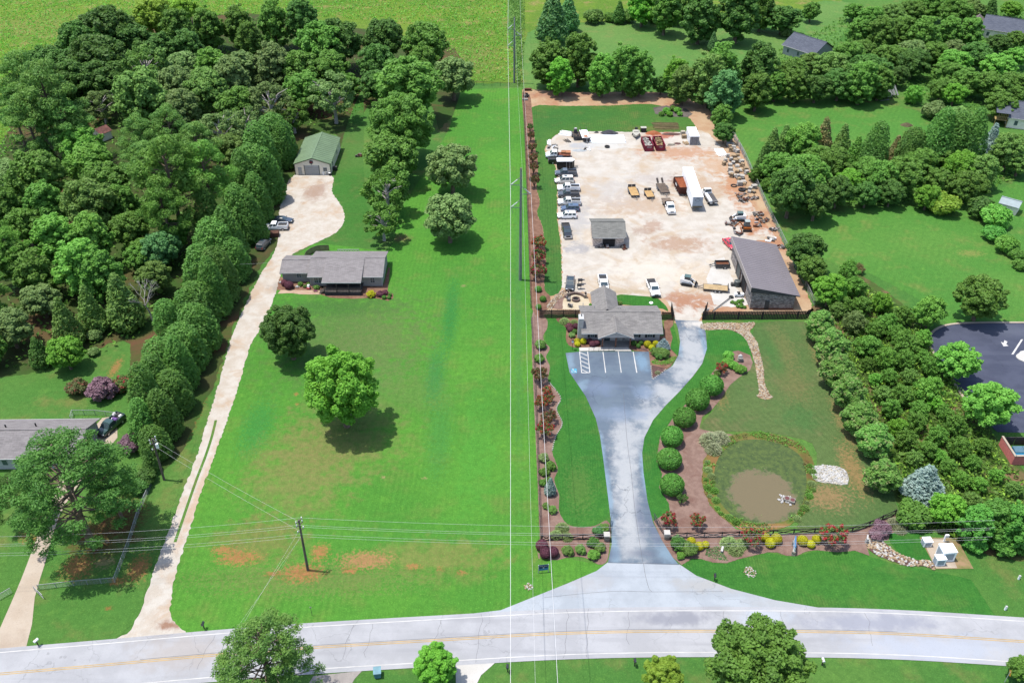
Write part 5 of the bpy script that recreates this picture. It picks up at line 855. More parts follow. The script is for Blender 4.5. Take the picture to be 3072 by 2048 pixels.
d_ = MB().b2(X(17.9), X(19.0), Y(140.62), Y(140.7), .15, 2.3).build('door', BLACKT, of); MB().b2(X(18.05), X(18.85), Y(140.58), Y(140.62), .4, 2.1).build('door_glass', GLASS, d_)
MB().b2(X(20.1), X(22.5), Y(140.5), Y(140.7), .1, 1.1).build('stone_skirt', STONE, of)
window(of, X(15.55), 1.0, Y(140.7), .72, 1.1, True, BLACKT); window(of, X(24.0), 1.0, Y(140.7), .72, 1.1, True, BLACKT); window(of, X(26.7), 1.0, Y(140.7), .85, 1.2, True, BLACKT); window(of, X(21.0), 1.25, Y(140.7), .75, .7, True, BLACKT)
ch = MB(); ch.b2(X(12.85), X(13.72), Y(140.7), Y(142.3), 0, 5.1).build('chimney', W_TAUPE, of); c2 = MB().b2(X(12.8), X(13.76), Y(140.65), Y(142.35), 5.1, 5.22).build('chimney_cap', TRIM, of); MB().cyl(X(13.35), Y(141.7), 5.22, 5.6, .1).build('flue', BLACKT, c2)
MB().b2(X(12.78), X(12.85), Y(140.68), Y(142.32), 0, 5.1).build('chimney_side', TRIM, of)
for vx, vy in ((20.9, 146.5), (21.3, 146.4), (22.1, 145.6), (14.1, 147.9), (16.3, 147.0)): MB().cyl(X(vx), Y(vy), 3.2, 4.1, .06, n=8).build('vent_pipe', TRIM, of)
# ramp, walk and railing
m = MB(); m.add([(12.9, 137.35, .08), (19.7, 137.35, .08), (19.7, 138.45, .08), (12.9, 138.45, .08), (12.9, 137.35, .1), (19.7, 137.35, .25), (19.7, 138.45, .25), (12.9, 138.45, .1)], [(0, 3, 2, 1), (4, 5, 6, 7), (0, 1, 5, 4), (1, 2, 6, 5), (2, 3, 7, 6), (3, 0, 4, 7)]); tag(m.build('ramp', G_conw), kind='structure')
m = MB(); m.prism([(19.75, 137.3), (22.9, 137.3), (22.3, 138.45), (19.75, 138.45)], .07, .16); tag(m.build('pavement', G_conw), kind='structure')
rl = thing('handrail', 'dark metal handrail along the white office ramp', 'handrail', (17, 137.3, .1)); STEEL = plain('dark_steel', (.05, .05, .055), .5, .1, metal=.3); GALV = plain('galvanised_steel', (.42, .43, .44), .45, .12, metal=.4)
for i in range(6): MB().cyl(-2.3 + i * .95, 0, .02, 1.0, .025, n=6).build('post', STEEL, rl)
for z in (.5, .98): MB().bar((-2.3, 0, z), (2.45, 0, z), .04).build('rail', STEEL, rl)
# ---- little stone shed in the yard
sh = thing('stone_shed', 'small stone shed with shingle roof and black opening in yard', 'shed', (21.8, 180.3, 0)); X = lambda v: v - 21.8; Y = lambda v: v - 180.3
W_SH = stonewall('shed_stone', (.52, .42, .36), (.6, .5, .44), 2.)
gable_walls(sh, X(18.3), X(25.25), Y(176.7), Y(184.2), 2.7, 4.2, 'x', W_SH); gable_roof(sh, X(17.9), X(25.7), Y(175.9), Y(184.8), 2.6, 4.25, 'x', RF_SHED)
MB().b2(X(20.45), X(23.25), Y(176.6), Y(176.72), .02, 2.45).build('roller_door', DARK, sh); MB().b2(X(18.25), X(25.3), Y(175.83), Y(175.92), 2.5, 2.68).build('fascia', TRIM, sh)
m = MB(); m.b2(X(20.3), X(20.45), Y(176.58), Y(176.74), 0, 2.55); m.b2(X(23.25), X(23.4), Y(176.58), Y(176.74), 0, 2.55); m.build('door_frame', FASC, sh)
# ---- barn with mono-pitch metal roof
ba = thing('metal_roofed_barn', 'large stone-walled barn with sloping dark metal roof beside yard', 'barn', (53, 161.5, 0)); X = lambda v: v - 53; Y = lambda v: v - 161.5
m = MB(); zl, zr_ = 5.25, 3.35
def bz(x): return zl + (zr_ - zl) * (x - 48.2) / (57.4 - 48.2)
pts = [(48.5, 151.6), (57.3, 151.6), (57.3, 171.4), (48.5, 171.4)]
v = [(X(a), Y(b_), 0) for a, b_ in pts] + [(X(a), Y(b_), bz(a) - .05) for a, b_ in pts]
m.add(v, [(0, 1, 5, 4), (1, 2, 6, 5), (2, 3, 7, 6), (3, 0, 4, 7)]); m.build('wall', STONE, ba)
m = MB(); plane4(m, (X(48.0), Y(151.3), zl + .08), (X(58.15), Y(151.3), zr_ - .1), (X(58.15), Y(171.8), zr_ - .1), (X(48.0), Y(171.8), zl + .08), .14); rb = m.build('roof', DKMET, ba)
for i in range(27):
    y = 151.7 + i * .75; MB().bar((X(48.0), Y(y), zl + .235), (X(58.15), Y(y), zr_ + .055), .05, .03).build('standing_seam', DKMET, rb)
MB().b2(X(47.92), X(48.0), Y(151.25), Y(171.85), zl - 1.0, zl + .22).build('side_fascia', FASC, ba)
m = MB(); m.add([(X(48.0), Y(151.22), zl - .95), (X(48.0), Y(151.22), zl + .2), (X(58.15), Y(151.22), zr_ + .02), (X(58.15), Y(151.22), zr_ - .12)], [(0, 1, 2, 3)]); m.build('gable_fascia', plain('dark_fascia', (.05, .05, .052), .6), ba)
for (a, b_, nm) in ((161.8, 165.2, 'roller_door'), (156.6, 160.0, 'open_doorway')):
    MB().b2(X(48.38), X(48.5), Y(a), Y(b_), .02, 3.6).build(nm, DARK if nm[0] == 'o' else plain('grey_door', T(110, 116, 116), .6, .06), ba)
    for q in (a, b_): MB().b2(X(48.3), X(48.5), Y(q - .1), Y(q + .1), .02, 3.75).build('door_jamb', plain('brown_jamb', (.09, .055, .045), .8), ba)
MB().b2(X(51.4), X(52.25), Y(151.5), Y(151.6), .05, 2.1).build('side_door', plain('dark_door', (.05, .052, .055), .6), ba); MB().b2(X(53.2), X(53.6), Y(151.45), Y(151.6), 3.0, 3.1).build('wall_lamp', TRIM, ba); MB().b2(X(48.45), X(57.35), Y(151.5), Y(151.595), 0.0, .3).build('clay_base', plain('red_clay_base', T(160, 104, 76), .95), ba)
# ---- grey ranch house
ho = thing('ranch_house', 'grey ranch house with pale shingle roof and dark front porch', 'house', (-36, 164, 0)); X = lambda v: v + 36; Y = lambda v: v - 164
gable_walls(ho, X(-48.7), X(-42.6), Y(161.9), Y(167.9), 2.5, 3.4, 'x', W_SAGE, 'wing_wall'); gable_roof(ho, X(-49.1), X(-42.7), Y(161.3), Y(168.5), 2.5, 3.6, 'x', RF_HOUSE)
gable_walls(ho, X(-42.58), X(-27.4), Y(160.2), Y(169.5), 2.6, 4.0, 'x', W_SAGE)
m = MB(); ym = 164.85; zr_ = 4.1
plane4(m, (X(-42.95), Y(159.6), 2.6), (X(-27.05), Y(159.6), 2.6), (X(-27.05), Y(ym), zr_), (X(-42.95), Y(ym), zr_)); plane4(m, (X(-42.95), Y(ym), zr_), (X(-27.05), Y(ym), zr_), (X(-27.05), Y(170.1), 2.6), (X(-42.95), Y(170.1), 2.6)); r_ = m.build('roof', RF_HOUSE, ho)
MB().bar((X(-42.95), Y(ym), zr_ + .12), (X(-27.05), Y(ym), zr_ + .12), .3, .05).build('ridge_cap', RF_HOUSE, r_)
m = MB(); plane4(m, (X(-39.6), Y(157.5), 2.55), (X(-31.37), Y(157.5), 2.55), (X(-31.37), Y(ym), 4.16), (X(-39.6), Y(ym), 4.16)); m.build('porch_roof', RF_HOUSE, ho)
MB().b2(X(-49.1), X(-42.7), Y(161.22), Y(161.3), 2.4, 2.58).build('gutter', TRIM, ho); MB().b2(X(-42.95), X(-39.6), Y(159.52), Y(159.6), 2.5, 2.68).build('gutter', TRIM, ho); MB().b2(X(-31.37), X(-27.05), Y(159.52), Y(159.6), 2.5, 2.68).build('gutter', TRIM, ho); MB().b2(X(-39.6), X(-31.37), Y(157.42), Y(157.5), 2.45, 2.64).build('gutter', TRIM, ho)
MB().b2(X(-39.0), X(-31.35), Y(156.6), Y(160.2), .75, .9).build('deck', plain('deck_board', T(92, 86, 84), .85, .2), ho)
for i in range(4): MB().b2(X(-38.95), X(-31.4), Y(156.5), Y(156.56), .04 + i * .18, .2 + i * .18).build('skirt_board', plain('skirt_wood', T(84, 82, 88), .85, .2), ho)
rp = MB().b2(X(-39.0), X(-31.35), Y(156.56), Y(156.62), 1.72, 1.8).build('porch_rail', DKW, ho)
for i in range(26): MB().b2(X(-38.95 + i * .303), X(-38.9 + i * .303), Y(156.57), Y(156.61), .9, 1.72).build('baluster', DKW, rp)
for px_ in (-39.0, -36.4, -33.9, -31.4): MB().b2(X(px_ - .06), X(px_ + .06), Y(156.6), Y(156.72), .9, 2.55).build('porch_post', DKW, ho)
for i in range(4): MB().b2(X(-40.3 + i * .3), X(-39.0), Y(157.2), Y(158.6), .02 + i * .18, .18 + i * .18).build('step', DKW, ho)
m = MB(); m.bar((X(-40.3), Y(157.15), .9), (X(-39.0), Y(157.15), 1.75), .06, .08); m.build('stair_rail', DKW, ho)
window(ho, X(-45.2), 1.2, Y(161.9), .9, .85); window(ho, X(-41.3), .95, Y(160.2), .75, 1.2); window(ho, X(-40.35), .95, Y(160.2), .75, 1.2); window(ho, X(-29.4), .95, Y(160.2), .85, 1.2)
MB().b2(X(-36.0), X(-35.0), Y(160.1), Y(160.2), .9, 2.4).build('door', plain('wine_door', (.12, .02, .025), .5), ho); MB().b2(X(-33.6), X(-32.2), Y(160.1), Y(160.2), 1.5, 2.3).build('window', GLASS, ho)
for px_, py_ in ((-48.66, 161.85), (-42.52, 160.14), (-27.46, 160.14)): MB().b2(X(px_ - .05), X(px_ + .05), Y(py_ - .08), Y(py_), .05, 2.5).build('downpipe', TRIM, ho)
# curved deck fence and small deck behind the house
df = thing('deck_fence', 'curved bamboo deck fence behind the grey house', 'fence', (-40, 171, 0)); pts = [(-45.61,169.76), (-45.63,171.75), (-45.00,173.32), (-43.80,174.46), (-42.47,174.83), (-41.06,174.83)]
pp = spline(pts, 4, False); BAM = plain('bamboo', T(214, 196, 146), .8, .2)
for i in range(len(pp) - 1):
    a, b_ = pp[i], pp[i + 1]; m = MB(); m.bar((a[0] + 40, a[1] - 171, .7), (b_[0] + 40, b_[1] - 171, .7), .05, 1.3); m.build('fence_panel', BAM, df); MB().bar((a[0] + 40, a[1] - 171, 1.4), (b_[0] + 40, b_[1] - 171, 1.4), .1, .07).build('top_rail', DKW, df)
bd = thing('back_deck', 'raised back deck with white railing behind grey house', 'deck', (-36.5, 170.8, 0)); MB().b2(-2.2, 2.6, -.2, 1.6, .6, .75).build('deck_floor', plain('deck_board', T(92, 86, 84)), bd)
for i in range(9): MB().b2(-2.1 + i * .57, -2.0 + i * .57, 1.5, 1.6, .0, 1.7).build('post', GALV, bd)
MB().b2(-2.15, 2.6, 1.5, 1.6, 1.7, 1.8).build('rail', TRIM, bd)
# ---- green-roofed garage
ga = thing('metal_garage', 'cream metal garage with green ridged roof at end of gravel drive', 'garage', (-51.3, 221, 0)); X = lambda v: v + 51.3; Y = lambda v: v - 221
gable_walls(ga, X(-55.95), X(-46.85), Y(213.0), Y(229.1), 3.0, 4.55, 'y', W_CREAM); gr_ = gable_roof(ga, X(-56.2), X(-46.55), Y(212.8), Y(229.3), 3.02, 4.6, 'y', GREENM)
for i in range(16):
    for s in (-1, 1): MB().bar((0, -7.9 + i * 1.05, 4.75), (s * 4.8, -7.9 + i * 1.05, 3.17), .06, .04).build('roof_rib', GREENM, gr_)
gd = MB().b2(X(-53.4), X(-49.75), Y(212.93), Y(213.0), .02, 2.6).build('garage_door', DOORW, ga)
for i in range(1, 5): MB().b2(X(-53.4), X(-49.75), Y(212.9), Y(212.93), .5 * i, .5 * i + .03).build('door_groove', FASC, gd)
m = MB(); GTR = plain('green_trim', T(60, 84, 62), .6)
for q in (-53.5, -49.7): m.b2(X(q - .06), X(q + .06), Y(212.9), Y(213.0), 0, 2.7)
for q in (-56.0, -46.8): m.b2(X(q - .08), X(q + .08), Y(212.92), Y(213.05), 0, 3.0)
m.build('corner_trim', GTR, ga); m = MB(); m.bar((X(-56.2), Y(212.78), 3.05), (0, Y(212.78), 4.63), .05, .18); m.bar((0, Y(212.78), 4.63), (X(-46.55), Y(212.78), 3.05), .05, .18); m.build('barge_board', GTR, ga)
md = MB().b2(X(-55.2), X(-54.25), Y(212.92), Y(213.0), .05, 2.1).build('side_door', DOORW, ga); MB().b2(X(-54.42), X(-54.34), Y(212.86), Y(212.92), 1.0, 1.1).build('handle', STEEL, md)
window(ga, X(-48.2), 1.1, Y(213.0), .85, .85); window(ga, Y(216.5), 1.2, X(-46.85), .8, .8, True, None, 1); window(ga, Y(223.5), 1.2, X(-46.85), .8, .8, True, None, 1)
m = MB(); m.tube([(X(-51.55), Y(212.96), 3.6), (X(-51.55), Y(212.84), 3.6)], .52, 20); em = m.build('round_emblem', plain('emblem_dark', (.03, .025, .035), .6), ga); MB().b2(X(-51.85), X(-51.25), Y(212.8), Y(212.83), 3.5, 3.68).build('emblem_band', plain('emblem_red', (.35, .05, .05), .6), em); m = MB(); m.tube([(X(-51.55) + .47 * math.cos(a), Y(212.83), 3.6 + .47 * math.sin(a)) for a in np.linspace(0, 6.2832, 18)], .02, 4); m.build('emblem_ring', TRIM, em)
MB().b2(X(-51.65), X(-51.45), Y(212.8), Y(212.95), 2.8, 2.95).build('door_lamp', TRIM, ga)
# ---- far houses and sheds
def far_house(label, x, y, rz, w, d, h, zr, roof, wall, wins=3, name='far_house'):
    t = thing(name, label, 'house', (x, y, 0), rz); gable_walls(t, -w / 2, w / 2, -d / 2, d / 2, h, zr, 'x', wall); r = gable_roof(t, -w / 2 - .5, w / 2 + .5, -d / 2 - .5, d / 2 + .5, h, zr + .1, 'x', roof)
    for s in (-1, 1): MB().bar((-w / 2 - .5, s * (d / 2 + .55), h), (w / 2 + .5, s * (d / 2 + .55), h), .12, .16).build('gutter', TRIM, r)
    for i in range(wins): window(t, -w / 2 + w * (i + .5) / wins, 1., -d / 2, .8, 1.2, False); window(t, -d / 2 + d * (i + .5) / wins, 1., -w / 2, .8, 1.2, False, None, -1)
    for i in range(3): MB().cyl(-w / 4 + i * w / 5, .8 + .3 * i, h + .5, zr + .3, .12, n=8).build('roof_vent', BLACKT, r)
    return t
far_house('far white house with blue-grey roof on upper lawn', *(100.35,304.04), RAD(-52), 12.5, 10.5, 3., 6., RF_BLUE, plain('white_siding', T(222, 226, 226), .7, .05))
t = far_house('far brick house with blue-grey roof in top right corner', *(175.85,324.08), RAD(-32), 14, 11, 3.2, 6.4, RF_BLUE, W_CREAM)
gable_walls(t, -12.5, -6.9, -8.5, 2, 3., 5.2, 'y', W_CREAM, 'wing_wall'); gable_roof(t, -13.2, -6.2, -9.2, 2.6, 3., 5.6, 'y', RF_PINK)
t = far_house('slate-roofed house with timber back deck at right edge', *(149.13,245.92), RAD(-20), 13, 10, 3., 6., RF_BLUE, W_CREAM)
WDK = plain('yellow_deck_timber', T(196, 172, 110), .85, .15)
for i in range(6): MB().bar((-9.2 + i * .45, -5.3, 2.2), (-9.2 + i * .45, -5.3, 4.3), .14).build('porch_post', WDK, t)
MB().b2(-10, -6.6, -5.6, -1, 2.05, 2.2).build('deck_floor', WDK, t); MB().bar((-10, -5.5, 3.1), (-6.6, -5.5, 3.1), .14).build('deck_rail', WDK, t)
for px_, py_ in ((-9.8, -5.4), (-6.8, -5.4), (-9.8, -1.2)): MB().bar((px_, py_, 0), (px_, py_, 2.1), .2).build('deck_leg', WDK, t)
m = MB(); plane4(m, (-10.2, -5.9, 4.2), (-6.4, -5.9, 4.2), (-6.4, -1, 5.2), (-10.2, -1, 5.2)); m.build('porch_roof', RF_BLUE, t)
far_house('long grey-roofed house at left edge half hidden by pine', *(-82.25,109.83), RAD(1), 24, 8.5, 2.7, 4.6, RF_HOUSE, TRIM, 5)
ws = thing('wood_shed', 'old pale shed with rusty roof deep in the left wood', 'shed', (*(-114.09,235.84), 0), RAD(-35)); gable_walls(ws, -1.9, 1.9, -1.6, 1.6, 2.3, 3.4, 'y', W_CREAM); m = MB(); plane4(m, (-2.2, -1.9, 2.2), (0, -1.9, 3.4), (0, 1.9, 3.4), (-2.2, 1.9, 2.2), .05); plane4(m, (0, -1.9, 3.4), (2.2, -1.9, 2.2), (2.2, 1.9, 2.2), (0, 1.9, 3.4), .05); m.build('roof', plain('rusty_roof', T(140, 92, 84), .8, .4), ws); MB().b2(-.4, .4, -1.66, -1.6, .05, 1.9).build('door', FASC, ws)
cs = thing('collapsed_shed', 'collapsed grey plank shed at the edge of middle right lawn', 'shed', (*(114.18,266.87), 0), RAD(12)); r6 = random.Random(6); GPL = plain('grey_plank', T(150, 156, 152), .9, .2)
for i in range(13): MB().box(-3.2 + i * .55 + r6.uniform(-.1, .1), r6.uniform(-.3, .3), 1.1 + i * .07, .5, 4.2 + r6.uniform(-.4, .4), .06, r6.uniform(-.12, .12), RAD(28) + r6.uniform(-.1, .1)).build('roof_plank', GPL, cs)
for i in range(5): MB().box(-2.8 + i * 1.4, -2.1, .5, .14, .14, 1.4 + i * .1, 0, r6.uniform(-.4, .4)).build('post', DKW, cs)
MB().box(-1.5, -3.0, .12, 3.2, .35, .08, .1).build('fallen_plank', GPL, cs)
ps = thing('pale_roofed_shed', 'small shed with pale blue roof behind round shrubs', 'shed', (*(119.84,193.61), 0), RAD(-38)); gable_walls(ps, -2, 2, -1.7, 1.7, 2.1, 3, 'x', W_CREAM); gable_roof(ps, -2.3, 2.3, -2, 2, 2.1, 3.05, 'x', plain('pale_roof', T(188, 206, 210), .6, .08))
# dumpster enclosure
de = thing('dumpster_enclosure', 'red brick dumpster enclosure with pale coping beside car park', 'enclosure', (0, 0, 0)); (x0, y0) = (81.80,111.34); (x1, y1) = (81.79,106.53)
DX = x1 - x0; de.location = (x1, y1, 0)
hE = 1.9; L_ = y0 - y1
for nm, q in (('side_wall', (0, .25, 0, L_)), ('front_wall', (.26, 4.6, 0, .25)), ('far_wall', (4.61, 4.86, 0, L_))):
    w_ = MB().b2(*q, 0, hE).build(nm, BRICKR, de); MB().b2(q[0] - .04, q[1] + .04, q[2] - .04, q[3] + .04, hE, hE + .12).build('coping', G_con, w_)
for i in range(2): MB().b2(.3 + i * 2.15, 2.35 + i * 2.15, L_ - .1, L_, .1, 1.8).build('gate', plain('gate_slat', (.045, .04, .04), .7), de)
du = thing('dumpster', 'blue steel dumpster inside the red brick enclosure', 'dumpster', (x1 + 2.5, y1 + 1.9, 0)); BLU = plain('dumpster_blue', T(60, 160, 205), .5, .12); BLD = plain('dumpster_lid', T(110, 150, 170), .5, .1)
m = MB(); m.loft([[(-1.5, -.75, .15), (1.5, -.75, .15), (1.5, .75, .15), (-1.5, .75, .15)], [(-1.6, -1.0, 1.2), (1.6, -1.0, 1.2), (1.6, .85, 1.6), (-1.6, .85, 1.6)]]); m.build('bin', BLU, du)
for i in range(2): MB().box(-.8 + i * 1.6, .2, 1.55, 1.55, 1.3, .06, 0, RAD(10)).build('lid', BLD, du)
MB().b2(-1.45, 1.45, -1.25, -.95, .7, .95).build('lift_pocket', BLU, du)
# ================================================================== VEHICLES (each built pointing along +X, origin on the ground)
RUB = plain('tyre_rubber', (.022, .022, .023), .85, .15); RIM = plain('wheel_rim', (.45, .45, .46), .35, .1, metal=.5); VGL = plain('vehicle_glass', (.035, .055, .065), .08, .1, spec=.8); HLP = plain('headlamp', (.7, .72, .74), .15, .05, spec=.8); TLP = plain('tail_lamp', (.4, .02, .02), .3, .1); BUMP = plain('bumper_dark', (.05, .05, .052), .5, .1); CHR = plain('chrome', (.62, .62, .64), .2, .05, metal=.8); LINER = plain('bed_liner', (.03, .03, .032), .8, .2)
def paint(name, c): return plain('paint_' + name, c, .32, .05, .5, .5, 0., .6)
WHT = paint('white', (.78, .78, .77)); BLK = paint('black', (.012, .013, .015)); GRY = paint('grey', (.06, .064, .07)); SLV = paint('silver', (.46, .47, .47)); NVY = paint('slate_blue', (.06, .09, .15)); CHM = paint('champagne', (.52, .50, .45)); DKB = paint('midnight', (.035, .05, .075)); RED = paint('red', (.45, .03, .05)); STEELB = paint('steel_blue', (.07, .085, .105))
_w = {}
def wheel(par, x, y, r, w=.24, dual=False):
    k = (round(r, 2), round(w, 2))
    if k not in _w:
        m = MB(); m.tube([(0, -w / 2, 0), (0, -w * .42, 0), (0, w * .42, 0), (0, w / 2, 0)], [r * .82, r, r, r * .82], 16); q = MB(); q.tube([(0, -w / 2 - .012, 0), (0, w / 2 + .012, 0)], r * .58, 12)
        _w[k] = (m.mesh('tyre', RUB), q.mesh('rim', RIM))
    t = link('wheel', _w[k][0], par, (x, y, r)); link('rim', _w[k][1], t); return t
def sec(x, w0, z0, w1, z1, w2, z2): return [(x, -w0, z0), (x, w0, z0), (x, w1, z1), (x, w2, z2), (x, -w2, z2), (x, -w1, z1)]
def cabin(par, mat, x0, x1, x2, x3, wb, wt, zb, zt, doors=2, crew=True):
    """x0 rear base, x1 roof rear, x2 roof front, x3 windscreen base"""
    m = MB(); R = lambda x, w, z: [(x, -w, z), (x, w, z)]
    b0 = [(x0, -wb, zb), (x0, wb, zb), (x3, wb, zb), (x3, -wb, zb)]; t0 = [(x1, -wt, zt), (x1, wt, zt), (x2, wt, zt), (x2, -wt, zt)]
    c0 = [((x0 + x1) / 2 - .0, -(wb + wt) / 2, (zb + zt) / 2), ((x0 + x1) / 2, (wb + wt) / 2, (zb + zt) / 2), ((x2 + x3) / 2, (wb + wt) / 2, (zb + zt) / 2), ((x2 + x3) / 2, -(wb + wt) / 2, (zb + zt) / 2)]
    tt = [(x1 + .08, -wt + .1, zt + .05), (x1 + .08, wt - .1, zt + .05), (x2 - .08, wt - .1, zt + .05), (x2 - .08, -wt + .1, zt + .05)]
    m.loft([b0, c0, t0, tt]); m.build('cabin', mat, par)
    def lerp(a, b, t): return tuple(a[i] + (b[i] - a[i]) * t for i in range(3))
    def pane(nm, a, b_, c, d, out, lo=.12, hi=.9, e=.06):
        p = lerp(a, d, lo), lerp(b_, c, lo), lerp(b_, c, hi), lerp(a, d, hi)
        p = [lerp(p[0], p[1], e), lerp(p[1], p[0], e), lerp(p[2], p[3], e), lerp(p[3], p[2], e)]
        q = [tuple(v[i] + out[i] * .02 for i in range(3)) for v in p]; r = [tuple(v[i] - out[i] * .03 for i in range(3)) for v in p]
        MB().add(q + r, [(0, 1, 2, 3), (0, 4, 5, 1), (1, 5, 6, 2), (2, 6, 7, 3), (3, 7, 4, 0)]).build(nm, VGL, par)
    pane('windscreen', b0[3], b0[2], t0[2], t0[3], (.7, 0, .7)); pane('rear_glass', b0[1], b0[0], t0[0], t0[1], (-.8, 0, .5))
    for s, i, j in ((-1, 0, 3), (1, 1, 2)):
        for k in range(doors):
            f0, f1 = k / doors, (k + 1) / doors
            pane('side_window', lerp(b0[i], b0[j], f0), lerp(b0[i], b0[j], f1), lerp(t0[i], t0[j], f1), lerp(t0[i], t0[j], f0), (0, s, .25), .18, .88, .1)
def front_rear(t, L, W, zh, zt, dark=True, x_off=0):
    for s in (-1, 1):
        MB().box(L / 2 + .0, s * (W / 2 - .28), zh, .1, .36, .18).build('headlight', HLP, t); MB().box(-L / 2 + .0, s * (W / 2 - .14), zt, .08, .16, .34).build('tail_light', TLP, t)
        MB().box(L * .16, s * (W / 2 + .12), zt + .28, .12, .22, .17).build('wing_mirror', BUMP, t)
    MB().box(L / 2 + .02, 0, .52, .16, W * .92, .24).build('front_bumper', BUMP if dark else CHR, t); MB().box(-L / 2 - .02, 0, .52, .14, W * .9, .22).build('rear_bumper', BUMP if dark else CHR, t); MB().box(L / 2 + .03, 0, zh, .08, W * .4, .3).build('grille', BUMP, t)
def pickup(label, loc, rz, col, L=5.7, group=None, cover=False, chrome=False, name='pickup_truck', bed=True):
    t = thing(name, label, 'pickup truck', (*loc, 0), rz, group); W = 1.96; h = W / 2; a = L / 2
    m = MB(); m.loft([sec(-a, h * .95, .55, h * .97, .8, h * .95, 1.12), sec(-a + .05, h * .98, .5, h, .85, h * .97, 1.14), sec(.36 * a, h, .45, h, .85, h * .96, 1.14), sec(.55 * a, h, .45, h, .85, h * .9, 1.15), sec(.93 * a, h * .96, .45, h * .97, .8, h * .84, 1.06), sec(a, h * .88, .55, h * .9, .78, h * .78, .98)])
    m.build('body', col, t)
    xb = -.16 * a; cabin(t, col, xb, xb + .16, .28 * a, .58 * a, h * .94, h * .78, 1.12, 1.82)
    if bed:
        m = MB(); x0, x1 = -a + .08, xb - .06
        MB().b2(x0 + .06, x1 - .04, -h + .16, h - .16, 1.145, 1.155).build('bed_floor', col if cover else LINER, t) if not cover else MB().b2(x0, x1, -h + .1, h - .1, 1.14, 1.22).build('bed_cover', LINER, t)
        if not cover:
            for q in ((x0, x1, -h + .03, -h + .16), (x0, x1, h - .16, h - .03), (x0, x0 + .06, -h + .17, h - .17)): MB().b2(*q, 1.13, 1.42).build('bed_side' if q[1] - q[0] > 1 else 'tailgate', col, t)
    for x in (-.60 * a, .66 * a):
        for s in (-1, 1): wheel(t, x, s * (h - .1), .38, .26)
    front_rear(t, L, W, .85, .9, not chrome); return t
def car(label, loc, rz, col, L=4.6, H=1.65, kind='suv', group=None):
    t = thing('suv' if kind == 'suv' else 'sedan', label, 'car', (*loc, 0), rz, group); W = 1.86; h = W / 2; a = L / 2; zb = .98 if kind == 'suv' else .88
    m = MB(); m.loft([sec(-a, h * .85, .45, h * .9, .7, h * .84, zb - .04), sec(-.9 * a, h * .97, .35, h, .65, h * .93, zb), sec(.35 * a, h, .32, h, .65, h * .94, zb), sec(.55 * a, h, .32, h, .65, h * .88, zb - .02), sec(.9 * a, h * .94, .35, h * .95, .62, h * .8, zb - .18), sec(a, h * .78, .45, h * .82, .62, h * .7, zb - .3)]); m.build('body', col, t)
    if kind == 'suv': cabin(t, col, -.97 * a, -.84 * a, .18 * a, .5 * a, h * .93, h * .74, zb - .02, H - .05, 3)
    else: cabin(t, col, -.86 * a, -.5 * a, .1 * a, .45 * a, h * .92, h * .72, zb - .02, H - .05, 2)
    MB().b2(-.25 * a, .02 * a, -.34, .34, H, H + .015).build('sunroof', VGL, t)
    for x in (-.62 * a, .64 * a):
        for s in (-1, 1): wheel(t, x, s * (h - .09), .34, .22)
    front_rear(t, L, W, zb - .27, zb - .12); return t
PI = math.pi; G1 = 'vehicles parked along the yard lawn'; PB = PI
# row along the lawn
def flatbed_truck(label, loc, rz, deckmat, L=6.8, group=None, load=None, crew=True):
    t = thing('flatbed_truck', label, 'truck', (*loc, 0), rz, group); W = 2.0; h = W / 2; a = L / 2; n = .12 * a if crew else .3 * a
    m = MB(); m.loft([sec(n - .1, h, .5, h, .9, h * .96, 1.3), sec(.55 * a, h, .5, h, .9, h * .95, 1.3), sec(.66 * a, h, .5, h, .9, h * .88, 1.28), sec(.94 * a, h * .96, .5, h * .97, .85, h * .84, 1.18), sec(a, h * .88, .6, h * .9, .85, h * .78, 1.08)]); m.build('body', WHT, t)
    cabin(t, WHT, n - .08, n, .5 * a, .68 * a, h * .95, h * .8, 1.28, 2.05)
    MB().b2(-a, n - .2, -1.1, 1.1, .95, 1.08).build('flat_deck', deckmat, t); MB().b2(n - .32, n - .22, -1.1, 1.1, 1.08, 2.1).build('headboard', BLACKT, t); MB().b2(-a + .2, n, -.4, .4, .6, .94).build('chassis', BUMP, t)
    for x in (-.58 * a, .72 * a):
        for s in (-1, 1): wheel(t, x, s * (h - .12), .41, .28)
    front_rear(t, L, W, .95, .8, False); return t
flatbed_truck('white crew-cab flatbed truck with rusty load at far end of row', (12.35,223.42), PI, plain('rusty_deck', T(150, 92, 70), .9, .3), 6.6, G1)
t = thing('rusty_crate', 'rusty orange boxes loaded on the white flatbed truck', 'crate', (*(14.50,224.01), 1.08)); ORB = plain('orange_ply', T(214, 150, 108), .9, .2)
MB().b2(-.2, 1.2, -.9, .6, 0, .5).build('box', ORB, t); MB().b2(-1.3, -.25, -.6, .5, 0, .45).build('box', ORB, t); MB().b2(-1.2, -.2, .55, .95, 0, .35).build('box', plain('rusty_deck', T(150, 92, 70)), t)
pickup('black pickup parked tail-out next to white flatbed truck', (12.59,220.16), 0, BLK, 5.9, G1)
et = thing('enclosed_trailer', 'black enclosed cargo trailer with white roof in parked row', 'trailer', (*(14.03,216.97), 0), RAD(1), G1)
m = MB(); m.prism([(-2.3, -1.05), (1.6, -1.05), (2.3, 0), (1.6, 1.05), (-2.3, 1.05)], .45, 2.35); m.build('box', plain('trailer_black', (.014, .014, .015), .4), et); m = MB(); m.prism([(-2.36, -1.1), (1.62, -1.1), (2.38, 0), (1.62, 1.1), (-2.36, 1.1)], 2.36, 2.45); m.build('roof', WHT, et)
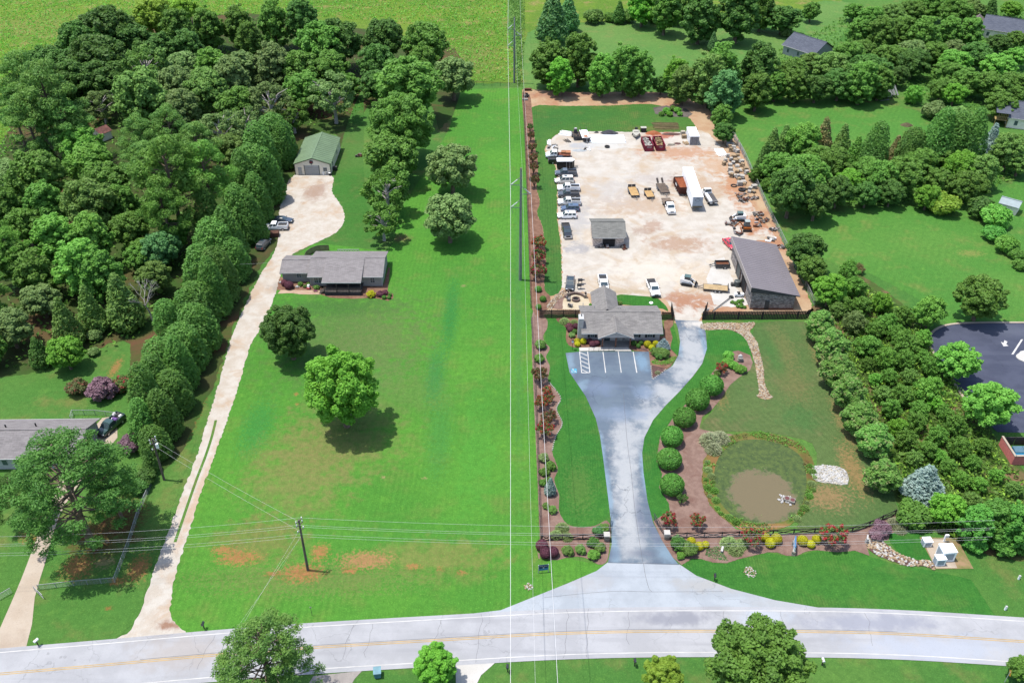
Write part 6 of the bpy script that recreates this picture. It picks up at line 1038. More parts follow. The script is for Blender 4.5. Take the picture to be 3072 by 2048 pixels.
MB().b2(.2, .95, -1.09, -1.05, .6, 2.1).build('side_door', plain('trailer_black', (.014, .014, .015)), et); m = MB(); m.b2(.12, .18, -1.1, -1.05, .5, 2.3); m.b2(.98, 1.04, -1.1, -1.05, .5, 2.3); m.build('door_trim', GALV, et); m = MB(); m.bar((1.7, -.8, .5), (3.3, 0, .5), .1); m.bar((1.7, .8, .5), (3.3, 0, .5), .1); m.build('drawbar', BUMP, et); MB().cyl(3.2, 0, .02, .9, .05).build('jockey_wheel', GALV, et)
for s in (-1, 1): wheel(et, -.4, s * 1.15, .33)
pickup('dark slate pickup in row, beside the enclosed trailer', (13.95,212.64), PI, STEELB, 5.6, G1); car('beige boxy suv in parked row', (13.35,208.67), PI + .03, CHM, 5.0, 1.85, 'suv', G1)
pickup('white pickup with black bed, fourth vehicle from near end of row', (14.20,204.25), PI, WHT, 5.6, G1); pickup('dark grey pickup between two pale pickups in row', (14.06,200.87), PI, GRY, 5.2, G1); pickup('silvery white pickup next to blue suv in row', (14.01,196.79), PI, paint('pearl', (.66, .65, .62)), 5.6, G1)
car('blue-grey suv between white pickup and white suv', (14.07,193.71), PI, NVY, 4.5, 1.68, 'suv', G1); car('white suv at near end of parked row', (13.12,190.17), PI, WHT, 4.6, 1.66, 'suv', G1)
pickup('black pickup facing the road beside lawn strip', (12.64,182.50), -PI / 2 + .08, BLK, 5.7, chrome=True)
# behind the office
car('black sedan parked beside the firepit patio', (12.31,160.49), -PI / 2 - .1, paint('black_blue', (.02, .028, .034)), 4.9, 1.45, 'sedan'); pickup('white pickup with open dark bed right behind office', (19.31,160.02), -PI / 2 + .02, WHT, 5.8); pickup('white pickup with black bed cover on gravel behind office lawn', (29.65,158.48), -PI / 2 + .1, WHT, 5.8, cover=True)
# by the left drive
car('dark blue coupe parked under cypresses by gravel turning circle', (-54.20,188.03), RAD(-3), DKB, 4.7, 1.4, 'sedan'); pickup('white pickup parked by cypresses next to blue coupe', (-55.10,184.60), PI + .03, WHT, 5.8); car('dark grey suv nose-in under cypresses', (-56.20,176.66), RAD(78), GRY, 4.7, 1.7, 'suv')
# red car behind the barn, pickup under the pine
car('red car half hidden behind the barn', (49.40,176.93), RAD(-72), RED, 4.4, 1.45, 'sedan')
pickup('dark pickup half hidden beneath the huge pine', (-70.04,108.00), RAD(20), DKB, 5.6)
jk = pickup('green pickup heaped with white bags on concrete drive', (-68.78,115.59), RAD(-112), paint('dark_green', (.02, .05, .045)), 5.4); r8 = random.Random(8)
for i in range(9): MB().rock(r8.uniform(-2.3, -.7), r8.uniform(-.6, .6), 1.35 + .12 * (i % 3), .7, .6, .5, r8).build('bag', (WHT, plain('violet_bag', T(150, 110, 190), .7), TRIM)[i % 3], jk)
# trailers and trucks in the middle of the yard
def flat_trailer(label, loc, rz, L, W, deck, ramp=True, tandem=True, side=0., ramps2=False, slats=0, group='flat trailers in the yard', z=.62):
    """deck length L along X, drawbar towards +X"""
    t = thing('flat_trailer', label, 'trailer', (*loc, 0), rz, group); n = max(5, int(W / .28))
    if slats:
        for i in range(slats): MB().b2(-L / 2 + i * L / slats + .03, -L / 2 + (i + .72) * L / slats, -W / 2, W / 2, z, z + .07).build('deck_slat', deck, t)
    else:
        for i in range(n): MB().b2(-L / 2, L / 2, -W / 2 + i * W / n + .008, -W / 2 + (i + 1) * W / n - .008, z, z + .05).build('deck_plank', deck, t)
    m = MB(); m.b2(-L / 2, L / 2, -W / 2 - .06, -W / 2 - .004, z - .18, z + .07); m.b2(-L / 2, L / 2, W / 2 + .004, W / 2 + .06, z - .18, z + .07); m.b2(L / 2, L / 2 + .07, -W / 2 - .06, W / 2 + .06, z - .18, z + .08); m.build('frame', BUMP, t)
    m = MB(); m.bar((L / 2, -W * .32, z - .1), (L / 2 + 1.35, 0, z - .1), .1); m.bar((L / 2, W * .32, z - .1), (L / 2 + 1.35, 0, z - .1), .1); m.build('drawbar', BUMP, t); MB().cyl(L / 2 + 1.1, 0, .02, z + .25, .05).build('jockey_wheel', GALV, t)
    for x in ((-.55, .3) if tandem else (-.2,)):
        for s in (-1, 1): wheel(t, x - .25, s * (W / 2 + .17), .34, .2)
    for s in (-1, 1): MB().box(-.35, s * (W / 2 + .18), .72, 1.8 if tandem else .9, .24, .04).build('mudguard', BUMP, t)
    if ramp:
        for s in (-1, 1): MB().box(-L / 2 - .05, s * W * .25, z + .38, .09, W * .46, .72, 0, 0, RAD(-6)).build('ramp', BUMP, t)
    if ramps2:
        for s in (-1, 1):
            r_ = MB().box(-L / 2 - .55, s * W * .28, z + .55, 1.5, .5, .07, 0, 0, RAD(28)).build('ramp', DKW, t)
            for i in range(5): MB().box(-L / 2 - 1.05 + i * .26, s * W * .28, z + .31 + .9 - i * .14 - .08, .06, .5, .04).build('ramp_cleat', BUMP, r_)
    if side:
        for q in ((-L / 2, L / 2, -W / 2 - .06, -W / 2), (-L / 2, L / 2, W / 2, W / 2 + .06), (L / 2, L / 2 + .06, -W / 2, W / 2), (-L / 2 - .06, -L / 2, -W / 2, W / 2)): MB().b2(*q, z + .08, z + side).build('side_rail', BUMP, t)
    return t
YW = plain('yellow_deck', T(232, 190, 128), .85, .14); GW = plain('grey_deck', T(150, 132, 116), .9, .2)
flat_trailer('yellow-decked flat trailer, leftmost in the yard', (30.31,202.58), -PI / 2 + .1, 4.6, 2.0, YW); flat_trailer('short yellow-decked trailer beside the leftmost flat trailer', (34.05,201.23), -PI / 2 + .12, 3.4, 1.85, YW, True, False)
flat_trailer('slatted equipment trailer with two raised ramps behind white truck', (37.83,204.36), -PI / 2 + .12, 5.2, 2.2, GW, False, True, 0, True, 11)
flatbed_truck('white crew-cab flatbed truck hitched to slatted trailer', (37.94,194.72), -PI / 2 + .09, GW, 7.0)
dt_ = thing('dump_trailer', 'rusty dump trailer heaped with red-brown mulch beside white semi-trailer', 'trailer', (*(42.37,204.18), 0), -PI / 2 + .1); RST = plain('rust_steel', T(104, 56, 44), .85, .35); MULR = soil('red_mulch', T(170, 94, 62), T(188, 112, 76), T(146, 80, 56), 1., 6.)
MB().b2(-3, 3, -1.2, 1.2, .6, .75).build('floor', RST, dt_)
for q in ((-3, 3, -1.25, -1.17), (-3, 3, 1.17, 1.25), (2.92, 3, -1.16, 1.16), (-3, -2.92, -1.16, 1.16)): MB().b2(*q, .75, 2.4).build('side', RST, dt_)
for i in range(7):
    for s in (-1, 1): MB().b2(-2.9 + i * .95, -2.8 + i * .95, s * 1.3 - .05, s * 1.3 + .05, .75, 2.4).build('side_rib', RST, dt_)
m = MB(); r9 = random.Random(9); nx, ny = 14, 6
m.add([(-2.9 + 5.8 * i / nx, -1.15 + 2.3 * j / ny, 2.15 + .45 * math.sin(math.pi * i / nx) * math.sin(math.pi * j / ny) + r9.uniform(-.07, .07)) for i in range(nx + 1) for j in range(ny + 1)], [(i * (ny + 1) + j, (i + 1) * (ny + 1) + j, (i + 1) * (ny + 1) + j + 1, i * (ny + 1) + j + 1) for i in range(nx) for j in range(ny)]); m.build('mulch_load', MULR, dt_)
m = MB(); m.bar((3, -.6, .55), (4.5, 0, .55), .12); m.bar((3, .6, .55), (4.5, 0, .55), .12); m.build('drawbar', BUMP, dt_)
for x in (-.8, .2):
    for s in (-1, 1): wheel(dt_, x, s * 1.05, .38, .26)
MB().box(-.2, -1.3, 1.7, 1.2, .03, .5).build('white_tarp', WHT, dt_)
# semi-trailer
st = thing('semi_trailer', 'long white semi-trailer standing in the yard', 'trailer', (*(44.46,193.08), 0), -PI / 2); st.rotation_euler.z = -PI / 2 + .0
WPAN = plain('white_panel', (.80, .81, .82), .4, .06, .4); WPB = plain('pale_blue_panel', T(206, 222, 238), .4, .06)
MB().b2(-16.1, 0, -1.22, 1.22, 1.15, 3.93).build('box', WPAN, st); MB().b2(-16.14, .04, -1.26, 1.26, 3.93, 3.98).build('roof', WPAN, st); nose = MB().b2(.0, .05, -1.18, 1.18, 1.6, 3.9).build('front_panel', WPB, st); MB().b2(.05, .08, -1.2, 1.2, 1.15, 1.6).build('scuffed_base', plain('scuffed_metal', T(150, 140, 116), .7, .3), nose)
for dy, dz, w_, h_ in ((0, 3.62, .8, .12), (0, 3.35, .08, .08), (-.55, 3.1, .3, .14), (.45, 3.1, .3, .14), (-.05, 2.8, .7, .05)): MB().b2(.05, .07, dy - w_ / 2, dy + w_ / 2, dz - h_ / 2, dz + h_ / 2).build('dark_marking', BLACKT, nose)
m = MB(); m.b2(-16.1, 0, -1.24, -1.221, 1.1, 1.25); m.b2(-16.1, 0, 1.221, 1.24, 1.1, 1.25); m.build('side_rail', GALV, st); MB().b2(-15.5, -.5, -.5, .5, .85, 1.14).build('chassis', BUMP, st)
for i in range(22): MB().b2(-15.8 + i * .73, -15.76 + i * .73, -1.236, -1.2205, 1.26, 3.9).build('panel_rib', WPAN, st)
for x in (-14.2, -13.0):
    for s in (-1, 1): wheel(st, x, s * .95, .5, .5)
for s in (-1, 1): MB().bar((-2.6, s * .8, 0.02), (-2.6, s * .8, 1.14), .14).build('landing_leg', GALV, st)
# truck with grey deck right of the semi-trailer
t2 = thing('flatbed_truck', 'white single-cab flatbed truck facing away, right of white semi-trailer', 'truck', (*(48.61,199.21), 0), PI / 2 + .12); h = 1.05
m = MB(); m.loft([sec(1.4, h, .5, h, .9, h * .96, 1.35), sec(2.6, h, .5, h, .9, h * .93, 1.35), sec(3.7, h * .94, .5, h * .95, .9, h * .8, 1.15)]); m.build('body', WHT, t2); cabin(t2, WHT, 1.42, 1.55, 2.3, 2.75, .98, .82, 1.33, 2.15, 1)
MB().b2(-3.3, 1.2, -1.2, 1.2, .95, 1.08).build('flat_deck', plain('grey_steel_deck', T(108, 104, 104), .7, .15), t2); MB().b2(-3.2, .9, .35, 1.0, 1.08, 1.5).build('white_toolbox', WPAN, t2); MB().b2(-3.3, 1.3, -.4, .4, .6, .94).build('chassis', BUMP, t2); MB().box(-2.6, -.4, 1.1, .06, 1.5, .05).build('strap', TRIM, t2)
for x in (-2.0, 2.7):
    for s in (-1, 1): wheel(t2, x, s * .95, .42, .3)
for s in (-1, 1): MB().b2(-3.36, -3.3, s * .6 - .3, s * .6 + .3, .75, .88).build('tail_light', WPAN, t2)
# roll-off dumpsters with numbers
def text_on(par, txt, size, loc, rot, mat, name='lettering'):
    cu = bpy.data.curves.new(name, 'FONT'); cu.body = txt; cu.size = size; cu.align_x = 'CENTER'; cu.align_y = 'CENTER'; cu.extrude = .008
    tmp = bpy.data.objects.new('tmp', cu); COL.objects.link(tmp); dg = bpy.context.evaluated_depsgraph_get(); me = bpy.data.meshes.new_from_object(tmp.evaluated_get(dg)); bpy.data.objects.remove(tmp); bpy.data.curves.remove(cu)
    me.materials.clear(); me.materials.append(mat); o = link(name, me, par, loc); o.rotation_euler = rot; return o
def rolloff(label, loc, rz, num, load, tint):
    t = thing('roll_off_dumpster', label, 'dumpster', (*loc, 0), rz, 'red roll-off dumpsters'); c = plain('maroon_steel', (.16, .012, .03), .55, .25)
    MB().b2(-1.15, 1.15, -3.0, 3.0, .15, .3).build('floor', c, t)
    for q in ((-1.2, -1.12, -3, 3), (1.12, 1.2, -3, 3), (-1.11, 1.11, -3, -2.92), (-1.11, 1.11, 2.92, 3)): MB().b2(*q, .3, 1.75).build('side', c, t)
    for i in range(8):
        for s in (-1, 1): MB().b2(s * 1.26 - .05, s * 1.26 + .05, -2.9 + i * .8, -2.8 + i * .8, .3, 1.7).build('side_rib', c, t)
    m = MB(); m.bar((-1.2, -3.0, 1.78), (-1.2, 3, 1.78), .14, .1); m.bar((1.2, -3.0, 1.78), (1.2, 3, 1.78), .14, .1); m.build('top_rail', c, t)
    text_on(t, num, .62, (0, -3.02, 1.25), (RAD(90), 0, 0), TRIM); r_ = random.Random(int(num))
    for i in range(46): MB().rock(r_.uniform(-.85, .85), r_.uniform(-2.6, 2.5), 1.35 + r_.uniform(-.15, .35), r_.uniform(.4, .9), r_.uniform(.4, .8), .4, r_).build(load, tint[i % 2], t)
PALE_R = plain('pale_rubble', T(220, 214, 204), .9, .15); GREY_R = plain('grey_rubble', T(176, 170, 160), .9, .15); TAN_R = plain('tan_rubble', T(206, 182, 130), .9, .2); BRN_R = plain('brown_rubble', T(150, 120, 92), .9, .2)
rolloff('left red dumpster full of pale rubble', (36.99,230.09), RAD(3), '2028', 'rubble_piece', (PALE_R, GREY_R)); rolloff('right red dumpster half full of tan debris', (40.17,230.36), RAD(3), '1507', 'debris_piece', (TAN_R, BRN_R))
# shipping container
cn = thing('shipping_container', 'white shipping container at far right corner of yard', 'container', (*(50.06,231.28), 0), 0.)
MB().b2(-1.25, 1.25, 0, 6.3, .1, 2.55).build('box', WPAN, cn); MB().b2(-1.28, 1.28, -.03, 6.33, 2.55, 2.62).build('roof', WPAN, cn); GD = plain('container_door', T(168, 172, 180), .5, .1)
for s in (-1, 1):
    d_ = MB().b2(s * .61 - .58, s * .61 + .58, -.08, 0, .2, 2.5).build('door', GD, cn)
    for q in (-.3, .3): MB().bar((s * .61 + q, -.1, .25), (s * .61 + q, -.1, 2.45), .05).build('lock_bar', GALV, d_)
for i in range(20):
    for s in (-1, 1): MB().b2(s * 1.265 - .012, s * 1.265 + .012, .2 + i * .3, .34 + i * .3, .2, 2.5).build('side_corrugation', WPAN, cn)
# boat on trailer, box trailer, machines behind
bo = thing('trailer_boat', 'cream boat on trailer beside red dumpsters', 'machine', (*(34.74,237.25), 0), RAD(-96)); CRM = plain('cream_gelcoat', T(232, 228, 212), .4, .06)
m = MB(); m.loft([[(-1.4, -.85, .55), (-1.4, .85, .55), (-1.4, .95, 1.3), (-1.4, -.95, 1.3)], [(.5, -.9, .5), (.5, .9, .5), (.5, 1.0, 1.3), (.5, -1.0, 1.3)], [(1.6, -.4, .6), (1.6, .4, .6), (1.6, .5, 1.25), (1.6, -.5, 1.25)], [(2.3, -.05, .8), (2.3, .05, .8), (2.3, .1, 1.2), (2.3, -.1, 1.2)]]); m.build('hull', CRM, bo); MB().b2(-1.9, -1.35, -.4, .4, .9, 1.9).build('engine', BLACKT, bo); MB().b2(-1.2, .2, -.6, .6, 1.3, 1.5).build('console', CRM, bo); m = MB(); m.bar((2.0, 0, .4), (3.0, 0, .4), .1); m.bar((-1.2, 0, .4), (2.0, 0, .4), .14); m.build('drawbar', BUMP, bo); MB().bar((-1.9, -.9, .8), (-1.9, -.9, 2.4), .06).build('mast', STEEL, bo)
for s in (-1, 1): wheel(bo, -.6, s * 1.0, .32)
bx_ = thing('box_trailer', 'small cream-topped box trailer behind left red dumpster', 'trailer', (*(37.18,239.73), 0)); MB().b2(-.75, .75, 0, 1.1, .3, 1.3).build('box', BLACKT, bx_); MB().b2(-.8, .8, -.05, 1.15, 1.3, 1.4).build('lid', CRM, bx_)
for s in (-1, 1): wheel(bx_, s * .0, .55, .28) if s > 0 else None
tm = thing('machine_trailer', 'dark open trailer carrying an old machine at back of yard', 'trailer', (*(18.00,236.60), 0), -PI / 2 + .1); MB().b2(-2.4, 2.3, -1.05, 1.05, .55, .68).build('deck', plain('rust_deck', T(110, 96, 88), .9, .3), tm)
for q in ((-2.4, 2.3, -1.1, -1.05), (-2.4, 2.3, 1.05, 1.1), (2.3, 2.36, -1.1, 1.1)): MB().b2(*q, .55, 1.25).build('side', BUMP, tm)
MB().b2(-2.0, -1.0, -.5, .4, .68, 1.9).build('engine_block', plain('old_iron', (.08, .075, .07), .8, .3), tm); MB().b2(-1.8, -1.2, -.3, .3, 1.9, 2.1).build('white_hood', TRIM, tm)
for i in range(8): MB().box(r9.uniform(-.8, 1.9), r9.uniform(-.7, .7), .8, r9.uniform(.4, 1.1), r9.uniform(.1, .3), r9.uniform(.1, .4), r9.uniform(0, 3)).build('iron_part', plain('old_iron', (.08, .075, .07)), tm)
for s in (-1, 1): wheel(tm, -.2, s * 1.2, .36)
wt = thing('flat_top_trailer', 'white-topped gooseneck trailer with black nose at back of yard', 'trailer', (*(20.36,235.91), 0), -PI / 2 + .1); MB().b2(-3.4, 2.2, -1.1, 1.1, .9, 1.05).build('deck', WPAN, wt); MB().b2(.3, 1.7, -.5, .6, 1.05, 1.08).build('rust_patch', ORB, wt); m = MB(); m.prism([(2.25, -1.1), (3.2, -.6), (3.2, .6), (2.25, 1.1)], .5, 1.2); m.build('nose_frame', BLACKT, wt); m = MB(); m.bar((2.6, 0, .5), (3.9, 0, .6), .14); m.bar((3.2, 0, .4), (3.2, 0, 1.5), .12); m.build('drawbar', GALV, wt)
for s in (-1, 1):
    MB().bar((-3.3, s * .8, 1.05), (-3.3, s * .8, 1.9), .3, .1).build('rear_ramp', BUMP, wt)
    for x in (-.6, .3): wheel(wt, x, s * 1.0, .36)
# by the barn: utility trailer, tilt trailer, skid steer
flat_trailer('small black-sided utility trailer with brown floor beside barn', (45.89,167.97), PI + .02, 3.0, 1.7, plain('brown_plank', T(140, 88, 62), .9, .2), False, False, .55, group='trailers by the barn'); flat_trailer('long plank-decked trailer hitched behind skid steer', (42.78,158.76), PI - .16, 5.0, 2.0, plain('light_plank', T(226, 196, 148), .9, .15), True, True, group='trailers by the barn')
def skid_steer(label, loc, rz, body):
    t = thing('skid_steer', label, 'loader', (*loc, 0), rz)
    for s in (-1, 1):
        m = MB(); m.add([(x, s * .85 + d * .2, z) for d in (-1, 1) for x, z in ((-1.15, .3), (-.9, .05), (.9, .05), (1.2, .3), (1.0, .65), (-1.0, .65))], [(0, 1, 2, 3, 4, 5), (11, 10, 9, 8, 7, 6)] + [(i, (i + 1) % 6, 6 + (i + 1) % 6, 6 + i) for i in range(6)]); m.build('track', RUB, t)
        m = MB(); m.bar((-1.3, s * .75, 1.45), (.6, s * .75, 1.25), .16, .26); m.bar((.6, s * .75, 1.25), (1.6, s * .75, .5), .16, .24); m.build('lift_arm', body, t)
    m = MB(); m.loft([[(-1.5, -.62, .5), (-1.5, .62, .5), (-1.45, .6, 1.35), (-1.45, -.6, 1.35)], [(.9, -.62, .45), (.9, .62, .45), (.2, .6, 1.2), (.2, -.6, 1.2)]]); m.build('body', body, t)
    m = MB(); m.loft([[(-.75, -.6, 1.2), (-.75, .6, 1.2), (.75, .6, 1.0), (.75, -.6, 1.0)], [(-.65, -.55, 2.05), (-.65, .55, 2.05), (.55, .55, 2.05), (.55, -.55, 2.05)]]); m.build('cab', VGL, t); MB().b2(-.72, .62, -.6, .6, 2.05, 2.13).build('cab_roof', plain('teal_roof', T(110, 140, 140), .6), t)
    m = MB(); m.add([(1.55, -.95, .1), (1.55, .95, .1), (1.7, .95, .75), (1.7, -.95, .75), (2.25, -.95, .06), (2.25, .95, .06)], [(0, 1, 2, 3), (0, 4, 5, 1), (0, 3, 4), (1, 5, 2)]); m.build('bucket', BUMP, t); return t
skid_steer('white skid steer nose-on to plank trailer near barn', (37.17,160.96), RAD(-18), WHT); skid_steer('white skid steer with green cab among machines behind barn', (53.90,188.97), RAD(178), WHT)
def excavator(label, loc, rz):
    t = thing('mini_excavator', label, 'excavator', (*loc, 0), rz); O = plain('machine_orange', T(210, 120, 50), .5, .12)
    for s in (-1, 1): m = MB(); m.add([(x, s * .75 + d * .2, z) for d in (-1, 1) for x, z in ((-1.1, .3), (-.9, .05), (.9, .05), (1.1, .3), (.95, .55), (-.95, .55))], [(0, 1, 2, 3, 4, 5), (11, 10, 9, 8, 7, 6)] + [(i, (i + 1) % 6, 6 + (i + 1) % 6, 6 + i) for i in range(6)]); m.build('track', RUB, t)
    MB().b2(-.9, .9, -.8, .8, .6, 1.1).build('upper_body', O, t); m = MB(); m.loft([[(-.5, -.75, 1.1), (-.5, .35, 1.1), (.8, .35, 1.1), (.8, -.75, 1.1)], [(-.45, -.7, 2.35), (-.45, .3, 2.35), (.55, .3, 2.35), (.55, -.7, 2.35)]]); m.build('cab', VGL, t); MB().b2(-.55, .65, -.8, .4, 2.35, 2.45).build('cab_roof', plain('pale_cab_roof', T(206, 218, 214), .5), t)
    m = MB(); m.bar((.8, .5, 1.0), (2.0, .5, 2.5), .2, .26); m.bar((2.0, .5, 2.5), (3.1, .5, 1.2), .18, .22); m.build('boom', O, t); MB().box(3.1, .5, .85, .6, .6, .55, 0, 0, .4).build('bucket', BUMP, t); MB().box(1.35, 0, .35, .1, 1.7, .4).build('blade', O, t)
excavator('mini excavator with white cab roof behind the barn', (54.69,184.01), RAD(180))
# ================================================================== FENCES
FBLK = plain('black_fence_wood', (.030, .026, .025), .85, .25); CLINK = plain('chain_link', (.30, .31, .32), .5, .1, metal=.4)
def privacy(label, a, b_, h, gap=.16, group='black privacy fences'):
    L = math.hypot(b_[0] - a[0], b_[1] - a[1]); t = thing('privacy_fence', label, 'fence', (*a, 0), math.atan2(b_[1] - a[1], b_[0] - a[0]), group); pk = MB().box(0, 0, h / 2, gap * .86, .03, h).mesh('picket', FBLK); n = int(L / gap)
    for i in range(n + 1):
        o = link('picket', pk, t, (i * L / n, -.03 if i % 2 else .03, 0)); o.scale.z = .97 + .05 * ((i * 7) % 5) / 4
    for z in (.4, h * .55, h - .3): MB().b2(0, L, -.012, .012, z, z + .09).build('rail', FBLK, t)
    for i in range(int(L / 2.4) + 1): MB().b2(i * 2.4 - .06, i * 2.4 + .06, .05, .16, 0, h).build('post', FBLK, t)
    return t
privacy('black wooden privacy fence left of the office', (5.54,148.45), (13.51,148.45), 2.0); privacy('short black privacy fence between office and gate opening', (29.97,147.87), (32.25,147.66), 1.95); privacy('long black privacy fence below the barn', (38.19,147.82), (59.78,148.11), 2.0)
privacy('open black gate leaf on right of yard entrance', (38.25,147.82), (39.77,151.64), 1.9, .16, 'gate leaves'); privacy('open black gate leaf beside office, seen edge-on', (32.25,147.66), (32.39,151.46), 1.95, .16, 'gate leaves')
def xrail(label, pts, span=2.6, h=1.15):
    t = thing('rail_fence', label, 'fence', (*pts[0], 0), 0, 'cross-rail fences'); ox, oy = pts[0]; posts = [(0, 0)]
    for a, b_ in zip(pts, pts[1:]):
        L = math.hypot(b_[0] - a[0], b_[1] - a[1]); n = max(1, round(L / span)); posts += [(a[0] - ox + (b_[0] - a[0]) * i / n, a[1] - oy + (b_[1] - a[1]) * i / n) for i in range(1, n + 1)]
    for p in posts: MB().b2(p[0] - .08, p[0] + .08, p[1] - .08, p[1] + .08, 0, h + .1).build('post', FBLK, t)
    for p, q in zip(posts, posts[1:]):
        for z0, z1 in ((h, h), (.15, .15), (.2, h - .08), (h - .08, .2)): MB().bar((*p, z0), (*q, z1), .05, .12).build('rail', FBLK, t)
xrail('black cross-rail fence left of entrance', [(4.45,90.45), (5.78,90.53), (7.49,90.59), (13.67,90.83)]); xrail('black cross-rail fence running right past the white sign', [(23.50,90.94), (31.47,91.12), (39.20,91.54), (45.54,91.86), (51.28,92.09), (54.24,93.26), (59.00,95.62)])
# long boundary fence: posts, rails and wire
def wire_fence(label, pts, h, span, mat, group='wire fences', mesh=True, name='wire_fence'):
    t = thing(name, label, 'fence', (*pts[0], 0), 0, group); ox, oy = pts[0]
    for a, b_ in zip(pts, pts[1:]):
        L = math.hypot(b_[0] - a[0], b_[1] - a[1]); n = max(1, round(L / span)); d = ((b_[0] - a[0]) / n, (b_[1] - a[1]) / n)
        for i in range(n): MB().cyl(a[0] - ox + d[0] * i, a[1] - oy + d[1] * i, 0, h, .05, n=6).build('post', mat, t)
        p, q = (a[0] - ox, a[1] - oy), (b_[0] - ox, b_[1] - oy); MB().bar((*p, h - .04), (*q, h - .04), .05, .07).build('top_rail', mat, t)
        if mesh:
            m = MB(); [m.bar((*p, z), (*q, z), .014) for z in np.arange(.12, h - .1, .16)]
            k = int(L / .45); [m.bar((p[0] + (q[0] - p[0]) * i / k, p[1] + (q[1] - p[1]) * i / k, .1), (p[0] + (q[0] - p[0]) * i / k, p[1] + (q[1] - p[1]) * i / k, h - .05), .012) for i in range(k)]; m.build('wire_mesh', mat, t)
DKP = plain('dark_fence_post', (.05, .042, .038), .85, .2)
wire_fence('long dark boundary fence between bright lawn and yard', [(4.29,90.70), (4.10,135.13), (3.77,148.91)], 1.2, 2.4, DKP); wire_fence('far stretch of dark boundary fence beside yard mulch', [(3.82,151.89), (3.71,206.34), (3.43,271.83)], 1.2, 2.4, DKP)
wire_fence('chain-link fence along right side of yard', [(62.01,239.56), (62.41,223.79), (61.77,196.02), (61.87,172.23), (61.96,152.49)], 1.6, 2.6, CLINK); wire_fence('farm fence with gate posts at far end of long lawn', [(-18.69,276.37), (-11.13,276.37), (-9.06,275.99), (1.92,274.87)], 1.3, 3, DKP)
wire_fence('chain-link fence across front of far left lawn', [(-66.93,81.51), (-62.27,82.20), (-56.61,82.78)], 1.1, 1.9, CLINK); wire_fence('chain-link fence running up beside the pines', [(-56.61,82.78), (-56.96,89.57), (-57.57,95.91), (-57.54,102.10)], 1.1, 2.4, CLINK); wire_fence('short chain-link fence above loaded pickup', [(-76.41,117.26), (-76.73,118.91), (-72.83,118.91), (-68.89,118.28), (-67.15,117.90)], 1.2, 2.2, CLINK); wire_fence('small chain-link fence at far left edge', [(-73.01,80.02), (-71.67,79.77), (-70.50,81.01)], 1.1, 1.6, CLINK)
wire_fence('open chain-link gate beside pale concrete drive', [(-67.34,81.26), (-65.52,79.85)], 1.1, 1.0, CLINK); wire_fence('chain-link fence along edge of upper right lawn', [(61.76,238.13), (61.73,234.02), (62.24,228.19), (62.16,222.59)], 1.4, 2.6, CLINK)
# entrance pillars and gates
for lb, (x, y) in (('left stone entrance pillar with pale cap', (14.13,90.65)), ('right stone entrance pillar with pale cap', (23.17,91.02))):
    t = thing('stone_pillar', lb, 'pillar', (x, y, 0), 0, 'entrance pillars'); MB().box(0, 0, .6, .75, .75, 1.2).build('shaft', STONE_P, t); MB().box(0, 0, 1.26, .95, .95, .14, taper=.92).build('cap', G_conw, t)
for lb, a, b_ in (('left black metal entrance gate standing open', (14.50,91.40), (15.13,94.41)), ('right black metal entrance gate standing open', (22.78,91.59), (21.67,94.72))):
    t = thing('metal_gate', lb, 'gate', (*a, 0), math.atan2(b_[1] - a[1], b_[0] - a[0]), 'entrance gates'); L = math.hypot(b_[0] - a[0], b_[1] - a[1])
    for z in (.25, .75, 1.35): MB().bar((0, 0, z), (L, 0, z), .06, .08).build('rail', STEEL, t)
    for i in range(int(L / .5) + 1): MB().bar((i * .5, 0, .2), (i * .5, 0, 1.4), .035).build('bar', STEEL, t)
    MB().bar((0, 0, .25), (L, 0, 1.3), .05).build('brace', STEEL, t)
# ================================================================== POLES AND WIRES
PST = plain('steel_pole', (.20, .21, .21), .5, .12, metal=.3); PWD = plain('pole_wood', (.10, .082, .07), .9, .25); INS = plain('insulator', (.62, .64, .66), .35, .1); WIRE = plain('wire_grey', (.42, .42, .42), .5, .1)
def sagline(a, b_, sag, n=14): return [(a[0] + (b_[0] - a[0]) * i / n, a[1] + (b_[1] - a[1]) * i / n, a[2] + (b_[2] - a[2]) * i / n - sag * 4 * (i / n) * (1 - i / n)) for i in range(n + 1)]
def wire(label, a, b_, sag, r=.02, group='overhead wires'):
    m = MB(); m.tube(sagline(a, b_, sag), r, 4, False); return tag(m.build('overhead_wire', WIRE), label, 'wire', group)
(sx, sy) = (1.77,162.61)
def steel(label, x, y, h):
    t = thing('steel_pole', label, 'utility pole', (x, y, 0), 0, 'tall line poles'); m = MB(); m.tube([(0, 0, 0), (0, 0, h * .5), (0, 0, h)], [.36, .29, .2], 12); m.build('shaft', PST, t); MB().cyl(0, 0, h, h + .06, .21).build('cap', PWD, t)
    for s, z in ((-1, h - 3.6), (1, h - 5.6), (-1, h - 8.6)):
        k = MB(); k.bar((s * .2, 0, z + 1.6), (s * 2.05, 0, z), .1); k.bar((s * .2, 0, z - .05), (s * 2.05, 0, z), .1); k.bar((s * 2.05, 0, z), (s * 1.55, -.2, z - 1.2), .05); a_ = k.build('insulator_arm', PST, t)
        q = MB(); [q.tube([(s * (.7 + j * .12), 0, z + 1.17 - j * .104), (s * (.76 + j * .12), 0, z + 1.12 - j * .104)], .11, 8) for j in range(10)]; q.build('insulator', INS, a_)
steel('tall grey steel power pole between bright lawn and yard', sx, sy, 26); (fx, fy) = (0.74,278.39); steel('far brown power pole at end of the mown strip', fx, fy, 20.5)
NX, NY = 1.6, -40
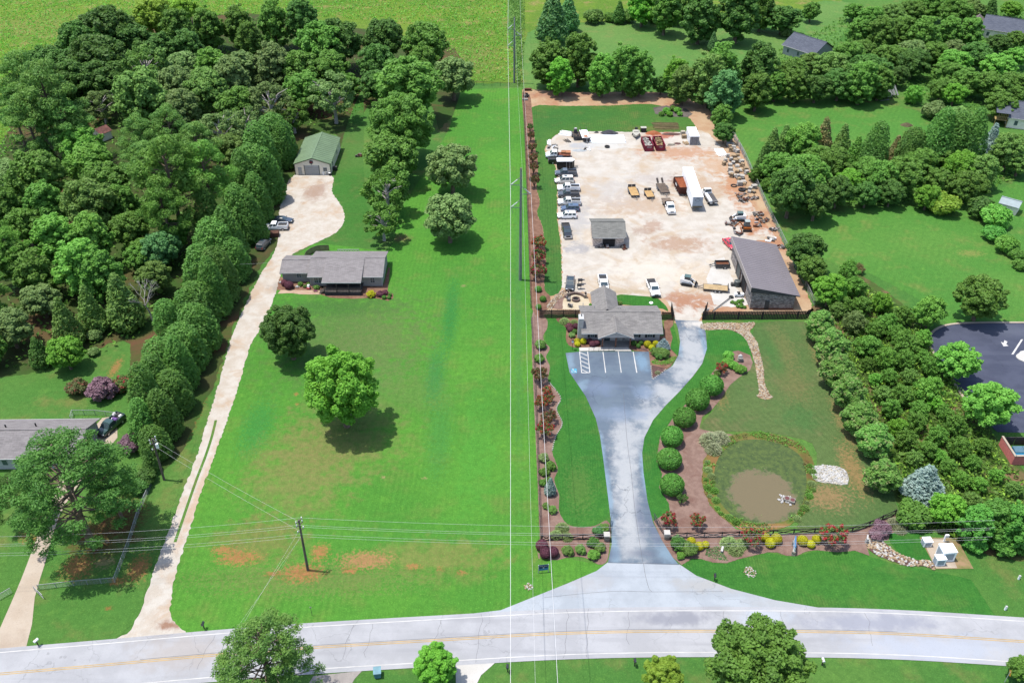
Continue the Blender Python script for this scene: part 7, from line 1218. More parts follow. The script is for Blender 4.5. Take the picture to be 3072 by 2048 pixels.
for lb, dx, z1, z2, zn in (('upper left line wire over the long lawn', -2.05, 22.4, 16.9, 22.0), ('lower left line wire over the long lawn', -2.05, 17.4, 11.9, 17.0), ('right line wire over the fence bed', 2.05, 20.4, 14.9, 20.0)):
    wire(lb + ', near span', (sx + dx, sy, z1), (NX + dx + .4 + (1.6 if dx > 0 else 0), NY, zn), 1.2, .03); wire(lb + ', far span', (sx + dx, sy, z1), (fx + dx, fy, z2), 1.5, .02); wire(lb + ', beyond far pole', (fx + dx, fy, z2), (fx + dx, fy + 130, z2), 1.5, .02)
wire('thin ground wire beside the steel pole', (sx + .25, sy, 25.8), (NX + .9, NY, 25.4), 1., .011); wire('thin ground wire beyond the steel pole', (sx + .25, sy, 25.8), (fx, fy, 20.4), 1.2, .011)
def woodpole(label, x, y, h, lean=0., cans=1):
    t = thing('wooden_pole', label, 'utility pole', (x, y, 0), 0, 'wooden roadside poles'); m = MB(); m.tube([(0, 0, 0), (lean * .5, 0, h * .5), (lean, 0, h)], [.2, .17, .13], 10); m.build('shaft', PWD, t)
    for z in (h - .25, h - .9, h - 2.1): MB().bar((lean - .35, -.5, z), (lean + .35, .5, z), .1).build('cross_arm', PWD, t)
    for i in range(cans): MB().cyl(lean + .42 - i * .84, -.05, h - 1.9, h - 1.05, .24).build('transformer', INS, t)
    for z in (h - .1, h - .72, h - 2.0):
        for s in (-1, 1): MB().cyl(lean + s * .3, s * .42, z - .05, z + .22, .07, n=8).build('insulator', INS, t)
    return t
(px0, py0) = (-29.52,84.98); (lx, ly) = (-55.94,103.14)
woodpole('leaning wooden power pole on the front lawn by road', px0, py0, 10.6, .15, 0); woodpole('wooden pole with grey transformer beside chain-link fence', lx, ly, 9.0, .2, 1)
for i, (z, dy) in enumerate(((10.6, .4), (9.9, -.3), (8.6, .5), (8.3, -.5), (7.2, 0))):
    nm = ('top', 'second', 'third', 'fourth', 'lowest')[i]
    wire('%s roadside wire right of the leaning pole' % nm, (px0 + .15, py0 + dy, z), (66, py0 + dy - 1.0, z + .6), 1.7, .011); wire('%s roadside wire left of the leaning pole' % nm, (px0 + .15, py0 + dy, z), (-78, py0 + dy - 3.5, z), 1.0, .011)
wire('upper service wire to the transformer pole', (px0, py0, 10.4), (lx + .2, ly, 8.9), .4, .01); wire('lower service wire to the transformer pole', (px0, py0, 8.4), (lx + .2, ly, 7.4), .4, .01); wire('service wire from left wood to grey house', (-56, 158.5, 6.5), (-42.2, 164.8, 4.3), .3, .01)
wire('guy wire of the leaning pole towards road, upper', (px0, py0, 8.6), (-36.5, 72.5, 2.0), .0, .009); wire('guy wire of the leaning pole towards road, lower', (px0, py0, 7.2), (-37.5, 74.0, .5), .0, .009)
(gx, gy) = (-33.58,84.74); gw = wire('yellow-sleeved anchor wire of the leaning pole', (px0, py0, 7.4), (gx, gy, 0), 0, .01)
t = thing('wooden_pole', 'bare thin pole standing against the cypress row', 'utility pole', (*(-59.37,146.78), 0), 0, 'wooden roadside poles'); MB().tube([(0, 0, 0), (-.3, 0, 6.5)], [.14, .09], 8).build('shaft', PWD, t)
t = thing('wooden_pole', 'bare slim pole by the parked pickup under cypresses', 'utility pole', (*(-58.23,183.77), 0), 0, 'wooden roadside poles'); MB().tube([(0, 0, 0), (-.25, 0, 7)], [.14, .09], 8).build('shaft', PWD, t)
# ================================================================== STONES
SA = plain('pale_stone_piece', T(226, 216, 196), .9, .15); SB = plain('tan_stone_piece', T(206, 178, 142), .9, .2); SCc = plain('white_stone_piece', T(238, 236, 232), .9, .08); SD = plain('brown_stone_piece', T(168, 136, 112), .9, .2)
def stones(name, label, poly, n, smin, smax, mats, seed, base=.06, cat='stones'):
    r = random.Random(seed); nr = np.random.default_rng(seed); m = MB()
    for (x, y) in fill(poly, n, nr):
        m.m = r.randrange(len(mats)); s = r.uniform(smin, smax); m.rock(x, y, base + s * .12, s, s * r.uniform(.6, 1), s * .5, r, 5)
    o = m.build(name, mats); return tag(o, label, cat, kind='stuff')
SP = spline([(37.87,146.39), (42.12,146.84), (45.57,146.69), (48.47,146.84), (47.86,145.20), (46.85,143.72), (47.50,140.41), (47.25,136.23), (46.86,131.55), (46.16,127.70), (46.40,124.60), (46.83,123.75), (45.26,123.03), (43.92,124.00), (44.65,125.22), (45.28,130.25), (45.67,133.53), (45.74,136.91), (45.64,140.41), (44.79,142.85), (42.71,144.46), (37.86,144.31)], 3)
sheet('stone_path', SP, soil('path_gravel', T(214, 184, 146), T(230, 206, 172), T(190, 156, 122), .8, 5.), .062, rag=.06); stones('path_stones', 'pale broken stones filling the winding path', SP, 1500, .16, .38, [SA, SB, SA, SD], 21)
RR = [(49.23,106.20), (50.94,106.37), (53.26,106.20), (54.36,104.71), (53.69,102.10), (51.19,102.26), (48.81,102.91), (48.51,104.38)]
sheet('riprap_bed', RR, soil('white_grit', T(214, 210, 204), T(230, 228, 224), T(180, 174, 166), 1., 6.), .062, smooth=2); stones('riprap', 'white broken rock bed right of the pond', RR, 520, .25, .5, [SCc, SCc, SA], 22)
CR = spline([(53.24,91.10), (54.49,90.83), (55.66,90.04), (56.55,88.47), (57.81,87.44), (59.57,86.76), (61.24,86.68), (61.23,85.05), (59.77,85.67), (57.22,85.75), (55.54,86.68), (53.67,87.70), (52.72,89.12)], 3)
sheet('creek_bed', CR, G_muld, .064); stones('creek_stones', 'tan and white stones of the dry creek bed', CR, 420, .2, .48, [SA, SB, SCc, SB], 23)
for lb, c_, rx_, ry_, n in (('ring of white stones on lawn right of entrance', (34.33,84.55), .95, .95, 70), ('small heap of white stones on lawn left of entrance', (2.37,82.02), .6, .65, 34)):
    stones('stone_ring', lb, [(c_[0] + rx_ * math.cos(a), c_[1] + ry_ * math.sin(a)) for a in np.linspace(0, 6.1, 14)], n, .16, .34, [SCc, SA, SB], n)
EDG = plain('edging_stone', T(232, 226, 216), .9, .1)
def edging(label, pts, seed, gap=.34):
    r = random.Random(seed); m = MB(); q = spline(pts, 8, False); acc = 0
    for a, b_ in zip(q, q[1:]):
        L = math.hypot(b_[0] - a[0], b_[1] - a[1]); acc += L
        if acc > gap: acc = 0; m.rock(b_[0], b_[1], .1, .32, .26, .2, r, 5)
    return tag(m.build('bed_edging', EDG), label, 'edging', kind='stuff')
edging('white stone edging of the left drive bed', [(6.62,128.21), (7.88,125.71), (8.72,123.27), (7.83,120.42), (8.66,116.63), (7.40,113.31), (6.68,109.78)], 31); edging('white stone edging of the triangular bed', [(26.03,132.98), (25.92,130.76), (25.89,128.92), (27.02,129.92), (28.61,131.61)], 32); edging('pale edging of the patio path', [(7.09,152.10), (7.89,154.06), (8.94,155.83), (10.13,157.62), (10.92,158.53)], 33)
stones('patio_path_stones', 'tan stone path climbing to the patio', [(7.08,151.67), (7.51,153.84), (8.83,156.05), (10.40,158.08), (11.17,158.53), (11.34,156.72), (9.52,154.94), (8.17,151.67)], 260, .2, .42, [SA, SB, SD], 34)
# boulder, bench-like stones
t = thing('boulder', 'pale grey layered boulder in the island bed', 'boulder', (*(42.95,134.15), 0)); rb_ = random.Random(3)
for i, (dx, dz, s) in enumerate(((0, .35, 1.3), (.05, .85, 1.05), (-.05, 1.25, .85))): MB().rock(dx, .05, dz, s, s * .8, .7, rb_, 8).build('stone_layer', (GREY_R, PALE_R, SCc)[i], t)
t = thing('stone_bench', 'white stone bench in roadside bed between grass clumps', 'bench', (*(31.02,88.55), 0), RAD(70)); MB().b2(-.5, .5, -.16, .16, .4, .52).build('seat', SCc, t); [MB().b2(s * .35 - .08, s * .35 + .08, -.13, .13, .04, .4).build('leg', SCc, t) for s in (-1, 1)]
t = thing('stone_post', 'leaning white stone post at head of dry creek bed', 'post', (*(52.80,90.04), 0), RAD(15)); MB().box(0, 0, .55, .3, .3, 1.1, 0, .12).build('shaft', SCc, t); MB().box(.22, .3, .9, .9, .22, .2, .9).build('cross_stone', SCc, t)
# pump box on the pond edge
t = thing('pump_box', 'grey box with two dark round lids on white rocks in pond', 'pump box', (*(43.30,98.57), 0), RAD(-25)); r2 = random.Random(12)
for i in range(34): MB().rock(r2.uniform(-1.5, .5), r2.uniform(-.9, .9), .12, r2.uniform(.3, .5), r2.uniform(.3, .45), .3, r2, 5).build('rock', SCc, t)
MB().b2(-.7, 1.0, -.5, .5, .12, .5).build('box', GREY_R, t); [MB().cyl(-.25 + .85 * i, 0, .5, .56, .34, n=16).build('round_lid', plain('maroon_lid', (.10, .035, .035), .7), t) for i in range(2)]
# ================================================================== SIGNS, BOXES, STREET FURNITURE
t = thing('business_sign', 'white and blue roadside sign board between stone piers', 'sign', (*(41.63,88.75), 0), RAD(75)); SB2 = plain('sign_blue', T(90, 150, 200), .5)
for s in (-1, 1): MB().box(s * .95, 0, .42, .5, .55, .84, taper=.85).build('stone_pier', STONE_P, t)
b_ = MB().b2(-1.1, 1.1, -.09, .09, .55, 1.75).build('sign_board', WPAN, t); MB().b2(-1.12, 1.12, -.1, .1, 1.7, 1.82).build('sign_top', SB2, b_); MB().b2(-1.12, 1.12, -.1, .1, .5, .6).build('sign_base', SB2, b_)
for s in (-1, 1):
    for z, w_ in ((1.4, .7), (1.15, .9), (.9, .6)): MB().b2(-w_, w_, s * .095 - .006, s * .095 + .006, z - .05, z + .05).build('blue_marking', SB2, b_)
t = thing('sale_sign', 'blue FOR SALE sign board on the lawn corner', 'sign', (*(4.52,84.56), 0), RAD(8)); [MB().b2(s * .72 - .05, s * .72 + .05, -.05, .05, 0, 1.75).build('post', GALV, t) for s in (-1, 1)]
b_ = MB().b2(-.67, .67, -.03, .03, .55, 1.7).build('sign_board', plain('navy_board', T(34, 70, 130), .5), t); MB().b2(-.67, .67, -.036, -.031, .55, 1.0).build('light_band', plain('sky_board', T(90, 160, 215), .5), b_); text_on(b_, 'FOR SALE', .27, (0, -.04, 1.45), (RAD(90), 0, 0), TRIM); m = MB(); m.cyl(0, 0, 0, .01, .14, n=12); q = m.build('round_mark', TRIM, b_); q.location = (0, -.035, 1.1); q.rotation_euler = (RAD(90), 0, 0)
def mailbox(label, loc, rz, c):
    t = thing('mailbox', label, 'mailbox', (*loc, 0), rz, 'roadside mailboxes'); MB().b2(-.06, .06, -.06, .06, 0, 1.05).build('post', DKW, t); m = MB(); m.add([(x, .18 * math.cos(a), 1.12 + .2 * max(-.35, math.sin(a))) for x in (-.32, .32) for a in [k * PI / 6 for k in range(-1, 8)]], [tuple(range(8, -1, -1)), tuple(range(9, 18))] + [(i, i + 1, 10 + i, 9 + i) for i in range(8)] + [(8, 0, 9, 17)]); m.build('box', c, t); MB().b2(-.1, -.06, .19, .22, 1.1, 1.4).build('flag', TLP, t)
mailbox('black mailbox left of lime lawn by gravel drive mouth', (-41.75,75.01), RAD(90), BLK); mailbox('black mailbox on kerb lawn right of entrance', (28.91,83.11), RAD(80), BLK); mailbox('white and black mailbox at mouth of concrete drive', (-63.17,72.40), RAD(60), WHT); mailbox('black mailbox on lower verge left of big tree', (16.00,69.33), RAD(90), BLK); mailbox('white-topped mailbox on lower verge right of big tree', (40.49,69.44), RAD(90), SLV); mailbox('mailbox on lower verge beside white concrete drive', (-0.58,68.48), RAD(90), BLK)
t = thing('rolling_bin', 'pale blue wheeled bin on lower verge', 'bin', (*(-17.37,67.96), 0), RAD(8)); m = MB(); m.box(0, 0, .55, .8, .9, 1.0, taper=1.15); m.build('body', plain('bin_blue', T(120, 175, 195), .5), t); MB().box(0, 0, 1.1, 1.0, 1.1, .1, 0, .08).build('lid', plain('bin_lid', T(140, 195, 210), .5), t); [wheel(t, 0, s * .4, .14, .08) for s in (-1, 1)]
t = thing('road_sign', 'yellow diamond curve sign in bottom right corner', 'sign', (*(63.34,67.02), 0), RAD(70)); MB().b2(-.04, .04, -.03, .03, 0, 2.2).build('post', GALV, t); MB().box(0, -.05, 2.0, .75, .02, .75, 0, 0, RAD(45)).build('plate', plain('sign_yellow', T(236, 180, 60), .5), t); m = MB(); m.bar((-.1, -.075, 1.75), (-.1, -.075, 2.0), .09, .02); m.bar((-.1, -.075, 2.0), (.12, -.075, 2.12), .09, .02); m.bar((.12, -.075, 2.12), (.12, -.075, 2.3), .09, .02); m.build('arrow', BLACKT, t)
for lb, p in (('low white marker post on right verge lawn', (72.52,83.38)), ('little white block on lawn near right road edge', (68.28,78.12))):
    t = thing('marker_post', lb, 'marker', (*p, 0)); MB().b2(-.12, .12, -.1, .1, 0, .7).build('post', WPAN, t); MB().b2(-.14, .14, -.12, .12, .7, .78).build('cap', TRIM, t)
t = thing('street_marker', 'thin dark marker rod on front lawn near road', 'marker', (*(-27.50,77.16), 0)); MB().cyl(0, 0, 0, 1.9, .03).build('rod', STEEL, t); MB().box(0, 0, 1.8, .25, .04, .18).build('tag_plate', FASC, t)
for lb, p, s in (('tall white utility cabinet on concrete pad', (63.75,86.68), (2.0, 1.7, 1.9)), ('lower white utility cabinet nearest the road on pad', (62.41,85.80), (1.35, 1.0, 1.3)), ('small grey utility box at far corner of pad', (61.89,89.33), (1.2, 1.0, 1.0))):
    t = thing('utility_cabinet', lb, 'utility box', (p[0] - .3, p[1] + s[1] * .4, .066), RAD(4), 'utility cabinets on the pad'); MB().box(0, 0, s[2] / 2, *s).build('housing', WPAN, t); MB().box(0, 0, s[2] + .04, s[0] + .1, s[1] + .1, .08).build('lid', WPAN, t); MB().box(-s[0] / 2 - .02, 0, s[2] * .5, .03, s[1] * .8, s[2] * .8).build('door', WPB, t); MB().box(0, -s[1] / 2 - .02, s[2] * .5, s[0] * .7, .03, s[2] * .7).build('front_panel', WPB, t)
t = thing('meter_post', 'white meter post behind utility cabinets', 'meter', (*(64.44,90.30), .03)); MB().b2(-.1, .1, -.1, .1, 0, 1.4).build('post', WPAN, t); MB().box(.2, 0, 1.3, .5, .3, .4).build('meter_box', INS, t)
t = thing('lamp_post', 'short lamp post with lantern at office lawn', 'lamp', (*(11.56,137.75), 0)); MB().cyl(0, 0, 0, 1.9, .04).build('post', BLACKT, t); MB().box(0, 0, 2.1, .36, .36, .42, taper=.8).build('lantern', INS, t); MB().box(0, 0, 2.36, .42, .42, .1, taper=.4).build('lantern_cap', BLACKT, t)
# patio: firepit, seat wall with urns, chairs, grills
t = thing('fire_pit', 'round stone fire pit on sandy patio', 'fire pit', (*(13.22,154.83), .056)); PITS = plain('pit_block', T(150, 128, 118), .9, .15)
for j in range(3):
    for i in range(14): a = (i + .5 * j) * 2 * PI / 14; MB().box(.72 * math.cos(a), .72 * math.sin(a), .08 + j * .15, .24, .32, .14, a).build('block', PITS, t)
MB().cyl(0, 0, 0, .12, .6).build('ash', DARK, t)
(ax_, ay_) = (13.17,154.06); t = thing('seat_wall', 'curved low stone seat wall behind fire pit', 'wall', (ax_, ay_, .05))
for i in range(13): a = RAD(38 + i * 8.7); MB().box(2.55 * math.cos(a), 3.2 * math.sin(a) - .2, .25, .44, .42, .5, math.atan2(3.2 * math.sin(a), 2.55 * math.cos(a))).build('block', PITS, t)
for lb, p in (('left stone pier with dark urn by fire pit', (11.70,156.50)), ('right stone pier with dark urn by fire pit', (15.23,155.83))):
    t = thing('urn_pier', lb, 'pier', (*p, .05), 0, 'urn piers of the seat wall'); MB().b2(-.3, .3, -.3, .3, 0, .75).build('pier', STONE_P, t); MB().b2(-.36, .36, -.36, .36, .75, .84).build('cap', G_con, t); m = MB(); m.tube([(0, 0, .84), (0, 0, 1.0), (0, 0, 1.25), (0, 0, 1.4)], [.1, .2, .24, .12], 10); m.build('urn', plain('urn', (.08, .06, .05), .7), t)
def patio_chair(lb, p, rz):
    t = thing('patio_chair', lb, 'chair', (*p, .056), rz, 'grey patio chairs'); c = plain('grey_chair', T(150, 150, 154), .7)
    MB().b2(-.35, .35, -.35, .35, .32, .44).build('seat', c, t); MB().box(0, .36, .65, .7, .1, .6, 0, -.2).build('backrest', c, t)
    for s in (-1, 1): MB().b2(s * .4 - .05, s * .4 + .05, -.35, .35, .5, .58).build('armrest', c, t); [MB().b2(s * .36 - .04, s * .36 + .04, q - .04, q + .04, 0, .5).build('leg', c, t) for q in (-.3, .3)]
patio_chair('grey patio chair left of fire pit', (11.71,154.72), RAD(75)); patio_chair('grey patio chair nearest the black fence', (11.92,152.49), RAD(150))
for lb, p in (('black barbecue nearer the black sedan', (14.46,161.06)), ('black smoker grill next to patio pier', (14.15,159.10))):
    t = thing('barbecue', lb, 'barbecue', (*p, .04), RAD(5), 'barbecues on the gravel'); m = MB(); m.tube([(-.45, 0, 1.0), (.45, 0, 1.0)], .32, 12); m.build('barrel', BLACKT, t); MB().b2(.5, .95, -.25, .25, .95, 1.0).build('side_shelf', STEEL, t); [MB().bar((sx_ * .35, sy_ * .2, 0), (sx_ * .35, sy_ * .2, .8), .05).build('leg', STEEL, t) for sx_ in (-1, 1) for sy_ in (-1, 1)]
t = thing('stepping_disc', 'white round lid on lawn behind office', 'lid', (*(28.68,153.84), .056)); MB().cyl(0, 0, 0, .1, .42, .36, 14).build('rim', WPAN, t); MB().cyl(0, 0, .1, .16, .12).build('knob', WPAN, t)
# ================================================================== JUNK AND MATERIALS IN THE YARD
def pallet_stone(i, n, p, c, w, h):
    r = random.Random(i * 13 + 1); t = thing('stone_pallet', 'pallet of %s stone, %s from far end along right yard fence' % (('white', 'tan', 'pale grey')[c], nth(i)), 'pallet', (*p, .045), r.uniform(-.5, .5), 'stone pallets along the yard fence'); MB().b2(-w / 2, w / 2, -w / 2, w / 2, 0, .12).build('pallet', DKW, t); z = .12; mt = ((SCc, PALE_R), (SA, SB), (GREY_R, PALE_R))[c]
    while z < h: MB().box(r.uniform(-.06, .06), r.uniform(-.06, .06), z + .1, w * r.uniform(.78, 1.0), w * r.uniform(.78, 1.), .2, r.uniform(-.15, .15), taper=r.uniform(.88, 1)).build('stone_layer', mt[int(z * 10) % 2], t); z += .2
ps_ = [(60.52,235.11), (60.63,233.70), (60.54,230.92), (59.39,230.62), (59.67,229.40), (60.44,228.80), (59.38,227.30), (60.47,227.00), (60.98,226.40), (57.91,223.60), (59.42,223.60), (60.57,224.04), (60.66,222.30), (58.36,221.43), (59.31,220.57), (60.24,220.86), (60.81,220.00), (56.73,220.72), (55.98,218.73), (57.56,218.59), (58.47,219.43), (59.24,217.74), (60.65,218.02), (59.35,215.24), (58.57,214.41), (60.94,215.24), (60.84,213.59), (56.85,214.96), (56.72,213.05), (56.58,211.70), (57.60,211.97), (59.22,212.24), (57.99,210.89), (59.07,210.89), (58.13,209.83), (59.05,208.51), (57.69,207.07), (58.96,207.46), (59.24,204.87), (59.84,204.36), (61.00,205.38), (60.44,203.34), (59.34,203.09)]
rp_ = random.Random(77)
for i, p in enumerate(sorted(ps_, key=lambda q: -q[1])): pallet_stone(i, len(ps_), p, (0, 1, 2, 0, 1)[i % 5], rp_.uniform(.9, 1.4), rp_.uniform(.4, 1.0))
PIPE = plain('white_pipe', (.8, .8, .79), .5, .05)
def pipes(lb, p, rz, n, L, w, seed, mat=PIPE, nm='pipe_stack', part='pipe', r=.05, group=None):
    q = random.Random(seed); t = thing(nm, lb, nm.split('_')[0], (*p, .05), rz, group)
    for i in range(n): x = (i / n - .5) * w; MB().bar((x + q.uniform(-.1, .1), -L / 2 + q.uniform(-.4, .4), .06 + .1 * (i % 3)), (x + q.uniform(-.2, .2), L / 2 + q.uniform(-.4, .4), .06 + .1 * (i % 3)), r * 2, r * 2).build(part, mat, t)
pipes('bundle of white pipes on orange dirt beside stone pallets', (56.67,226.40), RAD(8), 16, 4.6, 2.6, 1); pipes('white pipes leaning at back left corner of yard', (10.31,232.93), RAD(-6), 8, 3.2, 1.0, 2); pipes('scattered white boards left of machine trailer', (15.32,238.94), RAD(70), 12, 3.4, 2.8, 3, PIPE, 'board_pile', 'board', .07)
pipes('low stack of long white boards spread on the gravel', (26.48,235.12), RAD(90), 22, 9.5, 5., 4, WPAN, 'board_stack', 'board', .1); pipes('tangle of black irrigation pipe by boards', (15.33,233.86), RAD(30), 8, 2., 1.4, 5, LINER, 'pipe_tangle', 'pipe', .04); pipes('pale timbers beside the container', (48.17,232.26), RAD(20), 8, 2., 1.4, 6, SB, 'timber_stack', 'timber', .09); pipes('short pale timbers right of red dumpsters', (43.76,231.42), RAD(90), 4, 1.8, .9, 8, SA, 'timber_stack', 'timber', .1); pipes('weathered timbers laid in rows on back lawn', (44.05,244.21), RAD(90), 16, 7., 5., 9, WOOD, 'timber_rows', 'timber', .05)
def tyre(lb, p, r, w=.3):
    t = thing('loose_tyre', lb, 'tyre', (*p, .05)); m = MB(); n = 20; m.tube([((r - w * .5) * math.cos(a), (r - w * .5) * math.sin(a), w * .55) for a in np.linspace(0, 2 * PI, n)], w * .55, 8); m.build('carcass', RUB, t, True)
tyre('big black tyre lying on gravel at back of yard', (26.06,229.86), .72, .42); tyre('ring-shaped black tyre by stone pallets', (56.14,206.55), .8, .26); tyre('black tyre upright-looking ring beside dark tank', (57.67,204.10), .9, .5)
def mound(lb, p, rx, ry, h, mat, seed):
    q = random.Random(seed); n = 22; m = MB(); vs = [(0, 0, h)]; R_ = (.3, .6, .85, 1.0); Z_ = (.85, .5, .18, -.02)
    for rr, zz in zip(R_, Z_): vs += [(rx * rr * math.cos(2 * PI * k / n) * q.uniform(.9, 1.1), ry * rr * math.sin(2 * PI * k / n) * q.uniform(.9, 1.1), zz * h + q.uniform(-.04, .04)) for k in range(n)]
    m.add(vs, [(0, 1 + k, 1 + (k + 1) % n) for k in range(n)] + [(1 + j * n + k, 1 + (j + 1) * n + k, 1 + (j + 1) * n + (k + 1) % n, 1 + j * n + (k + 1) % n) for j in range(3) for k in range(n)]); o = m.build('material_mound', mat, None, True); o.location = (*p, .05); tag(o, lb, 'mound')
mound('dark grey gravel mound behind white boards', (27.49,239.26), 2.6, 1.3, 1.0, soil('dark_gravel', T(92, 92, 100), T(110, 110, 116), T(78, 78, 86), 1., 7.), 1); mound('small dark gravel heap left of big gravel mound', (23.89,239.74), .7, .5, .4, LINER, 5); mound('orange clay mound behind red dumpsters', (39.87,239.15), 2.2, 1.2, .8, soil('orange_clay', T(204, 124, 84), T(214, 142, 100), T(186, 104, 70), 1., 6.), 2); mound('purple-brown mulch heap right of dumpsters', (44.95,238.56), 2.8, .9, .4, G_muld, 3); mound('small dark heap in front of container', (45.70,232.26), 1.0, .7, .25, G_muld, 4); mound('pale blue-grey gravel heap near white flatbed', (18.34,227.75), 2., .9, .35, soil('pale_gravel', T(206, 212, 216), T(220, 224, 226), T(190, 200, 206), 1., 7.), 6); mound('brush heap with sticks on middle right lawn', (113.42,244.80), 1.7, 1.3, .8, soil('brush', T(110, 104, 78), T(132, 118, 92), T(90, 96, 62), 2., 8.), 7)
def pile(lb, p, n, spread, mats, seed, nm='scrap_pile', part='scrap_piece', s=(.3, 1.3)):
    q = random.Random(seed); t = thing(nm, lb, 'scrap', (*p, .045))
    for i in range(n): MB().box(q.uniform(-spread, spread), q.uniform(-spread * .7, spread * .7), q.uniform(.1, .5), q.uniform(*s), q.uniform(.12, .6), q.uniform(.08, .5), q.uniform(0, 3.1), q.uniform(-.4, .4)).build(part, mats[i % len(mats)], t)
IR = plain('old_iron', (.08, .075, .07), .8, .3); RU = plain('rust', T(120, 72, 54), .9, .3)
for i, (lb, p, n, sp) in enumerate((('iron frames and implements below stone pallets', (58.28,200.82), 22, 2.6), ('black attachments heap beside right yard fence', (59.05,191.59), 12, 1.1), ('rusty buckets and forks behind excavator', (58.99,188.57), 14, 1.6), ('rusty implements in front of skid steer', (51.69,187.09), 14, 1.3), ('dark scrap behind the barn roof', (52.58,182.03), 8, .8), ('rusty scrap along fence beside barn', (60.54,175.81), 14, 1.0), ('small rusty frame on orange dirt', (57.73,186.11), 6, .7), ('boards and pipes behind barn corner', (59.54,179.46), 8, 1.2), ('brown debris along fence behind barn', (60.99,184.18), 12, 1.0), ('iron trailer frame near yard fence', (57.46,198.62), 12, 1.6), ('junk beside the small stone shed', (25.17,175.79), 7, .7), ('scrap at foot of shed front', (20.44,175.91), 8, 1.1), ('white debris along back left of yard', (11.04,229.86), 12, 1.2), ('buckets and cans by blue-grey heap', (20.31,228.65), 6, .8))): pile(lb, p, n, sp, [IR, RU, IR, FASC] if i not in (12, 13, 7) else [PALE_R, WPAN, IR], i + 40)
for lb, p, c in (('stacked cream pallets left of container', (48.13,238.56), SA), ('second stack of cream pallets left of container', (48.03,235.95), SB), ('grey-lidded pallet at head of stone row', (60.18,233.39), FASC)):
    t = thing('pallet_stack', lb, 'pallet', (*p, .045), RAD(8)); [MB().b2(-.6, .6, -.5, .5, j * .2 + .02, j * .2 + .16).build('pallet', c, t) for j in range(5)]
t = thing('steel_tank', 'dark round tank standing at open barn doorway', 'tank', (*(47.65,160.34), .05)); m = MB(); m.tube([(0, 0, 0), (0, 0, 1.2), (0, 0, 1.35)], [.7, .7, .4], 14); m.build('drum', plain('dark_tank', (.06, .07, .07), .5), t); MB().b2(-1.3, -.75, -.35, .35, .1, .7).build('motor', IR, t)
t = thing('white_machine', 'small white machine on concrete by barn corner', 'machine', (*(47.30,156.23), .05)); MB().b2(-1.0, .9, -.35, .35, .2, .75).build('body', WPAN, t); MB().b2(-.5, .1, -.36, .36, .75, 1.0).build('hood', BLACKT, t); [wheel(t, x, s * .4, .2, .12) for x in (-.7, .6) for s in (-1, 1)]
tyre('dark tyre at end of long pole beside barn', (45.56,155.80), .5, .3); t = thing('long_timber', 'long dark pole lying from gate to barn tyre', 'timber', (0, 0, 0)); (a0, a1), (b0, b1) = (40.76,150.72), (45.26,155.48); MB().bar((a0, a1, .12), (b0, b1, .3), .14).build('pole', DKW, t); MB().bar((a0 + .15, a1 - .05, .1), (b0 + .1, b1 - .05, .28), .05).build('chain', GALV, t)
t = thing('log_bench', 'low brown log rack behind yard corner shed', 'crate', (*(4.97,271.76), .03)); MB().b2(-1.1, 1.1, -.4, .4, 0, .6).build('crate', RU, t); MB().b2(-1.15, 1.15, -.45, .45, .6, .66).build('lid', RU, t)
t = thing('parked_cart', 'small dark cart in the far corner of yard', 'cart', (*(4.45,266.36), .03), RAD(30)); MB().b2(-.8, .8, -.5, .5, .4, .8).build('bed', IR, t); MB().b2(-.2, .3, -.3, .3, .8, 1.3).build('seat', BLACKT, t); [wheel(t, x, s * .5, .28, .16) for x in (-.5, .5) for s in (-1, 1)]
t = thing('flat_box', 'pale flat box on ground in far corner of yard', 'box', (*(3.98,264.01), .03)); MB().b2(-.8, .8, -.5, .5, 0, .35).build('body', FASC, t); MB().b2(-.84, .84, -.54, .54, .35, .42).build('lid', GREY_R, t)
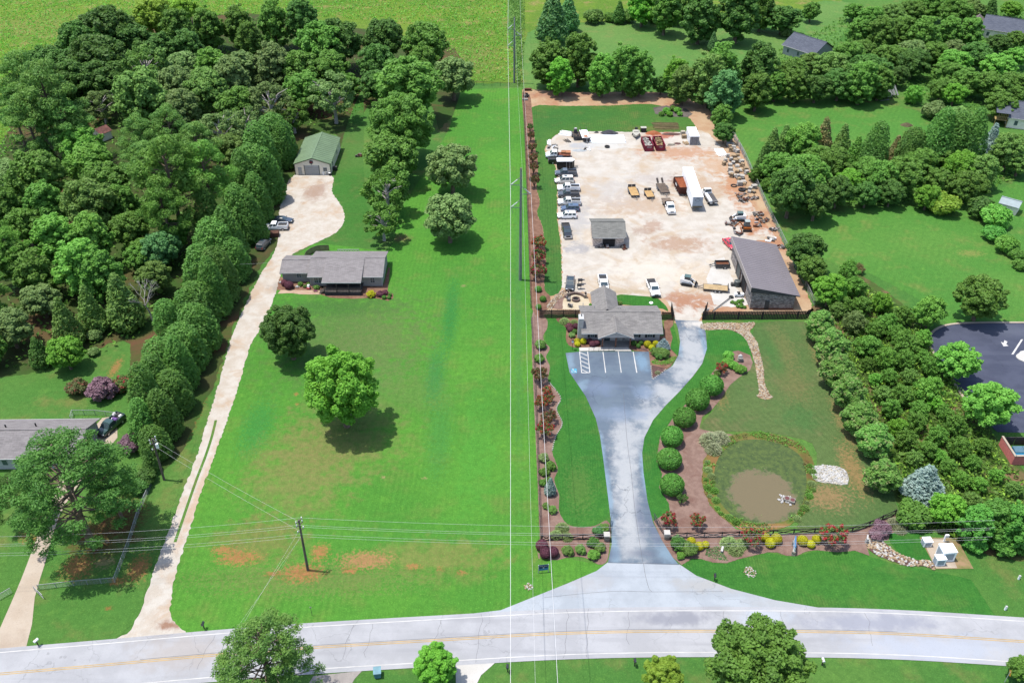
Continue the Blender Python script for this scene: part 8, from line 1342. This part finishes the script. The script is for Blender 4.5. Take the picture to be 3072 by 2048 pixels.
# garage and house things
for i, (p, c) in enumerate((((-48.77,212.96), WPAN), ((-47.91,213.14), TRIM), ((-47.10,212.59), BLACKT))):
    t = thing('bucket', ('left white bucket at garage corner', 'middle white drum at garage corner', 'black bin at garage corner')[i], 'bucket', (*p, .05), 0, 'buckets at the garage'); MB().cyl(0, 0, 0, .7, .24, .28).build('body', c, t); MB().cyl(0, 0, .7, .75, .3).build('lid', WPAN, t)
t = thing('grill', 'dark covered grill beside the garage wall', 'barbecue', (*(-46.21,215.70), .03)); MB().box(0, 0, .5, 1.1, .7, .9, taper=.85).build('cover', BLACKT, t); MB().b2(-.5, .5, -.3, .3, .95, 1.05).build('hood', IR, t)
pile('brown brush pile on grass right of garage', (-40.68,224.36), 16, 1.1, [RU, DKW, GREY_R], 71, 'brush_pile', 'branch')
t = thing('wood_crate', 'brown wooden crate between parked suv and pickup', 'crate', (*(-54.65,181.44), .05), RAD(6)); c = plain('crate_wood', T(120, 84, 68), .9, .15)
for j in range(4): MB().b2(-.95, .95, -.75, .75, j * .27, j * .27 + .24).build('crate_board', c, t)
t = thing('toy_car', 'red and white toy car on house walk bed', 'toy', (*(-42.80,159.07), .06), RAD(80)); MB().b2(-.4, .4, -.3, .3, .1, .5).build('body', RED, t); MB().box(0, 0, .75, .6, .5, .5, taper=.8).build('cab', WHT, t); [wheel(t, x, s * .3, .13, .08) for x in (-.25, .25) for s in (-1, 1)]
t = thing('toy_tricycle', 'pink toy lying on house walk', 'toy', (*(-41.19,158.00), .06)); c = plain('pink_toy', T(200, 110, 150), .5); MB().b2(-.35, .35, -.1, .1, .15, .3).build('frame', c, t); [wheel(t, x, 0, .16, .06) for x in (-.3, .3)]
for lb, p in (('white stone in house bed left of toy car', (-45.38,159.68)), ('white boulder at left corner of house', (-49.21,161.38))):
    t = thing('garden_stone', lb, 'stone', (*p, .05)); MB().rock(0, 0, .18, .8, .5, .4, random.Random(5), 7).build('stone', SCc, t); MB().rock(.4, .1, .1, .35, .3, .2, random.Random(6), 6).build('small_stone', SA, t)
